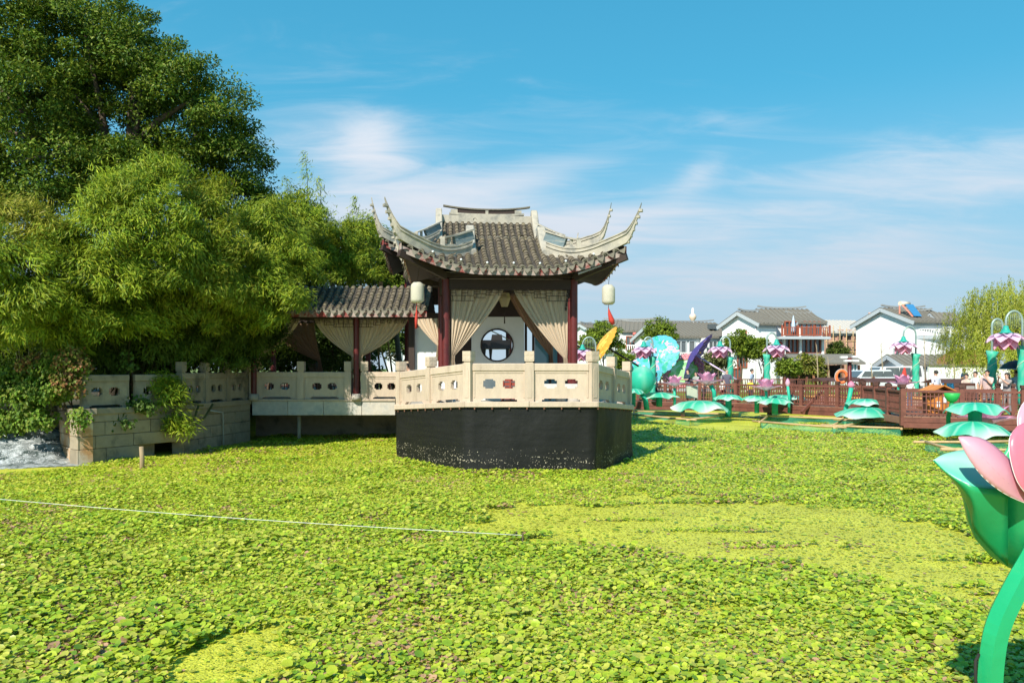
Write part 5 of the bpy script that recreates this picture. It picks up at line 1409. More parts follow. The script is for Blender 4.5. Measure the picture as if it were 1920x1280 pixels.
def lotus_flower(label, x, y, Y, R_, stem_px, scol=TEAL, tilt=0.0, n=(7, 6, 5), stem_r=.07, raz=0.0):
    c = P(x, y, Y); foot = P(stem_px[-1][0], stem_px[-1][1], Y); t = thing('lotus_flower', label, 'flower lantern', foot, group=DLG)
    b = MB(); stem(b, [P(px_, py_, Y) for px_, py_ in stem_px[::-1]], stem_r, scol); b.build('stalk', M_CLOTHV, t)
    T = Matrix.Translation(c) @ Matrix.Rotation(tilt, 4, 'Y')
    for ring, (me, k, sc) in enumerate(zip((PET_OUT, PET_MID, PET_IN), n, (1.0, .98, .9))):
        for j in range(k): link_mesh('petal', me, t, True, T @ Matrix.Rotation(2 * math.pi * (j + .5 * ring) / k + raz, 4, 'Z') @ Matrix.Scale(R_ * sc, 4))
    b = MB(); b.c = []; k0 = 0; b.lathe([(.001, .0), (.10, .02), (.14, .16), (.12, .2), (.001, .2)], 10); b.c = [(.5, .42, .06, 1)] * len(b.v); b.build('seed_head', M_CLOTHV, t, True, T @ Matrix.Scale(R_, 4))
    return t
def lotus_leaf(label, x, y, Y, wpx, stalk_bottom, seed=0, tilt=0.0, stalk_w=.16, dome=.16, droop=.09, rim=MINT, sx=None, taz=0):
    r = wpx / F * Y / 2; c = P(x, y, Y); ft = P(sx or x, stalk_bottom, Y); t = thing('lotus_leaf', label, 'leaf decoration', (ft.x, ft.y, ft.z), group=DLG)
    b = MB(); lily_disc(b, c, r, tilt, dome, .05, seed, TEAL, cmix(TEAL, GREEN, .2), rim, droop=droop, taz=taz); b.build('leaf_disc', M_CLOTHV, t)
    if stalk_bottom - y > 6:
        b = MB(); stem(b, [ft, ft.lerp(c, .5), c + UP * dome * .5], stalk_w, TEAL_D, 12); b.build('stalk', M_CLOTHV, t)
    return t
def bud(label, x, y0, y1, Y, wpx, stem_px, col0=PALEP, col1=PINK, sr=.06):
    p0, p1 = P(x, y1, Y), P(x, y0, Y); h = p1.z - p0.z; r = wpx / F * Y / 2; ft = P(*stem_px[-1], Y); t = thing('lotus_bud', label, 'bud lantern', ft, group=DLG)
    b = MB(); b.c = []; pr = [(.25 * r, 0), (.8 * r, h * .22), (r, h * .45), (.7 * r, h * .75), (.02, h)]; b.lathe(pr, 12, p0, wob=lambda t_, th: (1 + .06 * math.cos(6 * th), 0)); b.c = [(*cmix(col0, col1, (i // 12) / 4), 1) for i in range(len(b.v))]; b.build('bud_head', M_CLOTHV, t)
    b = MB(); stem(b, [P(*q, Y) for q in stem_px[::-1]], sr, TEAL); b.build('stalk', M_CLOTHV, t); return t

t = thing('lotus_seed_pod', 'large round teal pod lantern right beside the boat balustrade', 'pod lantern', P(1214, 766, 40.5), group=DLG)
b = MB(); b.c = []; c = P(1204, 713, 40.5); b.sphere(c, .72, 20, 12, sq=(.9, .9, 1.0)); b.c = [(*cmix(TEAL, MINT, max(0, (v[2] - c.z) * 1.2 - .45) + (.18 if i % 20 in (0, 5, 10, 15) else 0)), 1) for i, v in enumerate(b.v)]; b.build('pod', M_CLOTHV, t)
b = MB(); stem(b, [P(1213, 768, 40.5), P(1210, 748, 40.5), P(1200, 731, 40.5)], .14, TEAL); b.build('stalk', M_CLOTHV, t)
lotus_leaf('teal lotus leaf beside the round pod, overlapping the boat edge', 1186, 734, 39.8, 46, 762, 1)
lotus_leaf('flat teal lotus leaf on a stalk before the painted pillar', 1236, 741, 41, 76, 762, 2, rim=(.75, .9, .82))
lotus_flower('pink lotus flower on a slender stalk left of the grey box', 1265, 725, 40.5, .62, [(1265, 727), (1265, 760)], n=(7, 5, 4))
lotus_leaf('broad low teal leaf lying just above the duckweed', 1312, 759, 39.5, 104, 764, 3, dome=.22, droop=.22, rim=(.85, .92, .88))
lotus_leaf('teal lotus leaf on a thick stalk right of the pink tulip shaped flower', 1366, 745, 40, 54, 780, 4)
lotus_flower('salmon pink lotus flower with curved green stalk before the railing', 1326, 722, 41, .72, [(1333, 722), (1339, 735), (1340, 757)], stem_r=.11, n=(6, 6, 5))
lotus_leaf('left leaf of the teal lotus leaf cluster under the open flower', 1419, 747, 39.5, 58, 774, 5, stalk_w=.12)
lotus_leaf('front leaf of the teal lotus leaf cluster under the open flower', 1453, 752, 38.6, 66, 776, 6, stalk_w=.15)
lotus_leaf('rear leaf of the teal lotus leaf cluster under the open flower', 1470, 745, 40.4, 66, 774, 7, stalk_w=.13)
lotus_flower('open magenta pink lotus flower above the teal leaf cluster', 1436, 733, 39, .66, [(1437, 733), (1437, 748)], n=(7, 6, 4))
lotus_leaf('right leaf of the teal lotus leaf cluster beyond the pale bud', 1494, 748, 40.6, 40, 772, 21, stalk_w=.1)
bud('pale pink lotus bud on a straight green stalk by the leaf cluster', 1477, 709, 725, 39.2, 9, [(1477, 724), (1480, 745), (1479, 774)], sr=.07)
bud('small pink bud on a tall stalk behind the open flower', 1425, 711, 717, 41.5, 5, [(1425, 717), (1425, 740)], PINK, HOT, .03)
lotus_leaf('teal umbrella shaped leaf before the railing right of the brace', 1624, 754, 34.5, 72, 784, 8, stalk_w=.2, rim=(.80, .92, .86))
lotus_leaf('large low teal leaf below the umbrella shaped leaf', 1627, 776, 34, 118, 783, 9, dome=.30, droop=.1)
bud('pink bud on a leaning green stalk before the maroon lamp post', 1596, 714, 728, 35, 14, [(1596, 727), (1592, 748), (1586, 765), (1586, 784)], PINK, (.8, .3, .42), .1)
lotus_flower('pale pink lotus flower with red centre at the boardwalk corner', 1693, 725, 33.5, .56, [(1690, 725), (1690, 750), (1688, 784)], n=(6, 5, 3), stem_r=.17)
b = MB(); p = P(1694, 722, 33.5); t = thing('red_streamer', 'red cloth streamer hanging above the corner lotus flower', 'streamer', p); b.tube([p, p + V(.02, 0, .35), p + V(.05, 0, .75)], [.10, .13, .03], 8); b.build('cloth', M_TASSEL, t)
# nearest group on the right
bw_ = thing('green_bowl_bud', 'bright green bowl shaped seed pod on a stalk at the near railing', 'pod lantern', P(1779, 815, 27.5), group=DLG)
b = MB(); b.c = []; c = P(1785, 755, 27.5); b.lathe([(.03, 0), (.14, .06), (.22, .18), (.255, .33), (.22, .34), (.001, .31)], 18, c); b.c = [(.05, .55, .12, 1)] * len(b.v); b.build('bowl', M_CLOTHV, bw_)
b = MB(); stem(b, [P(1779, 816, 27.5), P(1778, 782, 27.5), P(1783, 762, 27.5), c], .075, GREEN); b.build('stalk', M_CLOTHV, bw_)
lotus_leaf('near teal lotus leaf on a thick stalk beside the green bowl', 1828, 762, 27, 108, 818, 10, stalk_w=.21, rim=(.3, .7, .55), droop=.18, dome=.14)
lotus_leaf('near low teal leaf under the big pink lotus', 1824, 806, 26.6, 128, 812, 11, dome=.30, droop=.14, rim=(.7, .88, .78))
lotus_flower('big pale pink lotus flower lying open behind the near leaf', 1856, 797, 28.2, .80, [(1856, 797), (1856, 806)], n=(7, 6, 4), raz=.2)

# rafts: bamboo poles with slack green netting
M_BAMPOLE = mat('bamboo_pole', (.52, .36, .18), .6, .2, 8, (.3, .2, .1), .5, 4)
def net_mat():
    return mat('green_netting', (.06, .38, .24), .8, .1, 3, alpha=.42)
M_NET = net_mat()
def raft(label, corners, z=.33, drop=.32, extra=()):
    c = [G(x, y, z) for x, y in corners]; ctr = sum(c, Vector()) / len(c); t = thing('net_raft', label, 'raft', (ctr.x, ctr.y, 0), group='bamboo rafts with green netting')
    for a, e in list(zip(c, c[1:] + c[:1])) + [(G(*p, z), G(*q, z)) for p, q in extra]:
        b = MB(); d = (e - a).normalized(); b.tube([a - d * .4, a.lerp(e, .5) - UP * .02, e + d * .4], [.05, .045, .038], 7); b.build('pole', M_BAMPOLE, t)
    for a, e in zip(c, c[1:] + c[:1]):
        b = MB(); L_ = (e - a).length; n = max(3, int(L_ / .5)); dd_ = (e - a).normalized(); nr = Vector((dd_.y, -dd_.x, 0))
        b.grid(lambda u, v: a.lerp(e, u) - UP * (v * (drop + .12 * math.sin(u * 9) ) ) + nr * (.10 * math.sin(u * 13) * v), n * 2, 3); b.build('netting', M_NET, t)
    return t
raft('bamboo raft with torn green netting left of the grey box', [(1186, 776), (1295, 786), (1370, 776), (1190, 770)], .30, .25)
raft('bamboo raft with green netting under the leaf cluster', [(1425, 790), (1570, 800), (1640, 786), (1440, 779)], .32, .34)
raft('bamboo raft with netting under the umbrella shaped leaf', [(1560, 797), (1690, 802), (1690, 792), (1580, 787)], .32, .36)
raft('near bamboo raft with green netting at the right', [(1735, 828), (1790, 842), (1930, 842), (1930, 826)], .35, .42)
gb = thing('electric_cabinet', 'grey green metal cabinet standing at the boardwalk railing', 'cabinet', P(1297, 752, 41.5))
b = MB(); c = P(1297, 735, 41.5); b.box(c, (.56, .25, .62)); cab = b.build('case', mat('grey_green_metal', (.42, .46, .37), .5, .05), gb, bevel=.012)
b = MB(); b.box(c + V(0, -.13, 0), (.50, .012, .56)); b.box(c + V(-.03, -.14, .2), (.10, .02, .03)); b.build('door', mat('grey_green_door', (.46, .50, .41), .5, .04), cab)
for sx in (-.2, .2):
    b = MB(); b.box(c + V(sx, 0, -.55), (.05, .05, .5)); b.build('leg', M_BWD, gb)

# ------------------------------------------------------------------ arched lotus lamps
M_POLE = mat('grey_green_pole', (.30, .40, .38), .4, .1, metal=.3)
def arch_lamp(label, post_x, lamp_x, y_top, y_wrap, y_base, Y, lamp_y, R_, strings=False, wrapc=TEAL):
    foot = P(post_x, y_base, Y); t = thing('lotus_lamp', label, 'lamp', (foot.x, foot.y, max(.8, foot.z)), group='arched poles with hanging lotus lamps')
    foot = Vector((foot.x, foot.y, max(.8, foot.z))); zt = PZ(y_top, Y); xl = PX(lamp_x, Y); xp = foot.x; r = abs(xl - xp) / 2; cx = (xl + xp) / 2; sgn = 1 if xl > xp else -1
    pts = [foot, Vector((xp, Y, zt - r * 1.3))] + [Vector((cx - sgn * r * math.cos(a), Y, zt - r * 1.3 + r * 1.3 * math.sin(a))) for a in np.linspace(.25, math.pi, 10)] + [P(lamp_x, lamp_y - 10, Y)]
    b = MB(); b.tube(pts, .045, 8); b.build('pole', M_POLE, t)
    b = MB(); b.c = []; zw = PZ(y_wrap, Y); prof = []; hW = zw - foot.z
    stem(b, [foot + V(.02 * math.sin(k * 2.1), .02 * math.cos(k * 1.7), hW * k / 9) for k in range(10)], [.17 + .02 * math.sin(k * 2.3) for k in range(9)] + [.24], wrapc, 10); 
    b.c = [(*cmix(wrapc, MINT, .25 * (i % 3 == 0)), 1) for i in range(len(b.v))]; b.build('green_wrap', M_CLOTHV, t)
    b = MB(); b.c = []
    for k in range(7):
        a0 = k * 1.9; stem(b, [Vector((xp + .19 * math.cos(a0 + s * 2), Y + .19 * math.sin(a0 + s * 2), foot.z + hW * (k + s) / 7.5)) for s in (0, .35, .7, 1)], .012, (.8, .9, .7), 5)
    b.build('wrap_cords', M_CLOTHV, t)['kind'] = 'stuff'
    c = P(lamp_x, lamp_y, Y); T = Matrix.Translation(c + UP * (R_ * .32))
    for ring, (me, k, s_) in enumerate(((PET_HANG, 8, 1.0), (PET_HANG2, 7, 1.0), (PET_HANG3, 5, 1.0))):
        for j in range(k):
            link_mesh('petal', me, t, True, T @ Matrix.Rotation(2 * math.pi * (j + .5 * ring) / k, 4, 'Z') @ Matrix.Scale(R_ * s_, 4))
    b = MB(); b.c = []; b.lathe([(.001, .34), (.10, .32), (.13, .18), (.20, .06), (.34, -.02), (.001, -.02)], 12); b.c = [(.04, .50, .40, 1)] * len(b.v); b.build('lamp_cap', M_CLOTHV, t, True, T @ Matrix.Scale(R_, 4))
    if strings:
        b = MB()
        for a in np.linspace(.35, math.pi - .35, 11):
            x = cx - r * math.cos(a); z = zt - r * 1.3 + r * 1.3 * math.sin(a); b.tube([(x, Y, z), (x, Y, zt - r * 1.3 - r * .9 * abs(math.sin(a)))], .008, 4)
        b.build('hanging_strings', M_POLE, t)['kind'] = 'stuff'
    return t
arch_lamp('lotus lamp half hidden behind the right front pavilion column', 1117, 1092, 632, 668, 745, 46, 664, .85, True)
arch_lamp('lotus lamp over the turquoise parasol with painted green pillar', 1224, 1207, 632, 668, 748, 43.5, 659, .85, True)
arch_lamp('lotus lamp hanging left of its pole before the long white house', 1369, 1350, 631, 669, 742, 45, 658, .85)
arch_lamp('lotus lamp hanging right of its pole before the three storey house', 1438, 1456, 624, 664, 740, 43.5, 656, .88)
arch_lamp('lotus lamp before the blank white gable wall', 1717, 1694, 612, 663, 742, 41, 650, .82)
arch_lamp('narrow lotus lamp arch with strings beside the willow', 1860, 1880, 598, 658, 755, 33, 632, .5, True)
arch_lamp('largest lotus lamp hanging before the willow at the right edge', 1917, 1886, 583, 648, 760, 31.5, 637, .86, True)

# ------------------------------------------------------------------ giant parasols
def parasol_mat(name, base, spots, rimc):
    m = bpy.data.materials.new(name); m.use_nodes = True; t = m.node_tree; L = t.links.new; bs = t.nodes['Principled BSDF']; bs.inputs['Roughness'].default_value = .5
    geo = t.nodes.new('ShaderNodeTexCoord'); cur = None
    rgb = t.nodes.new('ShaderNodeRGB'); rgb.outputs[0].default_value = (*base, 1); cur = rgb.outputs[0]
    for k, (c, sc, th) in enumerate(spots):
        n = t.nodes.new('ShaderNodeTexNoise'); n.inputs['Scale'].default_value = sc; n.inputs['Detail'].default_value = 2; n.inputs['Distortion'].default_value = 1.5
        mp_ = t.nodes.new('ShaderNodeMapping'); mp_.inputs['Location'].default_value = (k * 3.7, k * 1.3, 0); L(geo.outputs['Object'], mp_.inputs[0]); L(mp_.outputs[0], n.inputs[0])
        r = t.nodes.new('ShaderNodeMapRange'); r.inputs[1].default_value = th; r.inputs[2].default_value = th + .04; L(n.outputs[0], r.inputs[0])
        mx = t.nodes.new('ShaderNodeMix'); mx.data_type = 'RGBA'; L(r.outputs[0], mx.inputs[0]); L(cur, mx.inputs[6]); mx.inputs[7].default_value = (*c, 1); cur = mx.outputs[2]
    L(cur, bs.inputs['Base Color']); tr = t.nodes.new('ShaderNodeBsdfTranslucent'); L(cur, tr.inputs[0]); ms = t.nodes.new('ShaderNodeMixShader'); ms.inputs[0].default_value = .25
    L(bs.outputs[0], ms.inputs[1]); L(tr.outputs[0], ms.inputs[2]); L(ms.outputs[0], t.nodes['Material Output'].inputs[0]); return m
def parasol(label, x, y, Y, rad_px, axis, m, shaft=2.2, shaft_m=None, ribs=20, depth=.28, foot=None):
    """canopy whose outer side looks along axis"""
    c = P(x, y, Y); r = rad_px / F * Y; ax = Vector(axis).normalized(); e = c - ax * shaft
    t = thing('parasol', label, 'parasol', (e.x, e.y, max(.82, e.z)), group='giant painted parasols beyond the boardwalk')
    q = ax.to_track_quat('Z', 'Y').to_matrix().to_4x4(); T = Matrix.Translation(c) @ q
    b = MB(); n = ribs * 4; N = 6
    b.lathe([(max(.001, r * k / N), depth * r * (1 - (k / N) ** 1.5)) for k in range(N + 1)], n, wob=lambda tt, th: (1 - .035 * tt * (abs(math.sin(th * ribs / 2)) ** .6 * -1 + 1), -.03 * r * tt * abs(math.sin(th * ribs / 2))))
    cn = b.build('canopy', m, t, True, T)
    b = MB()
    for k in range(ribs):
        th = 2 * math.pi * k / ribs; b.tube([(r * .12 * math.cos(th), r * .12 * math.sin(th), depth * r * .85), (r * .97 * math.cos(th), r * .97 * math.sin(th), -.01)], .014, 4)
    b.build('ribs', M_DARKWOOD, t, True, T)['kind'] = 'stuff'
    b = MB(); b.tube([c + ax * depth * r * 1.1, e], .055, 8); b.build('shaft', shaft_m or M_DARKWOOD, t)
    return t
M_PTURQ = parasol_mat('turquoise_painted_paper', (.12, .50, .66), [((.03, .50, .36), 1.0, .50), ((.80, .45, .60), 1.5, .60), ((.9, .8, .72), 3.0, .66), ((.03, .42, .25), 2.4, .63)], None)
M_PPURP = parasol_mat('violet_painted_paper', (.10, .06, .30), [((.30, .22, .62), .8, .56), ((.65, .35, .08), 1.0, .64)], None)
M_PGREEN = parasol_mat('green_painted_paper', (.30, .70, .25), [((.6, .8, .6), 1.0, .52)], None)
M_PORANGE = parasol_mat('orange_painted_paper', (.85, .42, .05), [((.85, .66, .12), .9, .5), ((.75, .25, .25), 1.3, .66)], None)
M_PVIOL = parasol_mat('purple_painted_paper', (.18, .03, .36), [((.3, .08, .5), 1.0, .55)], None)
M_LILACP = mat('lilac_pole', (.62, .50, .72), .5, .05)
parasol('large turquoise painted parasol facing the pond', 1234, 665, 50, 42, (-.55, -.80, .45), M_PTURQ, 3.2)
parasol('smaller turquoise parasol with pink flowers before the large one', 1209, 697, 48.5, 33, (-.35, -.9, .35), M_PTURQ, 1.6)
parasol('dark violet parasol tilted away showing its underside', 1308, 668, 49, 50, (-.80, .28, .52), M_PPURP, 2.9, M_LILACP)
parasol('green parasol fringed with pink blossoms', 1282, 697, 50, 34, (-.45, -.75, .62), M_PGREEN, 1.6)
parasol('orange parasol seen edge on behind the stone balustrade', 1133, 648, 47, 42, (-.86, -.10, .50), M_PORANGE, 2.4)
parasol('purple parasol behind the right pavilion column', 1066, 645, 47, 36, (-.93, -.2, .2), M_PVIOL, 2.2)
# blossoms on the green parasol rim
t = thing('blossom_garland', 'ring of pink cloth blossoms round the green parasol', 'garland', P(1282, 724, 50)); b0 = MB(); c = P(1282, 697, 49.9)
axg = Vector((-.45, -.75, .62)).normalized(); qg = axg.to_track_quat('Z', 'Y').to_matrix().to_4x4()
BLO = MB(); BLO.c = []
for k in range(5): BLO.sphere((.12 * math.cos(k * 1.257), .12 * math.sin(k * 1.257), 0), .10, 7, 5, sq=(1, 1, .5))
BLO.c = [(.78, .30, .34, 1)] * len(BLO.v); BLO = BLO.mesh('blossom', M_CLOTHV)
for k in range(26):
    a = 2 * math.pi * k / 26; rr = 34 / F * 50 * RNG.uniform(.9, 1.05); link_mesh('blossom', BLO, t, True, Matrix.Translation(c) @ qg @ Matrix.Translation((rr * math.cos(a), rr * math.sin(a), .05)) @ Matrix.Scale(RNG.uniform(.8, 1.3), 4))
# ================================================================== people
M_SKIN = mat('skin', (.55, .33, .24), .6, .06)
def cloth(c, nm): return mat('cloth_' + nm, c, .85, .08, 20, sheen=.1)
M_HAIR = mat('black_hair', (.02, .016, .014), .55, .2, 30)
M_SHOE = mat('dark_shoe', (.05, .045, .045), .6, .1)
def person(label, x, Y, rotz, shirt, trousers, h=1.7, z=None, arms=None, hair='short', lean=0.0, sit=False, stripes=None, bald=False, build=1.0, head_turn=0.0):
    """one skinned body; local frame faces -y"""
    loc = Vector((PX(x, Y), Y, BZ + .012 if z is None else z)); t = thing('person', label, 'person', loc, rotz, group='visitors on the boardwalk')
    k = h / 1.7; bw = build
    J = {'pel': (0, 0, .94), 'spi': (0, -.0 - lean * .1, 1.13), 'che': (0, -lean * .25, 1.32), 'nec': (0, -lean * .36, 1.455), 'chin': (0, -.012 - lean * .4, 1.52), 'head': (0, -.012 - lean * .44, 1.60), 'crown': (0, .0 - lean * .46, 1.675)}
    Rr = {'pel': (.155 * bw, .115 * bw), 'spi': (.145 * bw, .105 * bw), 'che': (.165 * bw, .11 * bw), 'nec': (.056, .056), 'chin': (.066, .074), 'head': (.077, .092), 'crown': (.05, .062)}
    E = [('pel', 'spi'), ('spi', 'che'), ('che', 'nec'), ('nec', 'chin'), ('chin', 'head'), ('head', 'crown')]
    arms = arms or {}
    for s, n in ((-1, 'l'), (1, 'r')):
        el, wr = arms.get(n, ((s * .25, .02, 1.12), (s * .26, -.08, .88)))
        hd = tuple(Vector(wr) + (Vector(wr) - Vector(el)).normalized() * .09)
        J.update({'sh' + n: (s * .175 * bw, -lean * .27, 1.375), 'el' + n: el, 'wr' + n: wr, 'ha' + n: hd})
        Rr.update({'sh' + n: (.066, .066), 'el' + n: (.045, .045), 'wr' + n: (.031, .027), 'ha' + n: (.040, .024)})
        E += [('che', 'sh' + n), ('sh' + n, 'el' + n), ('el' + n, 'wr' + n), ('wr' + n, 'ha' + n)]
        ft = .06 * s
        J.update({'hi' + n: (s * .092, 0, .86), 'kn' + n: (s * .10, -.03 + ft * .5, .48), 'an' + n: (s * .105, .02 + ft, .085), 'to' + n: (s * .12, -.14 + ft, .035)})
        Rr.update({'hi' + n: (.092, .098), 'kn' + n: (.062, .064), 'an' + n: (.042, .046), 'to' + n: (.042, .03)})
        E += [('pel', 'hi' + n), ('hi' + n, 'kn' + n), ('kn' + n, 'an' + n), ('an' + n, 'to' + n)]
    # fingers: short chains rooted in the palm
    for s, n in ((-1, 'l'), (1, 'r')):
        w, hnd = Vector(J['wr' + n]), Vector(J['ha' + n]); d = (hnd - w).normalized(); sd = d.cross(Vector((0, 1, .2))).normalized()
        for f_ in range(4):
            a = hnd + sd * (.018 * (f_ - 1.5)) + d * .035; e = a + d * (.030 + .008 * (1.5 - abs(f_ - 1.5))) + Vector((0, -.012, 0))
            J[f'f{n}{f_}'] = tuple(e); Rr[f'f{n}{f_}'] = (.0085, .0085); E.append(('ha' + n, f'f{n}{f_}'))
        J['th' + n] = tuple(w.lerp(hnd, .55) + sd * .05 + d * .02); Rr['th' + n] = (.010, .010); E.append(('ha' + n, 'th' + n))
    names = list(J); idx = {n: i for i, n in enumerate(names)}
    me = bpy.data.meshes.new('body'); me.from_pydata([tuple(Vector(J[n]) * k) for n in names], [(idx[a], idx[c]) for a, c in E], [])
    ob = bpy.data.objects.new('body_tmp', me); COL.objects.link(ob)
    ob.modifiers.new('skin', 'SKIN').use_smooth_shade = True
    sd_ = ob.modifiers.new('sub', 'SUBSURF'); sd_.levels = 1; sd_.render_levels = 1
    sv = me.skin_vertices[0].data
    for n in names: sv[idx[n]].radius = tuple(r_ * k for r_ in Rr[n]); sv[idx[n]].use_root = (n == 'pel')
    bpy.context.view_layer.update(); dg = bpy.context.evaluated_depsgraph_get(); m2 = bpy.data.meshes.new_from_object(ob.evaluated_get(dg))
    bpy.data.objects.remove(ob)
    m2.name = 'body'; m2.materials.clear()
    for m in (M_SKIN, shirt, trousers, M_SHOE): m2.materials.append(m)
    segs = [(Vector(J[a]) * k, Vector(J[c]) * k, (a, c)) for a, c in E]
    for p in m2.polygons:
        c = p.center; best, bn, bt = 9, None, 0
        for a, e, nm in segs:
            ab = e - a; tt = max(0, min(1, (c - a).dot(ab) / (ab.length_squared + 1e-9))); d = (a + ab * tt - c).length
            if d < best: best, bn, bt = d, nm, tt
        a, e = bn; mi = 0
        if a in ('pel', 'spi', 'che') and e in ('spi', 'che', 'nec', 'shl', 'shr'): mi = 1 if c.z > .95 * k and c.z < 1.47 * k else (2 if c.z <= .95 * k else 0)
        elif a.startswith('sh'): mi = 1 if bt < .8 else 0
        elif a == 'pel' or a.startswith('hi') or a.startswith('kn'): mi = 2
        elif a.startswith('an'): mi = 3
        p.material_index = mi; p.use_smooth = True
    link_mesh('body', m2, t, False)
    hd = Vector(J['head']) * k
    if not bald:
        b = MB(); nu, nv = 14, 8
        back = -.45 if hair == 'short' else -1.3
        def hp(u, v):
            th = 2 * math.pi * u; front = max(0, -math.sin(th)); lo = lerp(back if front < .2 else back, .45, min(1, front * 1.5)); ph = lerp(math.pi / 2, math.asin(max(-.95, min(.95, lo))) , v)
            return hd + Vector((.092 * k * math.cos(ph) * math.cos(th), .012 + .108 * k * math.cos(ph) * math.sin(th), .03 * k + .098 * k * math.sin(ph)))
        b.grid(hp, nu, nv); b.build('hair', M_HAIR, t, False)
        if hair == 'long':
            b = MB(); b.tube([hd + V(0, .05, .02), hd + V(0, .09, -.12), hd + V(0, .10, -.26)], [.085, .075, .04], 10); b.build('hair', M_HAIR, t, False)
    b = MB(); b.prism([hd + V(-.012, -.085, .0) * k, hd + V(.012, -.085, .0) * k, hd + V(0, -.088, .03) * k], V(0, -.022, -.008) * k); b.build('nose', M_SKIN, t, False)
    for s in (-1, 1):
        b = MB(); b.sphere(hd + V(s * .031, -.082, .022) * k, .010 * k, 6, 4); b.build('eye', M_HAIR, t, False)
    b = MB(); b.box(hd + V(0, -.084, -.038) * k, (.04 * k, .01, .009)); b.build('mouth', mat('lips', (.4, .15, .13), .6, .05), t, False)
    for s in (-1, 1):
        b = MB(); b.sphere(hd + V(s * .082, .005, .0) * k, .024 * k, 7, 5, sq=(.4, .8, 1.1)); b.build('ear', M_SKIN, t, False)
    return t
reach = {'l': ((-.24, -.16, 1.16), (-.10, -.38, 1.18)), 'r': ((.24, -.16, 1.16), (.10, -.38, 1.18))}
phone = {'l': ((-.26, -.22, 1.25), (-.06, -.36, 1.48)), 'r': ((.26, -.22, 1.25), (.06, -.36, 1.48))}
chinh = {'l': ((-.25, .02, 1.12), (-.22, -.12, .9)), 'r': ((.24, -.16, 1.15), (.06, -.22, 1.44))}
W_ = math.pi
person('young person in pale blue shirt beside the painted green pillar', 1230, 43.9, R(70), cloth((.62, .70, .85), 'pale_blue'), cloth((.03, .035, .05), 'dark_navy'), 1.58)
person('man in dark navy polo reaching forward at the railing', 1290, 43.8, R(-75), cloth((.02, .04, .07), 'navy'), cloth((.10, .16, .24), 'denim'), 1.76, arms=reach)
person('woman in grey top holding something at the railing beside the navy polo', 1305, 44.2, R(-60), cloth((.34, .36, .34), 'grey'), cloth((.45, .45, .48), 'light_grey'), 1.62, arms=reach, hair='long')
person('bald man in charcoal violet polo with his back turned', 1363, 43.6, R(160), cloth((.10, .095, .14), 'charcoal'), cloth((.12, .12, .16), 'slate'), 1.76, bald=True, build=1.12)
person('small child in white top and red trousers by the bald man', 1354, 43.2, R(120), cloth((.75, .75, .75), 'white'), cloth((.5, .05, .07), 'red'), 1.18)
person('man in grey blue shirt looking right over the railing', 1410, 42.9, R(60), cloth((.32, .40, .52), 'grey_blue'), cloth((.08, .1, .16), 'dark_blue'), 1.78)
person('child in bright yellow shirt before the grey blue shirted man', 1407, 42.5, R(10), cloth((.75, .68, .05), 'yellow'), cloth((.04, .05, .08), 'navy_shorts'), 1.25)
person('dark haired child behind the pale corner lotus flower', 1706, 37.2, R(-20), cloth((.72, .7, .7), 'white'), cloth((.1, .12, .2), 'blue'), 1.32)
person('man in lavender white shirt seen from behind by the orange kiosk', 1755, 35.4, R(205), cloth((.66, .66, .80), 'lavender'), cloth((.06, .06, .08), 'black'), 1.72)
person('person in black and white striped shirt near the willow', 1829, 34.0, R(-70), cloth((.68, .68, .68), 'striped_white'), cloth((.05, .05, .06), 'black'), 1.68)
person('stout man in pink and grey polo with hand at his chin', 1851, 32.6, R(-60), cloth((.62, .44, .42), 'pink_grey'), cloth((.20, .20, .22), 'grey_shorts'), 1.74, arms=chinh, build=1.25)
person('woman in grey overalls raising a phone with both hands', 1888, 31.6, R(-75), cloth((.30, .26, .25), 'taupe'), cloth((.25, .23, .23), 'taupe2'), 1.64, arms=phone, hair='long')
person('person in pale grey shirt at the right photo edge behind the overalls', 1908, 32.4, R(150), cloth((.40, .44, .46), 'pale_grey'), cloth((.08, .08, .1), 'dark'), 1.74)
person('smaller person in peach top left of the striped shirt', 1812, 34.6, R(-60), cloth((.66, .48, .40), 'peach'), cloth((.1, .1, .12), 'dark'), 1.58)
person('far person in bright blue clothes beside the blue tanks', 1808, 52, R(20), cloth((.04, .12, .4), 'bright_blue'), cloth((.03, .06, .2), 'deep_blue'), 1.72, z=.9)
person('woman in white top on the boardwalk behind the pink tulip flower', 1320, 44.4, R(40), cloth((.72, .70, .68), 'white'), cloth((.05, .05, .06), 'black'), 1.6, hair='long')
# seated visitor on the boat, leaning on the rail
p_ = person('dark haired visitor in blue patterned shirt bending behind the boat rail', 783, 27.2, R(-70), mat('blue_pattern_cloth', (.03, .05, .10), .85, .1, 30, (.6, .65, .7), .9, 26, (.52, .56)), cloth((.05, .05, .07), 'black'), 1.62, z=1.57, lean=.9)
p_.location.z = 1.18; p_['group'] = 'visitors on the boardwalk'; del p_['group']
um = thing('black_umbrella', 'dark open umbrella with blue edge held among the people at right', 'umbrella', P(1903, 712, 32.5))
b = MB(); c = P(1905, 688, 32.5); b.lathe([(.001, .28), (.25, .24), (.48, .10), (.62, -.08)], 16, c, wob=lambda t_, th: (1 - .05 * t_ * abs(math.sin(4 * th)), 0)); cn = b.build('canopy', mat('black_umbrella_cloth', (.012, .014, .02), .5, .1), um)
b = MB(); b.tube([c + V(.60 * math.cos(a), .60 * math.sin(a), -.075) for a in np.linspace(0, 2 * math.pi, 33)], .014, 5); b.build('blue_piping', mat('blue_piping', (.1, .35, .6), .5, .05), cn)
b = MB(); b.tube([c + UP * .28, c - UP * .75], .011, 6); b.build('shaft', M_BWD, um)
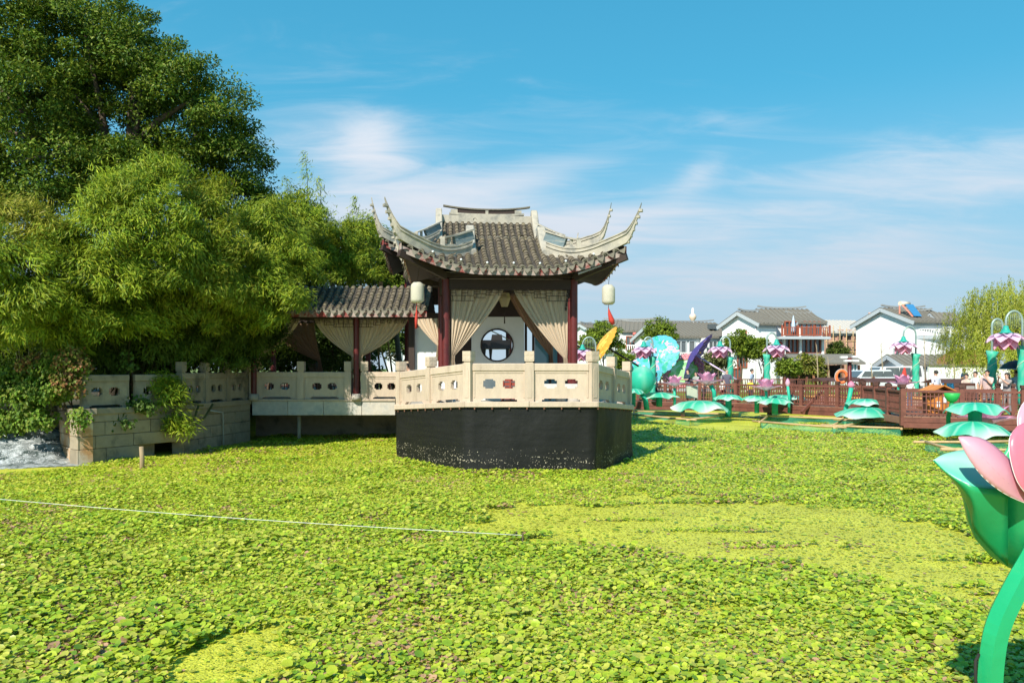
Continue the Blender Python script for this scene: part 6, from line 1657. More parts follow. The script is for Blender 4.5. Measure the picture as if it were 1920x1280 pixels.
# ================================================================== houses on the far bank
M_HWALL = mat('whitewashed_wall', (.86, .86, .85), .85, .05, .8, (.68, .68, .66), .4, .5, (.55, .8))
M_HROOF = mat('grey_roof_tiles', (.17, .155, .13), .9, .2, 2.2, (.25, .22, .17), .6, 1.2, stretch=(9, 9, 1))
M_HTRIM = mat('pale_grey_trim', (.46, .50, .53), .8, .06)
M_RIDGE = mat('grey_ridge', (.27, .28, .28), .8, .1)
M_HRED = mat('red_brown_joinery', (.33, .085, .045), .6, .15)
M_PANE = glassy('window_glass', (.10, .12, .13), .1)
M_HDARK = mat('dark_interior', (.02, .018, .016), .9, .1)
M_BRICK = mat('pinkish_brick', (.52, .30, .22), .9, .12, 6, (.40, .22, .16), .6, 2.5)
M_CONC = mat('pale_concrete', (.48, .45, .41), .9, .1)
def win(root, o, ux, w, h, frame=M_HTRIM, panes=2, dep=.10, nrm=None, name='window', glass=M_PANE):
    """window standing on a wall: o lower left corner, ux along the wall, nrm outwards"""
    o = Vector(o); ux = Vector(ux); n = nrm
    def bx(s0, s1, z0, z1, d0, d1, m, nm, par):
        b = MB(); f = lambda s, z, d: o + ux * s + UP * z + n * d
        b.hexa([f(s0, z0, d0), f(s1, z0, d0), f(s1, z0, d1), f(s0, z0, d1), f(s0, z1, d0), f(s1, z1, d0), f(s1, z1, d1), f(s0, z1, d1)]); return b.build(nm, m, par, False)
    g = bx(0, w, 0, h, -.05, .02, glass, name, root)
    t = .09
    b = MB(); f = lambda s, z, d: o + ux * s + UP * z + n * d
    def add(s0, s1, z0, z1): b.hexa([f(s0, z0, .015), f(s1, z0, .015), f(s1, z0, dep), f(s0, z0, dep), f(s0, z1, .015), f(s1, z1, .015), f(s1, z1, dep), f(s0, z1, dep)])
    add(-t, 0, -t, h + t); add(w, w + t, -t, h + t); add(0, w, -t, 0); add(0, w, h, h + t)
    for k in range(1, panes): add(w * k / panes - .04, w * k / panes + .04, 0, h)
    b.build('frame', frame, g, False)
    return g
def gable_block(root, L, W, z0, ze, zr, roofm=M_HROOF, wallm=M_HWALL, over=.35, ridge_orn=True, x0=0.0, y0=0.0, verge=M_HTRIM, zoff=0):
    """local block: x along the ridge (0..L), y across (0..W)"""
    b = MB()
    pr = [(x0, y0, z0), (x0, y0 + W, z0), (x0, y0 + W, ze), (x0, y0 + W / 2, zr - .12), (x0, y0, ze)]
    b.prism(pr, (L, 0, 0)); b.build('wall', wallm, root, False)
    sl = (zr - ze) / (W / 2)
    r = MB(); t = .16
    for s in (-1, 1):
        yc = y0 + W / 2; ye = yc + s * (W / 2 + over); zee = ze - sl * over
        q = [(x0 - .3, yc, zr), (x0 + L + .3, yc, zr), (x0 + L + .3, ye, zee), (x0 - .3, ye, zee)]
        q2 = [(a, c, d + t) for a, c, d in q]; r.hexa((q if s > 0 else q[::-1]) + (q2 if s > 0 else q2[::-1]))
    rf_ = r.build('roof', roofm, root, False)
    # rows of cover tiles
    tl = MB()
    for s in (-1, 1):
        yc = y0 + W / 2; ye = yc + s * (W / 2 + over); zee = ze - sl * over; n = int((L + .6) / .42)
        for k in range(n + 1):
            xx = x0 - .28 + k * (L + .56) / n; tl.beam((xx, yc, zr + t + .02), (xx, ye, zee + t + .02), .16, .07)
    tl.build('tile_rows', roofm, rf_, False)['kind'] = 'stuff'
    for xx in (x0 - .32, x0 + L + .32):
        v = MB()
        for s in (-1, 1):
            yc = y0 + W / 2; v.beam((xx, yc, zr - .02), (xx, yc + s * (W / 2 + over), ze - sl * over - .02), .08, .34)
        v.build('verge_board', verge, root, False)
    if ridge_orn:
        o = MB(); n = 10; yc = y0 + W / 2
        for k in range(n):
            a, c = k / n, (k + 1) / n; f = lambda t_: zr + .26 + .16 * abs(2 * t_ - 1) ** 3
            o.beam((x0 - .2 + a * (L + .4), yc, f(a)), (x0 - .2 + c * (L + .4), yc, f(c)), .20, .15)
        o.build('ridge', M_RIDGE, rf_, False)
    for s, yy in ((-1, y0 - .03), (1, y0 + W + .03)):
        e = MB(); e.beam((x0, yy, ze - .22), (x0 + L, yy, ze - .22), .10, .34); e.build('eave_board', M_HTRIM, root, False)
def house(label, px_, Y, phi, z0=.88):
    return thing('house', label, 'house', (PX(px_, Y), Y, z0), phi, group='white houses across the water')
LX = Vector((1, 0, 0)); NF = Vector((0, -1, 0)); NL = Vector((-1, 0, 0)); LY = Vector((0, -1, 0))
def balcony(root, x0, x1, y, z, h=.75, m=M_WHITE, dep=1.0, slab=True):
    if slab:
        b = MB(); b.box(((x0 + x1) / 2, y - dep / 2, z - .14), (x1 - x0, dep, .28)); b.build('balcony_slab', M_HTRIM, root, False)
    yy = y - dep + .06
    for zz_, d_ in ((z + h, (x1 - x0, .12, .10)), (z + .06, (x1 - x0, .10, .08))):
        b = MB(); b.box(((x0 + x1) / 2, yy, zz_), d_); b.build('handrail', m, root, False)
    b = MB(); n = max(3, int((x1 - x0) / .22))
    for k in range(n + 1): b.box((x0 + .05 + (x1 - x0 - .1) * k / n, yy, z + h / 2 + .04), (.075, .075, h - .08))
    b.build('balusters', m, root, False)['kind'] = 'stuff'
# --- long house with grey roof, gable to the left
H = house('long white house with balcony and wide grey roof behind the parasols', 1258, 75, R(15))
zE, zR = PZ(631, 75) - .88, PZ(605, 78) - .88
gable_block(H, 6.6, 8.4, 0, zE, zR)
for k, (x, w) in enumerate(((.5, 1.0), (1.9, .5), (4.0, .75), (5.3, .9))): win(H, (x, -.01, 2.55), LX, w, 1.75, M_HTRIM, 2 if w > .6 else 1, nrm=NF)
b = MB(); b.box((3.1, -.5, 3.5), (.18, .9, 2.2)); b.build('pillar', M_HWALL, H, False)
balcony(H, 0, 6.6, 0, 2.45)
for x in (.8, 3.6): win(H, (x, -.01, .3), LX, 1.6, 1.6, M_HTRIM, 2, nrm=NF)
b = MB(); b.box((5.2, 1.6, (zE + zR) / 2 + .35), (.7, .6, .5)); b.build('skylight', M_PANE, H, False)
# --- three storey house
H = house('three storey white house with red timber balconies and stepped roofs', 1423, 70, R(22))
z_ = lambda y, Y: PZ(y, Y) - .88
gable_block(H, 1.9, 5.2, 0, z_(606, 70), z_(586, 71.5), over=.4)
win(H, (-.01, 1.7, 4.2), LY * -1, .6, .9, M_HRED, 1, nrm=NL); win(H, (-.01, 1.6, 1.9), LY * -1, 1.2, 1.5, M_HRED, 3, nrm=NL); win(H, (-.01, 2.4, .2), LY * -1, 1.3, 1.5, M_HRED, 3, nrm=NL)
b = MB(); b.prism([(-.02, 1.3, 3.5), (-.02, 3.1, 3.5), (-.55, 3.2, 3.15), (-.55, 1.2, 3.15)], (0, 0, .12)); b.build('window_awning', M_HROOF, H, False)
for yy, zz_, d_ in ((3.6, 4.0, (.4, .8, .55)), (3.7, 4.7, (.35, .5, .45))):
    b = MB(); b.box((-.22, yy, zz_), d_); b.build('air_conditioner', M_WHITE, H, False)
b = MB(); b.tube([(-.06, .35, z_(604, 70)), (-.06, .35, .2)], .05, 6); b.build('downpipe', M_WHITE, H, False)
H2 = H
W1 = thing('house', 'main wing of the three storey house with red windows on two floors', 'house', (PX(1450, 72), 72, .88), R(8), group='white houses across the water')
gable_block(W1, 4.4, 5.5, 0, z_(604, 72), z_(581, 74), over=.35)
gable_block(W1, 2.2, 4.6, 0, z_(606, 72.5), z_(592, 74), x0=2.3, y0=-.4, over=.3)
zs = z_(632, 72)
b = MB(); b.box((2.25, -.7, zs - .1), (4.7, 1.9, .24)); b.build('terrace_slab', M_HTRIM, W1, False)
for (x, w) in ((.9, 1.1), (2.5, 1.7)):
    for (zz_, h) in ((zs + .25, 1.1), (zs - 1.35, 1.15)):
        g = win(W1, (x, -.42, zz_), LX, w, h, M_HRED, 4 if w > 1.2 else 3, dep=.16, nrm=NF)
for x in (.72, 2.28, 4.42):
    b = MB(); b.box((x, -.55, zs / 2), (.2, .3, zs - .1)); b.build('pier', M_HWALL, W1, False)
b = MB(); b.box((2.25, -.2, zs - 1.75), (4.7, 1.2, .28)); b.build('floor_band', M_HTRIM, W1, False)
b = MB(); b.box((2.3, -1.58, zs + .82), (4.6, .07, .08)); b.build('terrace_rail', M_HRED, W1, False)
b = MB(); b.box((2.3, -1.58, zs + .12), (4.6, .07, .07)); b.build('terrace_rail', M_HRED, W1, False)
b = MB()
for k in range(24): b.box((.05 + k * .196, -1.58, zs + .46), (.05, .05, .66))
b.build('terrace_balusters', M_HRED, W1, False)['kind'] = 'stuff'
for k in range(4):
    b = MB(); b.box((.05 + k * 1.5, -1.58, zs + .5), (.13, .13, 1.05)); b.build('terrace_post', M_HRED, W1, False)
for x, w in ((.9, 1.2), (2.7, 1.5)):
    b = MB(); b.prism([(x - .15, -.42, zs - 2.35), (x - .25, -1.2, zs - 2.75), (x + w + .25, -1.2, zs - 2.75), (x + w + .15, -.42, zs - 2.35)], (0, 0, .10)); b.build('tiled_awning', M_HROOF, W1, False)
    win(W1, (x, -.42, .1), LX, w, 1.1, M_HRED, 3, nrm=NF)
b = MB(); b.lathe([(.03, zs + 1.9), (.16, zs + 1.2), (.22, zs + .5), (.05, zs + .4)], 10, (1.4, -1.0, 0)); b.build('folded_sunshade', mat('pale_blue_canvas', (.5, .62, .75), .8, .05), W1, False)
b = MB(); b.box((-.15, -.46, zs - .95), (.16, .05, .75)); b.build('gold_sign_strip', mat('gold_sign', (.75, .5, .08), .5, .1), W1, False)
b = MB(); b.prism([(.45, -.47, zs - .9), (.7, -.47, zs - .65), (.45, -.47, zs - .4), (.2, -.47, zs - .65)][::-1], (0, -.04, 0)); b.build('red_diamond_plaque', mat('red_plaque', (.65, .06, .05), .5, .05), W1, False)
# --- brick house being built, with bamboo scaffolding
H = thing('unfinished_house', 'pinkish brick house under construction wrapped in scaffolding', 'house', (PX(1552, 84), 84, .88), R(12))
zz = lambda y: PZ(y, 84) - .88
gable_block(H, 4.6, 5.0, 0, zz(622), zz(600), M_CONC, M_BRICK, ridge_orn=False, verge=M_BRICK)
gable_block(H, 5.0, 4.6, 0, zz(620), zz(598), M_CONC, M_BRICK, ridge_orn=False, verge=M_BRICK, x0=1.9, y0=5.2)
for x in (1.2, 2.2, 3.2): win(H, (x, -.01, zz(637)), LX, .55, 1.0, M_BRICK, 1, nrm=NF, glass=M_HDARK)
for k in range(8):
    b = MB(); x = -.6 + k * .78; b.tube([(x, -.7, 0), (x, -.7, zz(612) + RNG.uniform(-.5, .6))], .045, 5); b.build('scaffold_pole', M_BAMPOLE, H, False)
for k in range(4):
    b = MB(); z0 = 1.1 + k * 1.15; b.tube([(-.8, -.75, z0), (5.2, -.75, z0 + .05)], .04, 5); b.build('scaffold_rail', M_BAMPOLE, H, False)
# --- big white gable house with solar heater
H = house('big white gable house with blank wall and solar heater on top', 1712, 70, R(15))
zE, zR = z_(602, 70), z_(578, 72)
gable_block(H, 4.4, 7.4, 0, zE, zR, over=.45)
win(H, (-.01, 1.0, 2.0), LY * -1, 1.2, 1.5, M_HTRIM, 2, nrm=NL); win(H, (-.01, 1.0, .15), LY * -1, 1.2, 1.2, M_HTRIM, 2, nrm=NL)
W2 = thing('house', 'balconied right wing of the big white gable house', 'house', (PX(1709, 71), 71, .88), R(6), group='white houses across the water')
gable_block(W2, 3.4, 5, 0, z_(602, 71), z_(586, 73), over=.3)
for (x, w) in ((.35, .8), (2.2, .8)): win(W2, (x, -.01, z_(618, 71)), LX, w, .85, M_HTRIM, 2, nrm=NF)
balcony(W2, -.1, 2.3, 0, z_(630, 71), .6, dep=.9); balcony(W2, 2.2, 4.4, -.2, z_(627, 71), .6, dep=1.0)
for (x, w) in ((2.5, 1.4),): win(W2, (x, -.02, z_(655, 71)), LX, w, 1.0, M_HTRIM, 3, nrm=NF)
balcony(W2, 2.2, 4.6, -.1, z_(664, 71), .55, dep=.9)
gable_block(W2, 1.6, 2.0, z_(630, 71), z_(603, 71), z_(588, 71), x0=2.4, y0=-.5, ridge_orn=False)
sh = thing('solar_water_heater', 'solar water heater with pink frame and blue panel on the roof ridge', 'solar heater', P(1697, 585, 72))
c = P(1697, 578, 71.5)
b = MB(); b.tube([c + V(-.5, -.1, .42), c + V(.5, .35, .42)], .22, 12); b.build('tank', mat('pale_tank', (.75, .62, .5), .4, .05), sh)
b = MB(); b.hexa([c + V(-.1, -.3, .3), c + V(.75, .0, .3), c + V(1.15, -.7, -.75), c + V(.3, -1.0, -.75), c + V(-.1, -.25, .36), c + V(.75, .05, .36), c + V(1.15, -.65, -.69), c + V(.3, -.95, -.69)]); b.build('collector', mat('blue_collector', (.05, .22, .45), .2, .1), sh)
b = MB(); b.beam(c + V(-.35, -.2, .3), c + V(.2, -1.0, -.8), .10, .10); b.beam(c + V(-.5, 0, .3), c + V(-.5, 0, -.5), .10, .10); b.build('frame', mat('salmon_frame', (.75, .28, .2), .5, .05), sh)
# --- left group behind the pavilion eave
for lb, px_, Y, phi, L, W, ye, yr in (('white house with red doors and wide roof left of the long house', 1128, 92, R(-14), 6.4, 7.0, 618, 600),
                                      ('small white gable house behind the orange parasol', 1112, 96, R(32), 3.0, 4.6, 622, 608),
                                      ('low white house right behind the pavilion column', 1046, 100, R(10), 5.0, 6.0, 620, 607),
                                      ('narrow white house with red lantern between two gables', 1168, 84, R(-10), 3.4, 5.5, 621, 604),
                                      ('distant white house glimpsed through the corridor opening', 735, 95, R(15), 7.0, 6.0, 655, 640),
                                      ('white house at the far right beyond the gable house', 1770, 82, R(-10), 5.0, 5.5, 612, 596)):
    H = house(lb, px_, Y, phi); q = lambda y: PZ(y, Y) - .88
    gable_block(H, L, W, 0, q(ye), q(yr), over=.35)
    for k in range(3):
        win(H, (.4 + k * (L - 1.6) / 2, -.01, q(ye) - 1.9), LX, .7, 1.3, M_HRED if 'red' in lb else M_HTRIM, 2, nrm=NF); win(H, (.4 + k * (L - 1.6) / 2, -.01, .4), LX, .8, 1.5, M_HTRIM, 2, nrm=NF)
    if 'red doors' in lb or 'narrow' in lb: balcony(H, 0, L, 0, q(ye) - 2.2, .7)
for lb, x, y in (('round red lantern on the narrow white house', 1190, 626), ('left round red lantern under the balcony of the red doored house', 1162, 649), ('right round red lantern under the balcony of the red doored house', 1171, 649)):
    c = P(x, y, 83); t = thing('red_lantern', lb, 'lantern', c - UP * .2); b = MB(); b.sphere(c, .22, 10, 7, sq=(1, 1, .85)); b.build('globe', mat('red_lantern_silk', (.7, .16, .13), .6, .05), t)
    b = MB(); b.tube([c + UP * .17, c + UP * .4], .02, 5); b.build('cord', M_HDARK, t)
# low grey roofed building and white garden wall at right
t = thing('low_outbuilding', 'low white outbuilding with grey roof before the gable house', 'building', (PX(1696, 62), 62, .88), R(3))
q = lambda y: PZ(y, 62) - .88
gable_block(t, 4.0, 4.0, 0, q(685), q(668), over=.3, ridge_orn=False)
t = thing('garden_wall', 'long white garden wall at the right below the willow', 'wall', (PX(1800, 58), 58, .88))
b = MB(); b.box((3.2, 0, q(686) / 2), (11, .25, q(686))); b.build('wall_panel', M_HWALL, t, False)
b = MB(); b.box((3.2, 0, q(686) + .07), (11.1, .5, .12)); b.build('coping', M_HROOF, t, False)
t = thing('timber_gable_roof', 'brown timber gable roof beside the willow', 'roof', P(1805, 668, 60))
b = MB(); b.prism([P(1780, 684, 60), P(1850, 684, 60), P(1838, 655, 60), P(1822, 655, 60)], (0, 3, 0)); b.build('gable', mat('brown_timber', (.30, .13, .06), .7, .15), t)
b = MB(); b.beam(P(1778, 684, 59.9), P(1823, 654, 59.9), .1, .3); b.beam(P(1852, 684, 59.9), P(1837, 654, 59.9), .1, .3); b.box(P(1815, 687, 60), (3.4, .5, .25)); b.build('eave', M_DARKWOOD, t)
# wooden kiosk pavilion by the water
t = thing('waterside_hut', 'low wooden hut with grey roof and red gable end', 'hut', (PX(1498, 63), 63, .88), R(4)); q = lambda y: PZ(y, 63) - .88
M_HUT = mat('hut_timber', (.34, .15, .08), .8, .15)
b = MB(); b.prism([(-.4, -.5, q(683)), (5.2, -.5, q(683)), (5.2, 1.7, q(666)), (-.4, 1.7, q(666))], (0, 0, .14)); b.prism([(-.4, 1.7, q(666)), (5.2, 1.7, q(666)), (5.2, 3.9, q(683)), (-.4, 3.9, q(683))], (0, 0, .14)); b.build('roof', M_HROOF, t, False)
for x in (0, 1.2, 2.4, 3.6, 4.9):
    b = MB(); b.box((x, 0, q(684) / 2), (.14, .14, q(684))); b.build('post', M_HUT, t, False)
b = MB(); b.box((2.4, 3.0, q(684) / 2), (4.9, .1, q(684))); b.build('back_wall', M_HDARK, t, False)
b = MB(); b.prism([(5.0, -.2, q(683)), (5.0, 3.6, q(683)), (5.0, 1.7, q(668))], (.08, 0, 0)); b.build('red_gable', mat('red_gable_paint', (.55, .12, .08), .7, .1), t, False)
b = MB(); b.box((4.4, .0, q(690)), (.75, .08, .85)); g = b.build('wall_panel', M_HUT, t, False)
win(t, (4.2, -.05, q(694)), LX, .42, .6, M_WHITE, 2, nrm=NF, glass=glassy('teal_glass', (.08, .3, .3)))
# far tower
t = thing('broadcast_tower', 'slender white tower top rising behind the long house', 'tower', (PX(1299, 700), 700, .9)); q = lambda y: PZ(y, 700)
c = (PX(1299, 700), 700, 0)
b = MB(); b.lathe([(3.0, 1), (2.2, q(603)), (1.3, q(602))], 12, c); b.build('shaft', M_WHITE, t)
b = MB(); b.lathe([(1.2, q(602)), (2.9, q(597)), (3.2, q(593)), (2.6, q(590)), (1.4, q(588))], 14, c); b.build('pod', mat('tower_pod', (.75, .55, .45), .5, .1), t)
b = MB(); b.lathe([(1.3, q(590)), (1.2, q(580)), (.6, q(577))], 12, c); b.build('antenna', M_WHITE, t)
cr = thing('steel_gantry', 'thin steel gantry behind the unfinished house', 'gantry', (PX(1640, 110), 110, .9))
for x in (1632, 1648):
    b = MB(); b.tube([P(x, 690, 110), P(x, 586, 110)], .10, 5); b.build('leg', mat('rusty_gantry', (.6, .4, .36), .7, .1), cr)
b = MB(); b.tube([P(1628, 587, 110), P(1668, 586, 110)], .10, 5); b.build('cross_beam', MATS['rusty_gantry'], cr)

# ================================================================== far bank furniture
fb = thing('bank_fence', 'low brown fence along the far bank before the three storey house', 'fence', (PX(1450, 57), 57, .9)); 
fx0, fx1 = PX(1345, 57), PX(1640, 57)
for z in (.25, .95):
    b = MB(); b.beam((fx0, 57, .9 + z), (fx1, 57, .9 + z), .06, .07); b.build('rail', M_BW, fb)
b = MB()
for x in np.arange(fx0, fx1, .18): b.box((x, 57, 1.5), (.04, .04, .72))
b.build('pickets', M_BW, fb)['kind'] = 'stuff'
for x in np.arange(fx0, fx1 + .1, 1.6):
    b = MB(); b.box((x, 57, 1.45), (.12, .12, 1.15)); b.build('post', M_BW, fb)
def car(label, px_, Y, rz, col, van=False):
    t = thing('parked_car', label, 'car', (PX(px_, Y), Y, .915), rz, group='cars parked on the far bank'); body = mat('car_paint_' + label[:12].replace(' ', '_'), col, .25, .02, coat=.6)
    L_, Wd, = (4.5, 1.8)
    low = [(-2.2, .35), (2.2, .35), (2.25, .75), (2.1, .95), (1.15 if not van else 1.7, 1.02), (-2.15, 1.05), (-2.25, .7)]
    b = MB(); b.prism([(x, -Wd / 2, z) for x, z in low], (0, Wd, 0)); b.build('body', body, t, False, bevel=.05)
    top = [(1.1, 1.0), (.45, 1.58), (-1.7, 1.62), (-2.15, 1.03)] if not van else [(1.75, 1.0), (1.2, 1.85), (-2.0, 1.9), (-2.2, 1.03)]
    b = MB(); b.prism([(x, -Wd / 2 + .08, z) for x, z in top][::-1], (0, Wd - .16, 0)); b.build('cabin', body, t, False, bevel=.05)
    for s in (-1, 1):
        zt = top[1][1] - .08
        for x0, x1 in ((-1.9, -1.1), (-1.02, -.2), (-.12, .6 if not van else 1.0)):
            b = MB(); y = s * (Wd / 2 - .075); b.prism([(x0, y, 1.1), (x1 + .15, y, 1.1), (x1 - (.1 if x1 > .3 else 0), y, zt), (x0 + (.1 if x0 < -1.5 else 0), y, zt)][::s], (0, s * .012, 0)); b.build('window', M_PANE, t, False)
    b = MB(); b.prism([(top[0][0] + .01, -.72, 1.05), (top[0][0] + .01, .72, 1.05), (top[1][0] + .06, .68, top[1][1] - .08), (top[1][0] + .06, -.68, top[1][1] - .08)], (.02, 0, .01)); b.build('windscreen', M_PANE, t, False)
    for x in (-1.4, 1.4):
        for s in (-1, 1):
            b = MB(); b.tube([(x, s * (Wd / 2 - .2), .34), (x, s * (Wd / 2 + .01), .34)], .34, 16, smooth=False); w = b.build('wheel', M_HDARK, t, False)
            b = MB(); b.tube([(x, s * (Wd / 2), .34), (x, s * (Wd / 2 + .03), .34)], .2, 12, smooth=False); b.build('rim', M_HTRIM, w, False)
    for s in (-1, 1):
        b = MB(); b.box((2.2, s * .65, .72), (.08, .35, .16)); b.build('headlight', mat('headlight', (.8, .8, .8), .15, .02), t, False)
        b = MB(); b.box((-2.24, s * .7, .85), (.06, .2, .25)); b.build('tail_light', M_TASSEL, t, False)
car('silver white off roader parked before the blank gable wall', 1620, 60, R(190), (.66, .70, .74))
car('white car parked behind the silver off roader', 1643, 62.5, R(185), (.75, .75, .75))
car('white van parked at the right of the car row', 1672, 61, R(184), (.72, .73, .74), True)
# moored boats
M_HULLW = mat('faded_red_hull', (.36, .16, .15), .8, .15, 4, (.5, .46, .42), .7, 1.5)
def boat_(label, px_, Y, rz, L_=7):
    t = thing('moored_boat', label, 'boat', (PX(px_, Y), Y, 0), rz, group='boats moored beyond the boardwalk')
    b = MB(); n = 14
    def hullp(u, v):
        x = lerp(-L_ / 2, L_ / 2, u); w = .95 * (1 - abs(2 * u - 1) ** 3.5 * .75); a = lerp(-1, 1, v); return (x, a * w, .95 + .22 * abs(2 * u - 1) ** 2 - .85 * (1 - abs(a) ** 4))
    b.grid(hullp, n, 10); b.build('hull', M_HULLW, t, False)
    b = MB(); b.box((0, 0, .72), (L_ * .82, 1.5, .05)); b.build('deck', M_PLANK, t, False)
    for s in (-1, 1):
        b = MB(); b.tube([(lerp(-L_ / 2, L_ / 2, k / 12), s * .97 * (1 - abs(2 * k / 12 - 1) ** 3.5 * .75), .97 + .22 * abs(k / 6 - 1) ** 2) for k in range(13)], .06, 6); b.build('gunwale', mat('orange_wood', (.62, .30, .10), .6, .1), t, False)
    for x in (-1.0, 1.0):
        for s in (-1, 1):
            b = MB(); b.box((x, s * .7, 1.3), (.09, .09, 1.2)); b.build('canopy_post', MATS['orange_wood'], t, False)
    b = MB(); b.prism([(-1.3, -.95, 1.88), (-1.3, .95, 1.88), (-1.3, 0, 2.1)], (2.6, 0, 0)); b.build('canopy_roof', M_BWD, t, False)
    return t
boat_('brown roofed wooden boat moored behind the left boardwalk bend', 1570, 46.5, R(4))
boat_('wooden boat with orange gunwales moored behind the corner lotus', 1660, 44, R(-3))
boat_('canopied boat moored beyond the orange kiosk', 1790, 41.5, R(6), 6)
t = thing('life_ring', 'orange life ring hung on the moored boat post', 'life ring', P(1578, 706, 45.3)); c = P(1578, 706, 45.3)
b = MB(); b.tube([c + V(.30 * math.cos(a), 0, .34 * math.sin(a)) for a in np.linspace(0, 2 * math.pi, 25)], .085, 8, caps=False); b.build('ring', mat('orange_plastic', (.85, .2, .06), .5, .05), t)
b = MB(); b.tube([c + V(.40 * math.cos(a), -.03, .44 * math.sin(a)) for a in np.linspace(0, 2 * math.pi, 25)], .012, 5, caps=False); b.build('grab_line', M_WHITE, t)
t = thing('lamp_post', 'maroon lamp post with four white lamp heads', 'lamp post', (PX(1593, 44), 44, 0)); c = Vector((PX(1593, 44), 44, 0))
b = MB(); b.tube([c, Vector((c.x, 44, PZ(671, 44)))], .11, 10); b.build('post', M_RED, t)
for dx, dy, dz in ((-.33, 0, 0), (.33, 0, .02), (-.2, -.2, -.2), (.22, -.2, -.2)):
    e = Vector((c.x + dx, 44 + dy, PZ(671, 44) + dz + .05)); b = MB(); b.box(e, (.36, .2, .11)); b.build('lamp_head', M_WHITE, t)
    b = MB(); b.beam((c.x, 44, e.z - .08), (e.x, e.y, e.z - .05), .04, .04); b.build('arm', M_RED, t)
# orange wooden kiosk on the boardwalk
t = thing('wooden_kiosk', 'orange timber kiosk with plank roof on the near boardwalk', 'kiosk', (PX(1758, 31.2), 31.2, BZ)); c = Vector((PX(1757, 31.2), 31.2, BZ)); M_OR = mat('orange_timber', (.62, .23, .05), .55, .12, 6, objvar=.15)
for k in range(7):
    b = MB(); b.box((c.x - .42 + k * .14, 31.0, BZ + .5), (.11, .06, .96)); b.build('plank', M_OR, t)
b = MB(); b.box((c.x, 31.25, BZ + .5), (.86, .4, .94)); b.build('core', M_BWD, t)
for s in (-1, 1):
    for k in range(6):
        z0, z1 = PZ(722, 31.2), PZ(733, 31.2); y0_ = 30.75 + k * .17
        b = MB(); b.beam((c.x, y0_, z0), (c.x + s * .62, y0_, z1 - .05), .16, .04); b.build('roof_plank', M_OR, t)
for dx, dz in ((-.08, .45), (.18, .62)):
    b = MB(); b.box((c.x + dx, 30.955, BZ + dz), (.12, .02, .22)); b.build('notice', mat('pale_notice', (.7, .75, .8), .6, .05), t)
t = thing('blue_tanks', 'pair of blue plastic tanks by the white garden wall', 'tank', P(1790, 712, 55)); M_BLUEP = mat('blue_plastic', (.03, .25, .62), .4, .05)
for x, w in ((1780, .45), (1797, .52)):
    b = MB(); p = P(x, 705, 55); b.lathe([(.001, 0), (w * .95, .0), (w, .1), (w, .7), (w * .9, .78), (.001, .8)], 14, (p.x, p.y, .9)); b.build('tank_drum', M_BLUEP, t)
t = thing('brown_cabinet', 'dark brown sign cabinet beside the pink polo man', 'cabinet', (PX(1812, 33.5), 33.5, BZ)); b = MB(); b.box((PX(1810, 33.5), 33.5, BZ + .85), (.62, .4, .75)); b.build('case', M_BWD, t); b = MB(); b.box((PX(1814, 33.5), 33.28, BZ + 1.0), (.34, .02, .22)); b.build('notice_plate', mat('grey_plate', (.4, .38, .36), .5, .1), t)
for s in (-.25, .25):
    b = MB(); b.box((PX(1810, 33.5) + s, 33.5, BZ + .24), (.07, .3, .47)); b.build('leg', M_BWD, t)

# ------------------------------------------------------------------ trees on the far bank
LP = [(.17, .24, .02), (.22, .28, .03), (.13, .20, .02)]
def small_tree(label, x, y, Y, r, base_z=.9, n=90, per=55, pal=LP, name='young_tree'):
    c = P(x, y, Y); tree(name, label, (c.x, c.y, base_z), [(c.x, c.y, c.z, r, r, r * .95), (c.x - r * .5, c.y, c.z - r * .4, r * .6, r * .6, r * .6), (c.x + r * .5, c.y, c.z - r * .35, r * .6, r * .6, r * .55)], n, per, pal, (.20, .12), .08, group='young trees on the far bank', cl_r=(.25, .5), limbs=6)
small_tree('round green tree before the gable of the long house', 1238, 625, 70, 1.35)
small_tree('round green tree left of the lotus lamp by the three storey house', 1388, 648, 62, 1.15)
small_tree('pruned green tree behind the wrapped lamp pole', 1428, 660, 62, .95)
small_tree('small ball shaped tree before the main wing', 1478, 690, 60, .72, n=60)
small_tree('olive green tree at the wooden hut corner', 1515, 690, 61, 1.1, n=70, pal=[(.22, .2, .04), (.2, .24, .03)])
small_tree('dark feathery tree before the brick house', 1572, 660, 72, .85, n=50, pal=[(.08, .12, .02), (.12, .16, .03)])
small_tree('leafy tree behind the orange parasol', 1130, 640, 70, 1.7, n=120)
small_tree('taller leafy tree left of the red doored house', 1105, 655, 72, 1.3)
small_tree('bushy green tree below the red doored house', 1170, 680, 68, 1.2)
small_tree('grey green shrub below the violet parasol', 1345, 680, 60, 1.0, n=60, pal=[(.16, .18, .06), (.2, .2, .08)])
small_tree('low green shrub at the foot of the long house', 1222, 700, 58, .9, n=50)
small_tree('leafy tree seen through the corridor opening', 745, 640, 52, 1.6, n=90, pal=[(.06, .10, .015), (.09, .14, .02)])
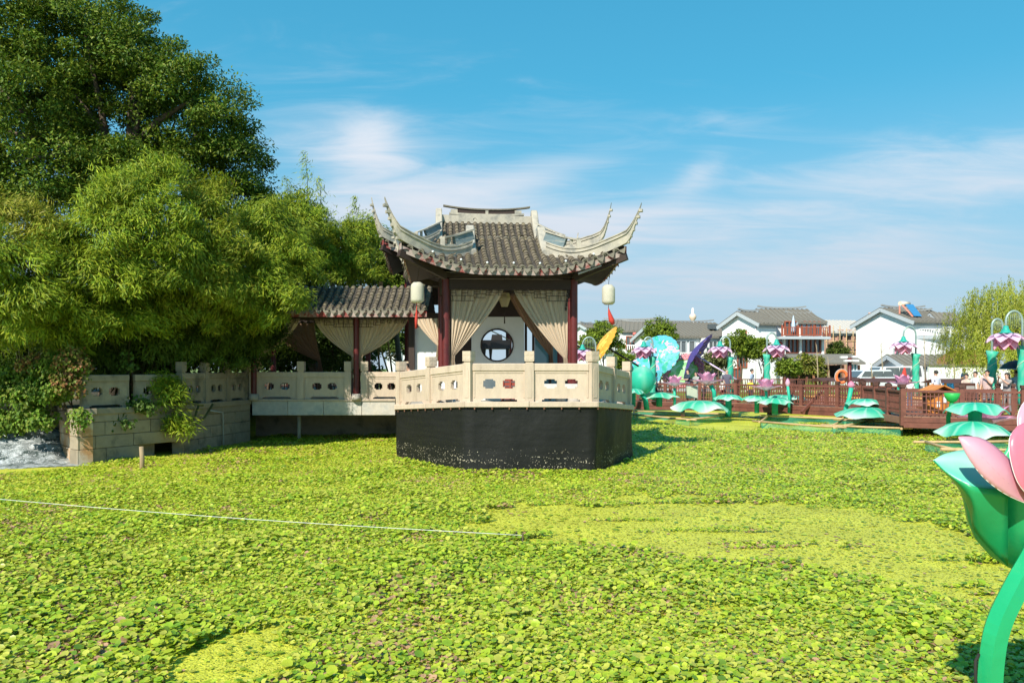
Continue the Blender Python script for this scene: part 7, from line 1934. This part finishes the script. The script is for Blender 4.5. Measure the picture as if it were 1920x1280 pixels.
for lb, x, y0, y1, Y in (('bare stake tree before the blank gable wall', 1655, 640, 712, 60), ('thin bare sapling right of the blank gable wall', 1735, 620, 705, 60), ('bare sapling before the white garden wall', 1790, 650, 700, 57), ('bare branching sapling beside the parked off roader', 1636, 680, 705, 59), ('tall bare stake left of the lamp post', 1534, 645, 735, 52), ('leaning bare stakes before the waterside hut', 1555, 668, 735, 53)):
    t = thing('bare_sapling', lb, 'sapling', (PX(x, Y), Y, .9), group='bare saplings on the far bank'); b = MB(); a = Vector((PX(x, Y), Y, .9)); e = Vector((PX(x - 3, Y), Y, PZ(y0, Y))); b.tube([a, a.lerp(e, .5) + V(.03, 0, 0), e], [.05, .035, .01], 6)
    for k in range(9):
        s = a.lerp(e, RNG.uniform(.35, .95)); b.tube([s, s + V(RNG.uniform(-.5, .5), RNG.uniform(-.3, .3), RNG.uniform(.25, .6))], [.014, .004], 4)
    b.build('trunk', mat('pale_bark', (.38, .30, .2), .9, .15), t)
# tall bank grass
n = 5000; gx = RNG.uniform(PX(1380, 50), PX(1660, 50), n); gy = RNG.uniform(52.5, 56.4, n); C = np.stack([gx, gy, np.where(gy > 56.2, .9, .02)], 1); D = rand_dirs(n) * .3 + np.array([0, 0, 1.0]); Nn = np.tile([0, -1.0, .3], (n, 1)) + rand_dirs(n) * .3
keep = fbm(gx * .5, gy * .5, 90) > .45
o = link_mesh('bank_grass_tufts', leaf_mesh('bank_grass_tufts', C[keep], D[keep], Nn[keep], RNG.uniform(.5, 1.2, keep.sum()), RNG.uniform(.03, .06, keep.sum()), np.array([(.22, .30, .05)]) * RNG.uniform(.7, 1.3, keep.sum())[:, None], M_LEAF)); tag(o, 'tall light green reeds along the far bank', 'reeds', kind='stuff')
# willow
def willow():
    c = P(1895, 610, 50); t = thing('willow_tree', 'full yellow green willow with hanging branches at the right edge', 'willow', (c.x + .5, 50, .9))
    b = MB(); b.tube([(c.x + .5, 50, .6), (c.x + .3, 50, 2.5), (c.x, 50, 4.5), (c.x - .2, 50, 6)], [.35, .28, .2, .06], 9)
    for k in range(10):
        a = k * .63; b.tube([(c.x + .2, 50, 2.6 + .15 * k), (c.x + 1.4 * math.cos(a), 50 + 1.4 * math.sin(a), 5.2), (c.x + 2.6 * math.cos(a), 50 + 2.6 * math.sin(a), 5.6)], [.12, .07, .02], 6)
    b.build('trunk', M_BARK, t)
    S = 1500; P0 = []; 
    d = rand_dirs(S); d[:, 2] = np.abs(d[:, 2]) * 1.0; r = np.where(RNG.random(S) < .3, RNG.uniform(.5, .9, S), RNG.uniform(.88, 1.04, S)) * (1 + .12 * np.sin(d[:, 0] * 7 + d[:, 1] * 5))
    top = np.array([c.x, 50, 3.9]) + d * np.array([3.9, 3.4, 4.2]) * r[:, None]
    ln = RNG.uniform(.8, 2.4, S); per = 46
    tt = RNG.random((S, per)); x = top[:, None, 0] + RNG.normal(0, .05, (S, per)) + (d[:, None, 0] * .25 * np.sqrt(tt)); y = top[:, None, 1] + RNG.normal(0, .05, (S, per)) + d[:, None, 1] * .25 * np.sqrt(tt); z = top[:, None, 2] - tt * ln[:, None]
    pts = np.stack([x, y, z], 2).reshape(-1, 3); k = pts[:, 2] > 1.4; pts = pts[k]; n = len(pts); idx = np.repeat(np.arange(S), per)[k]
    D = rand_dirs(n) * .5 + np.array([0, 0, -1.0]); Nn = np.repeat(d, per, 0)[k] + rand_dirs(n) * .5
    me = leaf_mesh('crown', pts, D, Nn, RNG.uniform(.10, .2, n), RNG.uniform(.03, .05, n), colours(n, idx, [(.30, .34, .04), (.24, .30, .03), (.36, .37, .06)], .2, .25), M_LEAF, .1); link_mesh('crown', me, t)
willow()
# ================================================================== foreground lotus lantern, line, foam
NY = 5.2
fl = thing('giant_lotus_lantern', 'huge pink lotus lantern with glossy green cup at the right edge', 'flower lantern', (PX(1860, NY), NY, 0))
M_SATIN = mat('satin_lantern_cloth', rough=.32, var=.06, scale=5, attr=True, trans=.28, spec=.5, bump=.35, bscale=6)
def N3(x, y, dy=0.0): return P(x, y, NY + dy)
# cup: bowl of gathered satin, centre just outside the picture
b = MB(); b.c = []; cx_, bot = 1925, 1072
prof = [(.02, 1072), (.10, 1066), (.21, 1046), (.30, 1015), (.345, 980), (.37, 940), (.40, 912), (.435, 892)]
nn_ = 44
for i, (r, yy) in enumerate(prof):
    for j in range(nn_):
        th = 2 * math.pi * j / nn_; rr = r * (1 + .035 * math.cos(6 * th) * (i / 7) ** .7 + .012 * math.cos(17 * th)); z = PZ(yy, NY) + .02 * math.cos(6 * th) * (i / 7)
        c0 = P(cx_, yy, NY); b.v.append((c0.x + rr * math.cos(th), NY + rr * math.sin(th), z)); b.c.append((*cmix((.010, .26, .08), (.02, .44, .17), i / 9 + .28 * math.cos(6 * th)), 1))
for i in range(len(prof) - 1):
    for j in range(nn_): b.f.append((i * nn_ + j, i * nn_ + (j + 1) % nn_, (i + 1) * nn_ + (j + 1) % nn_, (i + 1) * nn_ + j)); b.m.append(0); b.sm.append(True)
b.build('cup', M_SATIN, fl)
M_PIPING = mat('pale_piping', (.80, .72, .72), .6, .05); M_PIPING2 = mat('seam_thread', (.70, .30, .40), .7, .1); M_PIPING_G = mat('mint_piping', (.25, .65, .5), .6, .05)
def patch(name, left, right, cfn, dyl, dyr, bulge=.05, n=14, m=8):
    """cloth between two edges given in photograph pixels with depth offsets"""
    L = [N3(x, y, d) for (x, y), d in zip(left, dyl)]; Rg = [N3(x, y, d) for (x, y), d in zip(right, dyr)]
    def samp(A, t):
        s = t * (len(A) - 1); i = min(int(s), len(A) - 2); f_ = s - i
        p0, p1, p2, p3 = A[max(i - 1, 0)], A[i], A[i + 1], A[min(i + 2, len(A) - 1)]
        return .5 * ((2 * p1) + (p2 - p0) * f_ + (2 * p0 - 5 * p1 + 4 * p2 - p3) * f_ ** 2 + (3 * p1 - p0 - 3 * p2 + p3) * f_ ** 3)
    b = MB(); b.c = []
    for i in range(n + 1):
        for j in range(m + 1):
            t, s = i / n, j / m; p = samp(L, t).lerp(samp(Rg, t), s); p = p + Vector((0, -bulge * math.sin(math.pi * s) * math.sin(math.pi * min(1, t * 1.1)), 0)); b.v.append(tuple(p)); b.c.append((*cfn(t, s), 1))
    for i in range(n):
        for j in range(m): k = i * (m + 1) + j; b.f.append((k, k + 1, k + m + 2, k + m + 1)); b.m.append(0); b.sm.append(True)
    edge = [samp(L, t) for t in np.linspace(0, 1, 16)] + [samp(Rg, t) for t in np.linspace(1, 0, 16)]
    o = b.build(name, M_SATIN, fl)
    eb = MB()
    if name == 'petal': eb.tube([p + Vector((0, -.004, 0)) for p in edge], .0026 if name == 'petal' else .0018, 5); eb.build('piping', M_PIPING, o)
    for s in ((.33, .66) if name == 'petal' else ()):
        rb = MB(); rb.tube([samp(L, t).lerp(samp(Rg, t), s) + Vector((0, -bulge * math.sin(math.pi * s) * math.sin(math.pi * min(1, t * 1.1)) - .004, 0)) for t in np.linspace(.04, .96, 14)], .0014, 4); rb.build('seam', M_PIPING2, o)
    so = o.modifiers.new('thick', 'SOLIDIFY'); so.thickness = .006; return o
MINTW = (.55, .85, .74)
patch('outer_sepal', [(1750, 862), (1775, 849), (1825, 843), (1862, 868), (1888, 914)], [(1750, 863), (1768, 880), (1795, 898), (1830, 912), (1888, 916)], lambda t, s: cmix(MINTW, (.10, .62, .46), abs(s - .35) * 1.3 + .25 * t), [-.18, -.12, -.05, -.12, -.28], [-.18, -.24, -.30, -.36, -.34], .0)
patch('outer_sepal', [(1750, 863), (1768, 881), (1795, 899), (1830, 913), (1890, 918)], [(1790, 905), (1806, 930), (1818, 962), (1830, 1000), (1890, 1062)], lambda t, s: cmix((.02, .40, .15), (.012, .30, .10), s), [-.18, -.25, -.31, -.37, -.36], [-.10, -.14, -.18, -.22, -.22], .06)
PK = (.82, .30, .42); PKL = (.86, .50, .60); PKD = (.78, .22, .32)
patch('petal', [(1797, 820), (1815, 857), (1845, 896), (1885, 926), (1930, 946)], [(1799, 819), (1840, 822), (1880, 850), (1910, 885), (1935, 930)], lambda t, s: cmix(PKL, PK, .5 * t + .4 * s), [-.42, -.46, -.48, -.46, -.40], [-.42, -.40, -.38, -.36, -.36], .06)
patch('petal', [(1906, 800), (1892, 822), (1894, 862), (1908, 905), (1935, 938)], [(1945, 780), (1968, 820), (1972, 862), (1965, 905), (1945, 940)], lambda t, s: cmix(PKD, PK, .3 * t + .3 * s), [-.40, -.44, -.47, -.48, -.46], [-.36, -.34, -.34, -.36, -.44], .05)
patch('petal', [(1930, 742), (1912, 765), (1907, 795), (1918, 850), (1940, 910)], [(1960, 735), (1985, 770), (1990, 810), (1985, 860), (1960, 915)], lambda t, s: cmix(PKL, PK, .3 + .4 * t), [-.10, -.14, -.18, -.22, -.25], [-.05, -.05, -.08, -.12, -.2], .04)
patch('inner_sepal', [(1904, 812), (1885, 845), (1872, 866), (1885, 890), (1905, 912)], [(1915, 815), (1925, 845), (1930, 870), (1930, 890), (1925, 912)], lambda t, s: cmix((.10, .62, .32), (.03, .45, .2), t), [-.08] * 5, [-.05] * 5, .04)
# six sided stalk
st_pts = [(1958, 985), (1938, 1040), (1905, 1100), (1872, 1170), (1859, 1240), (1856, 1320), (1858, 1430), (1862, 1540)]
b = MB(); b.c = []; dys = [-.22, -.32, -.40, -.42, -.40, -.35, -.25, -.1]
p_c = [N3(x, y, d) for (x, y), d in zip(st_pts, dys)]; pp = []
for i in range(len(p_c) - 1):
    q0, q1, q2, q3 = p_c[max(i - 1, 0)], p_c[i], p_c[i + 1], p_c[min(i + 2, len(p_c) - 1)]
    for f_ in (0, .25, .5, .75): pp.append(.5 * ((2 * q1) + (q2 - q0) * f_ + (2 * q0 - 5 * q1 + 4 * q2 - q3) * f_ ** 2 + (3 * q1 - q0 - 3 * q2 + q3) * f_ ** 3))
pp.append(p_c[-1])
b.tube(pp, [.072 + .008 * k / len(pp) for k in range(len(pp))], 6, smooth=False); b.c = [(.02, .46, .20, 1)] * len(b.v); b.build('stalk', M_SATIN, fl)
for k, e in ():
    b = MB(); b.c = []; b.tube([pp[k] - UP * .004, pp[k] + UP * .004], .080, 6, smooth=False); b.c = [(.015, .36, .15, 1)] * len(b.v); b.build('seam', M_SATIN, fl)
cbl = thing('lantern_cable', 'black electric cable looping beside the lotus lantern stalk', 'cable', (PX(1832, NY), NY, 0))
b = MB(); b.tube([N3(1836, 1225, -.4), N3(1829, 1238, -.42), N3(1829, 1270, -.42), N3(1834, 1310, -.4), N3(1836, 1400, -.3), N3(1838, 1480, -.2)], .009, 7); b.build('cable_run', M_HDARK, cbl)
rf_n = thing('float_base', 'teal netted float at the foot of the lotus lantern', 'float', (PX(1900, NY), NY, 0))
b = MB(); b.box((PX(1930, NY), NY + .25, .12), (1.0, .7, .22)); b.build('float_block', mat('teal_tarp', (.02, .20, .20), .6, .2, 9), rf_n)

# white line stretched across the pond
rp_ = thing('white_line', 'thin white line stretched across the pond leaves', 'line', G(300, 961, .3))
a, c = G(-60, 930, .36), G(980, 1003, .12); b = MB(); b.tube([a.lerp(c, t) - UP * (.05 * math.sin(math.pi * t)) for t in np.linspace(0, 1, 17)], .0042, 6); b.build('cord', mat('white_cord', (.75, .75, .72), .6, .03), rp_)
st2 = thing('line_stake', 'short stake holding the right end of the white line', 'stake', (c.x, c.y, 0)); b = MB(); b.tube([c - UP * .3, c + UP * .03], .012, 6); b.build('shaft', M_BARK, st2)

# foaming outflow on the left
def foam_mat():
    m = bpy.data.materials.new('churned_water'); m.use_nodes = True; t = m.node_tree; L = t.links.new; bs = t.nodes['Principled BSDF']; bs.inputs['Roughness'].default_value = .25
    g = t.nodes.new('ShaderNodeNewGeometry'); n = t.nodes.new('ShaderNodeTexNoise'); n.inputs['Scale'].default_value = 2.6; n.inputs['Detail'].default_value = 9; n.inputs['Roughness'].default_value = .7; n.inputs['Distortion'].default_value = .8; L(g.outputs['Position'], n.inputs[0])
    r = t.nodes.new('ShaderNodeValToRGB'); r.color_ramp.elements[0].position = .40; r.color_ramp.elements[0].color = (.06, .085, .08, 1); r.color_ramp.elements[1].position = .68; r.color_ramp.elements[1].color = (.72, .76, .78, 1); L(n.outputs[0], r.inputs[0]); L(r.outputs[0], bs.inputs['Base Color'])
    bp = t.nodes.new('ShaderNodeBump'); bp.inputs['Strength'].default_value = .8; bp.inputs['Distance'].default_value = .06; L(n.outputs[0], bp.inputs['Height']); L(bp.outputs[0], bs.inputs['Normal']); return m
M_FOAM = foam_mat()
x0f, x1f, y0f, y1f = -22.0, -11.6, 19.4, 24.3
nx, ny = 150, 80; X, Yg = np.meshgrid(np.linspace(x0f, x1f, nx), np.linspace(y0f, y1f, ny), indexing='ij')
near_line = 20.15 + (X + 16) * .30                                  # front edge of the foam
fall = np.exp(-((X + 14.6) / 1.4) ** 2) * np.clip((Yg - 21.6) / 2.2, 0, 1) ** 1.5 * 1.05
rough_ = (fbm(X * 2.2, Yg * 2.2, 71) - .5) * .5 * np.clip((Yg - near_line) / 1.2, 0, 1) * np.exp(-((X + 14.8) / 2.6) ** 2)
Z = .012 + fall + np.abs(rough_) * .7 + (fbm(X * 5, Yg * 5, 75) - .5) * .05
ok = (Yg > near_line + .35 * (fbm(X * 1.2, Yg * .1, 73) - .5))
vid = np.arange(nx * ny).reshape(nx, ny); q = []
for i in range(nx - 1):
    for j in range(ny - 1):
        if ok[i, j]: q.append((vid[i, j], vid[i + 1, j], vid[i + 1, j + 1], vid[i, j + 1]))
o = link_mesh('churned_outflow_water', np_mesh('churned_outflow_water', np.stack([X, Yg, Z], 2).reshape(-1, 3), np.array(q), M_FOAM, nper=4, smooth=True)); o['kind'] = 'structure'
# flecks of spray
n = 900; sx = RNG.normal(-14.5, 1.0, n); sy = 21.4 + np.abs(RNG.normal(0, 1.0, n)); sz = .05 + np.abs(RNG.normal(0, .22, n)) + np.clip(sy - 22, 0, 2) * .35; s = RNG.uniform(.005, .014, n)
a0 = RNG.uniform(0, 6.28, n); V4 = np.stack([np.stack([sx + s * np.cos(a0 + k * 2.09), sy + s * .5 * np.sin(a0 + k), sz + s * np.sin(a0 + k * 2.09)], 1) for k in range(3)], 1).reshape(-1, 3)
o = link_mesh('water_spray', np_mesh('water_spray', V4, np.arange(n * 3).reshape(-1, 3), M_WHITE)); tag(o, 'white flecks of spray over the outflow', 'spray', kind='stuff')
